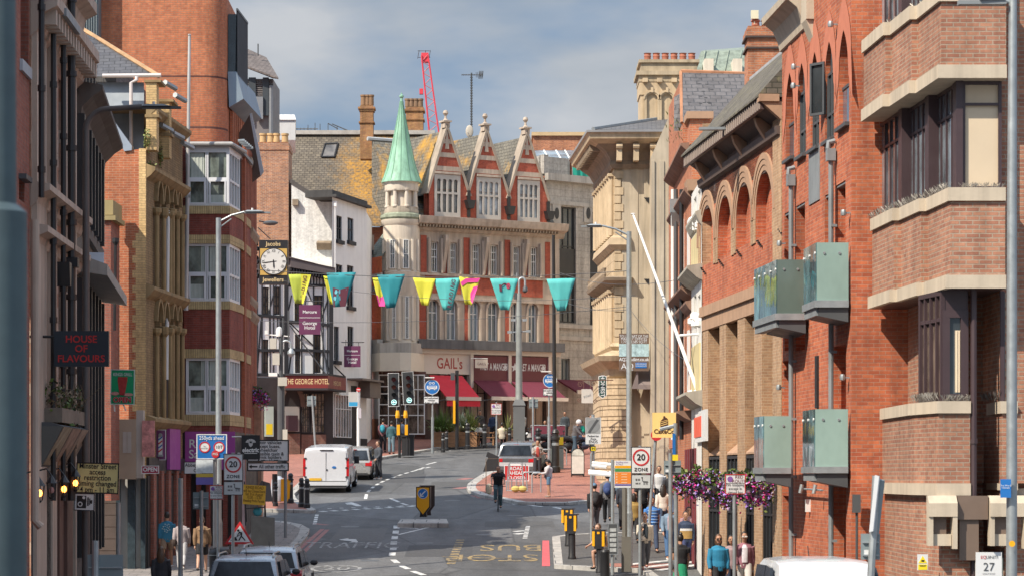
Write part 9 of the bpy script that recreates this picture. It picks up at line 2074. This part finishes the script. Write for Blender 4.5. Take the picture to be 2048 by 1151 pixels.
person('person in a dark teal coat and pale jeans waiting by the crossing',783,134.5,1.72,165,1,0,(0.035,0.10,0.12),(0.13,0.20,0.24),BK,STAND,AH)
person('person in dark blue behind the traffic light pole',803,138.0,1.68,150,1,0,(0.05,0.075,0.13),BK,BK,STAND,AH)
person('man in a grey jacket over a red top looking at his phone',1075,115.8,1.70,4,1,0,(0.33,0.30,0.28),(0.035,0.035,0.045),BK,STAND,((14,8,100),(14,8,100)),open_jacket=(0.36,0.06,0.045),extras=(('phone',BK,1),))
person('woman in a black cap, pale top and denim shorts on the brick plaza',1097,104.2,1.52,-95,1,0,(0.48,0.44,0.44),(0.10,0.18,0.27),(0.22,0.18,0.16),STAND,((22,6,60),(22,6,60)),kind='shorts',hairstyle='pony',cap=BK,extras=(('crossbag',(0.04,0.04,0.05),1),))
person('rider in a pale helmet and grey hooded jacket standing by the motorbikes',1150,133.5,1.84,70,0,1,(0.10,0.095,0.10),(0.05,0.085,0.12),(0.6,0.58,0.55),((6,4),(-8,6)),((34,6,14),(30,6,20)),lean=14,extras=(('helmet',(0.55,0.55,0.56)),('hood',(0.10,0.095,0.10))))
person('person with a bright green backpack behind the helmeted rider',1163,136.0,1.70,200,0,1,(0.14,0.13,0.13),BK,BK,STAND,AH,extras=(('backpack',(0.01,0.30,0.20)),))
for lab,px,Y,fc,c,st in(('man in a pale blue shirt standing under the red awning behind the planter',928,144.5,20,(0.30,0.36,0.44),0),('dark haired waiter in black inside the red awning',960,147.5,0,(0.05,0.045,0.05),0),('person in dark clothes under the maroon awning by the pale stone store',1130,146.0,-20,(0.04,0.05,0.06),0),('woman in white sitting at a café table right of the spiky planter',957,143.0,15,(0.66,0.64,0.60),.47),('person in a cream jacket sitting with their back to us at a café table',1004,142.4,170,(0.52,0.46,0.36),.47),('person in black sitting at the red screened terrace',1090,145.0,0,(0.03,0.03,0.035),.47),('person in a red top sitting beside the one in black on the terrace',1099,146.0,30,(0.30,0.05,0.05),.47),('person in grey sitting near the middle of the terrace',1112,145.5,-20,(0.16,0.16,0.17),.47),('person in pale grey standing by the right hand maroon awning',1045,146.5,30,(0.35,0.34,0.33),0),('person in navy standing between the two timber café tables',986,145.5,-30,(0.03,0.05,0.10),0),('person in ochre sitting under the bright red awning',916,145.5,10,(0.32,0.2,0.06),.47),('person in white standing at the corner of the stone bank behind the motorbikes',1180,141.5,40,(0.5,0.5,0.48),0),('person in blue sitting at the left of the café under the bright red awning',944,145.0,40,(0.10,0.14,0.25),.47)):
 person(lab,px,Y,1.74,fc,1,0,c,BK,BK,((86,88),(84,86))if st else STAND,((30,8,60),(26,8,50))if st else AH,sit=st or False,vox=0.02,hairstyle='long' if 'woman' in lab else 'short')
tyre=mat('tyre_rubber',(0.014,0.014,0.015),0.8);alloy=mat('alloy',(0.34,0.35,0.36),0.35,0.7);carglass=glass('car_glass',(0.008,0.01,0.013),0.12,0.25,1.5,0.4,2.4);tail=mat('tail_lamp',(0.40,0.012,0.015),0.2,var=0.1,coat=0.6);trim=mat('black_trim',(0.02,0.02,0.022),0.6)
def paint(n,c,metal=0.0):return mat(n,c,0.28,metal,0.05,1.0,0,0,0.5,0.6)
class Loc:
 """frame of a vehicle: u right, d forward, z up, nose pointing away from the camera when rz = 0"""
 sx=1
 def __init__(s,p,rz,pitch=0.068):a=math.radians(rz);s.p=V(p);s.r=V((math.cos(a),math.sin(a),0));s.f=V((-math.sin(a),math.cos(a),0));s.g=pitch
 def w(s,u,d,z):q=s.p+s.r*u+s.f*d;return V((q.x,q.y,s.p.z+z+s.g*(q.y-s.p.y)))
def loft(m,secs):
 """secs: list of (d, [(u, z) right half from the bottom up]) mirrored into closed rings"""
 b=len(m.v);n=len(secs[0][1])*2
 for d,h in secs:
  for u,z in h:m.p((u,d,z))
  for u,z in reversed(h):m.p((-u,d,z))
 fs=[]
 for i in range(len(secs)-1):
  for k in range(n):fs.append((b+i*n+k,b+i*n+(k+1)%n,b+(i+1)*n+(k+1)%n,b+(i+1)*n+k))
 m.f+=[list(f)for f in fs];m.m+=[m.c]*len(fs);m.f+=[[b+k for k in range(n)][::-1],[b+(len(secs)-1)*n+k for k in range(n)]];m.m+=[m.c]*2
def car(label,px,Y,rz,L,Wd,H,body,kind='hatch',cat='car',base=None,plate_c=None,rails=False,name='parked_car',low=None,pitch=0.068):
 p=XY(px,Y);p.z=gz(Y)if base is None else base;fr=Loc(p,rz,pitch);t=thg(name,label,cat,p);hw=Wd/2;van=kind=='van'
 m=MB(fr);zb=0.22;belt=H*(0.50 if van else 0.60);wr=0.33 if not van else 0.34
 def half(wt,zt,bot=zb):return[(hw*0.86*wt,bot),(hw*0.97*wt,bot+0.10),(hw*wt,bot+(zt-bot)*0.45),(hw*0.985*wt,bot+(zt-bot)*0.8),(hw*0.93*wt,zt)]
 if van:
  S=[(0.0,half(.97,H*.5)),(0.04,half(1,H*.52)),(L*.62,half(1,H*.52)),(L*.8,half(.99,H*.55)),(L*.95,half(.95,H*.42)),(L,half(.82,H*.36))]
  C=[(0.02,.97,H-.09),(0.10,.965,H-.01),(L*.5,.96,H),(L*.66,.95,H-.03),(L*.80,.92,H*.62)]
 else:
  S=[(0.0,half(.93,belt*.92,zb+.08)),(0.06,half(.985,belt)),(L*.3,half(1,belt)),(L*.68,half(1,belt*.97)),(L*.88,half(.97,belt*.86)),(L*.97,half(.88,belt*.72)),(L,half(.75,belt*.62,zb+.06))]
  C=[(0.10,.90,belt+.02),(0.36,.84,H-.10),(0.62,.80,H-.02),(L*.42,.80,H),(L*.52,.79,H-.03),(L*.70,.88,belt*.98)]if kind!='suv' else[(0.08,.92,belt+.02),(0.30,.86,H-.09),(0.50,.82,H-.01),(L*.45,.82,H),(L*.55,.81,H-.04),(L*.72,.9,belt*.98)]
 loft(m,S)
 loft(m,[(d,[(hw*.93,belt*.86),(hw*.93*(1 if van else.985),belt+.02*(zt-belt)),(hw*w2*(.985 if van else.99),belt+(zt-belt)*.72),(hw*w2*.93,belt+(zt-belt)*.95),(hw*w2*.55,zt)])for d,w2,zt in C])
 ob=m.bd('body',body,t,True,ang=40);bv=ob.modifiers.new('bevel','BEVEL');bv.width=0.025;bv.segments=2;bv.limit_method='ANGLE';bv.angle_limit=math.radians(30)
 for d in(L*.19,L*.81):
  for s in(-1,1):
   m=MB(fr);prof=[(0.10,.0),(wr,.0),(wr,.19),(.10,.19)];n=20;b=len(m.v)
   for k in range(n):
    a=2*math.pi*k/n
    for r,x in((wr*.62,.0),(wr*.94,-.005),(wr,.03),(wr,.17),(wr*.94,.2)):m.p((s*(hw-.185+(x)),d+r*math.cos(a),wr+r*math.sin(a)))
   m.f+=[[b+k*5+j,b+((k+1)%n)*5+j,b+((k+1)%n)*5+j+1,b+k*5+j+1]for k in range(n)for j in range(4)];m.m+=[0]*(n*4);wheel=m.bd('wheel',tyre,t,True)
   m=MB(fr);b=len(m.v)
   for k in range(n):a=2*math.pi*k/n;m.p((s*(hw+.002),d+wr*.66*math.cos(a),wr+wr*.66*math.sin(a)))
   m.f.append([b+k for k in range(n)]);m.m.append(0)
   for k in range(5):
    a=2*math.pi*k/5
    m.tub([(s*(hw+.012),d,wr),(s*(hw+.008),d+wr*.62*math.cos(a),wr+wr*.62*math.sin(a))],.03,5)
   m.bd('rim',alloy,wheel,True)
   m=MB(fr);b=len(m.v)
   for k in range(13):a=math.pi*k/12;r=wr*1.2;m.p((s*(hw+.004),d+r*math.cos(a),wr+r*math.sin(a)))
   m.f.append([b+k for k in range(13)]);m.m.append(0);m.bd('wheel_arch',trim,t,weld=False)
 def panel(pts,name,mm,e=.012,par=t):
  m=MB(fr);m.face(*pts);o=m.bd(name,mm,par,weld=False);s=o.modifiers.new('thick','SOLIDIFY');s.thickness=e;s.offset=0;return o
 if van:
  panel([(-hw*.88,-.012,.52),(hw*.88,-.012,.52),(hw*.90,-.012,H*.5),(hw*.87,.0,H-.2),(-hw*.87,.0,H-.2),(-hw*.90,-.012,H*.5)],'rear_door',body,.03)
  m=MB(fr);m.box(-.008,.008,-.034,-.02,.52,H-.22);m.box(-hw*.88,hw*.88,-.034,-.02,.515,.53);m.box(.02,.07,-.05,-.02,.98,1.04);m.box(-.26,.30,-.02,.02,H-.13,H-.09);m.bd('door_gap',trim,t)
  m=MB(fr);m.box(-hw*.95,hw*.95,-.10,.06,.34,.50);m.bd('bumper',body,t)
  m=MB(fr);m.box(-hw*.9,hw*.9,-.08,-.02,.26,.335);m.bd('lower_bumper',trim,t)
  for s in(-1,1):m=MB(fr);m.pxx([(-.03,.74),(.05,.72),(.10,1.2),(.12,1.5),(.02,1.5),(-.03,1.2)],s*hw*.89,s*hw*1.004);m.bd('tail_lamp',tail,t)
  for s in(-1,1):panel([(s*hw*1.003,L*.60,belt+.1),(s*hw*1.003,L*.76,belt+.08),(s*hw*.97,L*.70,H-.32),(s*hw*.97,L*.60,H-.28)],'side_window',carglass)
  for s in(-1,1):m=MB(fr);m.box(s*(hw+.05)-.09,s*(hw+.05)+.09,L*.74,L*.80,1.05,1.38);m.bd('door_mirror',trim,t)
 else:
  z1=H-.14;a0=C[0];hb=belt+.05
  panel([(-hw*.80,.085,hb),(hw*.80,.085,hb),(hw*.68,.335 if kind!='suv' else.27,z1),(-hw*.68,.335 if kind!='suv' else.27,z1)],'rear_window',carglass,.03)
  for s in(-1,1):
   panel([(s*hw*.955,.40,hb),(s*hw*.955,L*.37,hb),(s*hw*.855,L*.37,z1+.02),(s*hw*.86,.58,z1)],'side_window',carglass,.05);panel([(s*hw*.955,L*.385,hb),(s*hw*.955,L*.62,hb),(s*hw*.855,L*.50,z1),(s*hw*.855,L*.385,z1+.02)],'side_window',carglass,.05)
   m=MB(fr);m.pxx([(-.02,belt*.74),(.05,belt*.70),(.28,belt*.82),(.26,belt*.98),(.06,belt*.99),(.0,belt*.9)],s*hw*.66,s*hw*1.005);m.bd('tail_lamp',tail,t)
   m=MB(fr);m.ball((s*(hw+.10),L*.60,belt+.10),.11,8,(1,.6,.75));m.bd('door_mirror',body if kind!='suv' else trim,t,True)
  panel([(-hw*.78,L*.705,belt+.02),(hw*.78,L*.705,belt+.02),(hw*.66,L*.535,z1+.02),(-hw*.66,L*.535,z1+.02)],'windscreen',carglass,.03)
  m=MB(fr);m.box(-hw*.92,hw*.92,-.05,.12,.30,.52);m.bd('bumper',body,t);m=MB(fr);m.box(-hw*.8,hw*.8,-.055,.0,.24,.34);m.bd('lower_bumper',trim,t)
  if rails:
   for s in(-1,1):m=MB(fr);m.tub([(s*hw*.72,.5,H-.03),(s*hw*.72,.62,H+.05),(s*hw*.72,L*.45,H+.06),(s*hw*.71,L*.52,H+.0)],.022,6);m.bd('roof_rail',alloy,t)
  m=MB(fr);m.tub([(0,.66,H),(0,.52,H+.16)],.008,4);m.bd('aerial',trim,t)
  m=MB(fr);m.box(-.13,.13,.30,.36,z1+.03,z1+.055);m.bd('brake_lamp',tail,t)
 if plate_c:q=fr.w(0,0,0);zz=.60 if van else belt*.62;u0=-hw*.62 if van else 0;m=MB(fr);m.box(u0-.26 if not van else u0-.1,u0+.26 if not van else u0+.42,-.06,-.045,zz-.055,zz+.055);m.bd('number_plate',plate_c,t)
 return t,fr,hw,belt
plate_y=mat('plate_yellow',(0.62,0.36,0.02),0.5,var=0.05);vanw=paint('van_white',(0.56,0.575,0.60))
t,fr,hw,belt=car('white panel van parked at the kerb with its back to us',652,108.0,-1,4.9,1.98,1.97,vanw,'van','van',plate_c=plate_y,name='parked_van')
class VF:
 sx=1
 def w(s_,u,d,z):return fr.w(u,-.05-d,z)
m=MB(fr);m.disc(.35,1.12,.05,-.045,-.03,14,.09);m.bd('oval_badge',sbl,t)
for s_ in(-1,1):
 m=MB(fr)
 for z_ in(.7,1.1,1.5):m.box(s_*hw*.90-.05,s_*hw*.90+.05,-.045,-.02,z_-.03,z_+.03)
 m.bd('door_hinge',trim,t)
car('silver hatchback parked in front of the white van',706,116.0,-4,4.1,1.74,1.50,paint('silver_paint',(0.36,0.35,0.33),0.5))
t,fr,hw,belt=car('silver grey sport utility car stopped beyond the road closed signs',1031,118.0,-9,4.6,1.88,1.62,paint('suv_grey',(0.13,0.135,0.145),0.3),'suv',plate_c=swh)
m=MB(fr);m.box(-hw*.9,hw*.9,-.035,.0,belt*.50,belt*.72);m.bd('tailgate_panel',paint('suv_white',(0.55,0.56,0.58),.2),t)
car('silver grey estate car with roof rails at the foot of the frame, nearest us',487,60.0,0,4.6,1.84,1.42,paint('estate_grey',(0.30,0.34,0.38),0.35),'suv',rails=True,base=-0.36,pitch=0)
car('blue grey estate car with red tail lamps just ahead of the silver one',534,65.5,0,4.6,1.82,1.45,paint('estate_blue',(0.36,0.40,0.44),0.35),'suv',rails=True,base=-0.34,pitch=0.0)
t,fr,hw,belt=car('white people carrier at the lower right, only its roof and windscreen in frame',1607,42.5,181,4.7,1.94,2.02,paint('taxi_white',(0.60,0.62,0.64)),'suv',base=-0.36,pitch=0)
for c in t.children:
 if c.name.startswith('windscreen'):c.data.materials[0]=glass('sky_glare_screen',(0.40,0.45,0.50),0.1,0.9,0.8,0.7,1.3)  # sky glare on the windscreen painted as a pale glass colour
def ringw(m,c,r,th,axis,n=20):
 for k in range(n):
  a,b=2*math.pi*k/n,2*math.pi*(k+1)/n;m.tub([c+axis*(r*math.cos(a))+Z*(r*math.sin(a)),c+axis*(r*math.cos(b))+Z*(r*math.sin(b))],th,5,False)
def bicycle(label,p,rz):
 fr=Loc(p,rz,0.068);t=thg('bicycle',label,'bicycle',p);f=fr.f+Z*.068
 for d in(0.0,1.05):
  m=MB();c=fr.w(0,d,.345);ringw(m,c,.325,.022,f);wh=m.bd('wheel',tyre,t,True,uv=False);m=MB()
  for k in range(8):a=math.pi*k/8;e=(f*math.cos(a)+Z*math.sin(a))*.31;m.tub([c-e,c+e],.004,3,False)
  m.bd('spokes',steel,wh,uv=False)
 m=MB(fr)
 for a,b in(((0,0,.345),(0,.42,.33)),((0,.42,.33),(0,.28,.82)),((0,0,.345),(0,.30,.76)),((0,.32,.74),(0,.88,.80)),((0,.42,.33),(0,.90,.70)),((0,.86,.92),(0,1.05,.345))):m.tub([a,b],.02,6)
 m.bd('frame',black,t);m=MB(fr);m.tub([(-.3,.84,.98),(0,.88,.96),(.3,.84,.98)],.014,6);m.bd('handlebar',black,t);m=MB(fr);m.ball((0,.25,.86),.12,8,(.6,1.1,.35));m.bd('saddle',black,t,True);m=MB(fr);m.tub([(-.2,.42,.20),(-.06,.42,.20),(-.06,.42,.46),(.06,.42,.2),(.2,.42,.46)],.012,5);m.bd('crank',steel,t);return fr
q=XY(996,98.4);q.z=gz(98.4);q=V((q.x,q.y,q.z));fb=bicycle('dark bicycle ridden towards us through the shadow on the road',q+V((0,1.0,.068)),180)
seat=fb.w(0,0.30,0.0);person('cyclist in a black T shirt and dark teal trousers riding towards us',996,98.7,1.76,0,1,0,BK,(0.045,0.085,0.10),BK,((72,62),(38,46)),((48,14,12),(48,14,12)),sleeve=0.55,lean=16,sit=0.93,base=V((seat.x,seat.y,seat.z)),vox=0.012)
def motorbike(label,px,Y,rz,col,scooter=False):
 p=XY(px,Y);p.z=gz(Y)+.12;fr=Loc(p,rz,0.0);t=thg('scooter' if scooter else 'motorbike',label,'motorbike',p,'motorbikes parked in the square');f=fr.f;R_=.23 if scooter else.30
 for d in(-.62,.66):m=MB();ringw(m,fr.w(0,d,R_+.04),R_-.02,.06,f,16);m.bd('wheel',tyre,t,True,uv=False)
 m=MB(fr)
 if scooter:m.tub([(0,-.75,.72),(0,-.3,.70),(0,-.05,.42),(0,.25,.32),(0,.42,.55),(0,.5,.98)],[.10,.17,.16,.16,.17,.10],10);m.ball((0,.66,.5),.17,8,(.6,1.2,.6))
 else:m.tub([(0,-.75,.82),(0,-.35,.72),(0,.05,.85),(0,.35,.86),(0,.5,.8)],[.05,.12,.16,.17,.08],10);m.ball((0,.0,.45),.26,10,(.8,1.2,.9))
 m.bd('bodywork',col,t,True);m=MB(fr);m.tub([(0,-.7,.86),(0,-.2,.80),(0,.05,.84)],[.10,.14,.09],8,True,.6);m.bd('seat',trim,t,True)
 m=MB(fr);m.tub([(-.34,.40,1.05),(0,.52,1.02),(.34,.40,1.05)],.02,6);m.tub([(0,.5,1.0),(0,.66,R_+.04)],.035,6);m.tub([(.33,.42,1.05),(.36,.44,1.22)],.012,4);m.tub([(-.33,.42,1.05),(-.36,.44,1.22)],.012,4);m.ball((.37,.44,1.24),.06,6);m.ball((-.37,.44,1.24),.06,6);m.bd('handlebar',trim,t);m=MB(fr);m.ball((0,.58,.95),.10,8);m.bd('headlamp',alloy,t,True)
motorbike('white scooter leaning left of the parked motorbikes',1052,133.5,150,paint('scooter_white',(0.60,0.58,0.54)),True);motorbike('pale grey scooter behind the black bollard',1075,137.0,100,paint('scooter_grey',(0.42,0.40,0.38)),True);motorbike('black motorbike with chrome parts next to the pale scooter',1092,134.5,110,trim);motorbike('dark red motorbike near the yellow box',1118,135.0,120,paint('bike_red',(0.14,0.025,0.03)));motorbike('black motorbike under the helmeted rider\'s hands',1136,134.0,115,trim);motorbike('dark motorbike at the right end of the row by the stone bank',1168,134.5,100,paint('bike_blue',(0.03,0.04,0.07)))
m=MB();a=XY(1119,132.5);m.box(a.x-.2,a.x+.2,132.4,132.6,gz(132)+.75,gz(132)+1.15);tag(m.bd('delivery_box',yl),'small bright yellow box among the motorbikes','box')
wood=mat('planter_timber',(0.30,0.155,0.075),0.75,var=0.25,vs=3)
def planter(label,px0,px1,Y,h,plants,sd):
 a,b=XY(px0,Y),XY(px1,Y);z0=gz(Y)+.12;t=thg('planter',label,'planter',((a.x+b.x)/2,Y,z0));m=MB();
 for k in range(4):m.box(a.x,b.x,Y-.012*(k%2),Y+.7,z0+h*k/4,z0+h*(k+1)/4-.012)
 m.bd('box',wood,t);rr=random.Random(sd);m=MB()
 for px,hh,n,c in plants:
  o=XY(px,Y+.35);m.c=c
  for k in range(n):
   a_=rr.random()*6.283;el=rr.uniform(.25,1.45);ln=hh*rr.uniform(.7,1.1);d=V((math.cos(a_)*math.cos(el),math.sin(a_)*math.cos(el),math.sin(el)));s=V((-d.y,d.x,0)).normalized()*.035;p0=V((o.x,o.y,z0+h));p1=p0+d*ln*.6;p2=p0+d*ln-Z*ln*.22*(1.5-el)
   bi=len(m.v);m.v+=[p0-s*.6,p0+s*.6,p1+s,p1-s,p2];m.f+=[[bi,bi+1,bi+2,bi+3],[bi+3,bi+2,bi+4]];m.m+=[c,c]
 m.bd('spiky_foliage',[leaf_g,leaf_y,leaf_w],t,weld=False,uv=False);return t
leaf_w=leafy('leaf_pale',(0.46,0.47,0.34),(0.25,0.30,0.14))
planter('timber planter of dark green spiky plants left under the red awning',862,912,141.0,.85,[(874,1.3,60,0),(886,1.5,60,0),(900,1.1,50,1)],41);planter('timber planter with a pale variegated spiky plant beside the seated woman in white',914,954,141.5,.85,[(924,1.4,70,2),(938,1.5,70,1),(948,.9,40,1)],42);planter('small planter with upright green blades behind the column base',1012,1020,142.5,.7,[(1016,1.2,30,1)],43)
def cafe_table(label,px,Y):
 q=XY(px,Y);q.z=gz(Y)+.12;t=thg('cafe_table',label,'table',q);m=MB();m.box(q.x-.45,q.x+.45,Y-.35,Y+.35,q.z+.70,q.z+.75);m.bd('table_top',wood,t)
 for dx in(-.38,.38):
  for dy in(-.28,.28):m=MB();m.box(q.x+dx-.03,q.x+dx+.03,Y+dy-.03,Y+dy+.03,q.z,q.z+.7);m.bd('leg',wood,t)
 m=MB();m.box(q.x-.5,q.x+.5,Y-.85,Y-.55,q.z+.42,q.z+.46);m.box(q.x-.45,q.x-.38,Y-.8,Y-.6,q.z,q.z+.42);m.box(q.x+.38,q.x+.45,Y-.8,Y-.6,q.z,q.z+.42);o=m.bd('cafe_bench',wood,None);tag(o,label.replace('table','bench pulled up to the table'),'bench')
cafe_table('orange brown timber café table beside the woman in white',972,142.6);cafe_table('orange brown timber café table before the person in cream',1002,143.6)
for lab,p0,p1 in(('dark red fabric terrace screen left of the helmeted rider',1062,1094),('dark red fabric terrace screen right of the first one',1097,1130)):
 t=thg('terrace_screen',lab,'screen',XY(p0,142)+V((0,0,gz(142)+.12)));a,b=XY(p0,142),XY(p1,142);m=MB();m.box(a.x,b.x,141.97,142.0,gz(142)+.3,gz(142)+1.25);m.bd('fabric',marc,t);m=MB();m.tub([(a.x,142,gz(142)+.12),(a.x,142,gz(142)+1.3),(b.x,142,gz(142)+1.3),(b.x,142,gz(142)+.12)],.03,5);m.bd('frame',steel,t)
ab_=thg('a_board','white pavement board with an arched top and picture on the brick plaza','a-board',XY(1155,118)+V((0,0,gz(118)+.12)));g=Fr(XY(1142,116.5).xy,XY(1169,116.5).xy);z=lambda py:zc(py,116.5);L_=g.L;ar=arch_pts(0,L_,z(908),z(895),'round',12)
m=MB(g);m.pri([(0,z(950)),(L_,z(950))]+ar[::-1],-.03,0);m.bd('frame',black,ab_);m=MB(g);ip=[(L_/2+(x-L_/2)*.88,z(908)+(y-z(908))*.86)for x,y in ar];m.pri([(L_*.06,z(910)),(L_*.94,z(910))]+ip[::-1],.001,.01);m.bd('picture',mat('pale_print',(0.50,0.52,0.48),0.6,var=.45,vs=5),ab_);m=MB(g);m.box(L_*.06,L_*.94,.001,.01,z(946),z(911));m.bd('white_panel',mat('whiteboard',(0.58,0.57,0.53),0.6,var=.12,vs=6),ab_);m=MB(g)
for u in(0.03,L_-.03):m.tub([(u,-.01,z(950)),(u,-.01,z(958))],.025,5);m.tub([(u,-.03,z(912)),(u,-.7,z(955))],.02,5)
m.bd('leg',black,ab_)
for lab,px,c in(('grey green litter bin by the tall black bollard',1109,(0.12,0.14,0.14)),('dark recycling bin right of the tall black bollard',1119,(0.07,0.085,0.09))):
 a=XY(px,122);z0=gz(122)+.12;t=thg('litter_bin',lab,'litter bin',(a.x,122,z0));m=MB();m.pzm([(a.x-.2,121.8),(a.x+.2,121.8),(a.x+.2,122.3),(a.x-.2,122.3)],z0,z0+1.05);m.bd('body',mat('bin_%d'%px,c,0.6),t);m=MB();m.box(a.x-.23,a.x+.23,121.77,122.33,z0+1.052,z0+1.12);m.bd('lid',dgr,t)
for i,(px,Y)in enumerate(((1064,107),(1082,106.5),(1098,124),(1118,125))):
 a=XY(px,Y);z0=gz(Y)+.12;t=thg('cycle_stand',('steel cycle stand left beside the stacked barriers','steel cycle stand nearest the woman in shorts','steel cycle stand left of the recycling bin','steel cycle stand behind the recycling bin')[i],'cycle stand',(a.x,Y,z0));m=MB();m.tub([(a.x-.38,Y,z0),(a.x-.38,Y,z0+.78),(a.x-.33,Y,z0+.85),(a.x+.33,Y,z0+.85),(a.x+.38,Y,z0+.78),(a.x+.38,Y,z0)],.03,8);m.bd('hoop',steel,t,True)
ra=thg('road_closed_sign','red sign with white capitals warning of the road ahead, behind stacked metal frames','sign',XY(1033,110)+V((0,0,gz(110)+.12)));Yr=109.5;g,z=plt(ra,1008,1058,929,961,Yr,mat('closed_red',(0.50,0.03,0.03),0.5,var=.06),swh)
for s,py in(('ROAD',936),('AHEAD',945),('CLOSED',955)):txx(ra,s,g,g.L/2,z(py),.21,swh,.006,bold=.02)
m=MB(g);
for u in(.1,g.L-.1):m.tub([(u,-.03,z(961)),(u,-.03,z(990))],.02,5)
m.bd('stand',steel,ra)
for i,(p0,p1,t_,b_,Y)in enumerate(((1016,1048,924,988,108.2),(1012,1056,926,990,107.6))):
 bf=thg('barrier_frame',('narrow steel sign frame stacked in front of the red road closed sign','wider steel sign frame nearest the cyclist')[i],'barrier',XY(p0,Y)+V((0,0,gz(Y)+.12)));g=Fr(XY(p0,Y).xy,XY(p1,Y).xy);z=lambda py:zc(py,Y);m=MB(g);L_=g.L
 m.tub([(0,0,z(b_)),(L_*.12,0,z(t_)),(L_*.88,0,z(t_)),(L_,0,z(b_))],.022,6);m.tub([(L_*.05,0,z(957)),(L_*.95,0,z(957))],.018,5);m.tub([(L_*.02,0,z(980)),(L_*.98,0,z(980))],.018,5)
 for k in range(1,4):m.tub([(L_*k/4,0,z(957)),(L_*k/4,0,z(988))],.014,4)
 m.bd('frame',steel,bf)
for lab,px in(('yellow sandbag lying under the metal frames on the left',1031),('yellow sandbag right of the first, against the frames',1045)):m=MB();a=XY(px,106.8);m.ball((a.x,106.8,gz(106.8)+.27),.19,10,(1.0,.8,.75));tag(m.bd('sandbag',mat('sandbag_yellow',(0.50,0.40,0.12),0.8,var=.2,vs=8),None,True),lab,'sandbag')
for i,(pts,Y)in enumerate(((((966,942),(978,908),(996,912),(1000,940)),115),(((972,912),(975,902),(998,912),(997,922)),117))):m=MB();q=[P(x,y,Y)for x,y in pts];m.v=q+[v+V((0,.1,.0))for v in q];m.f=[[0,1,2,3],[7,6,5,4],[0,4,5,1],[1,5,6,2],[2,6,7,3],[3,7,4,0]];m.m=[0]*6;tag(m.bd('folded_road_sign',trim),('black folded road sign leaning by the kerb left of the grey car','dark plate lying over the leaning black road sign')[i],'sign')
t=thg('barrier_frame','rusty thin upright sign frame left of the cyclist','barrier',XY(975,104)+V((0,0,gz(104)+.12)));m=MB();m.tub([P(972,985,104),P(972,916,104),P(998,916,104),P(998,985,104)],.018,5);m.bd('frame',mat('rust_brown',(0.16,0.11,0.07),0.8),t)
m=MB();a=XY(978,105);m.ball((a.x,105,gz(105)+.4),.2,8,(.8,.8,1.2));tag(m.bd('sandbag',mat('sandbag_cream',(0.48,0.40,0.28),0.85,var=.2,vs=8),None,True),'cream sandbag by the rusty frame at the kerb','sandbag')
m=MB();a=XY(816,133.5);z0=gz(133)+.12;m.box(a.x-.32,a.x+.32,133.2,133.8,z0,z0+1.0);m.box(a.x-.35,a.x+.35,133.15,133.85,z0+1.002,z0+1.1);tag(m.bd('litter_bin',trim),'square black litter bin behind the right hand traffic light','litter bin')
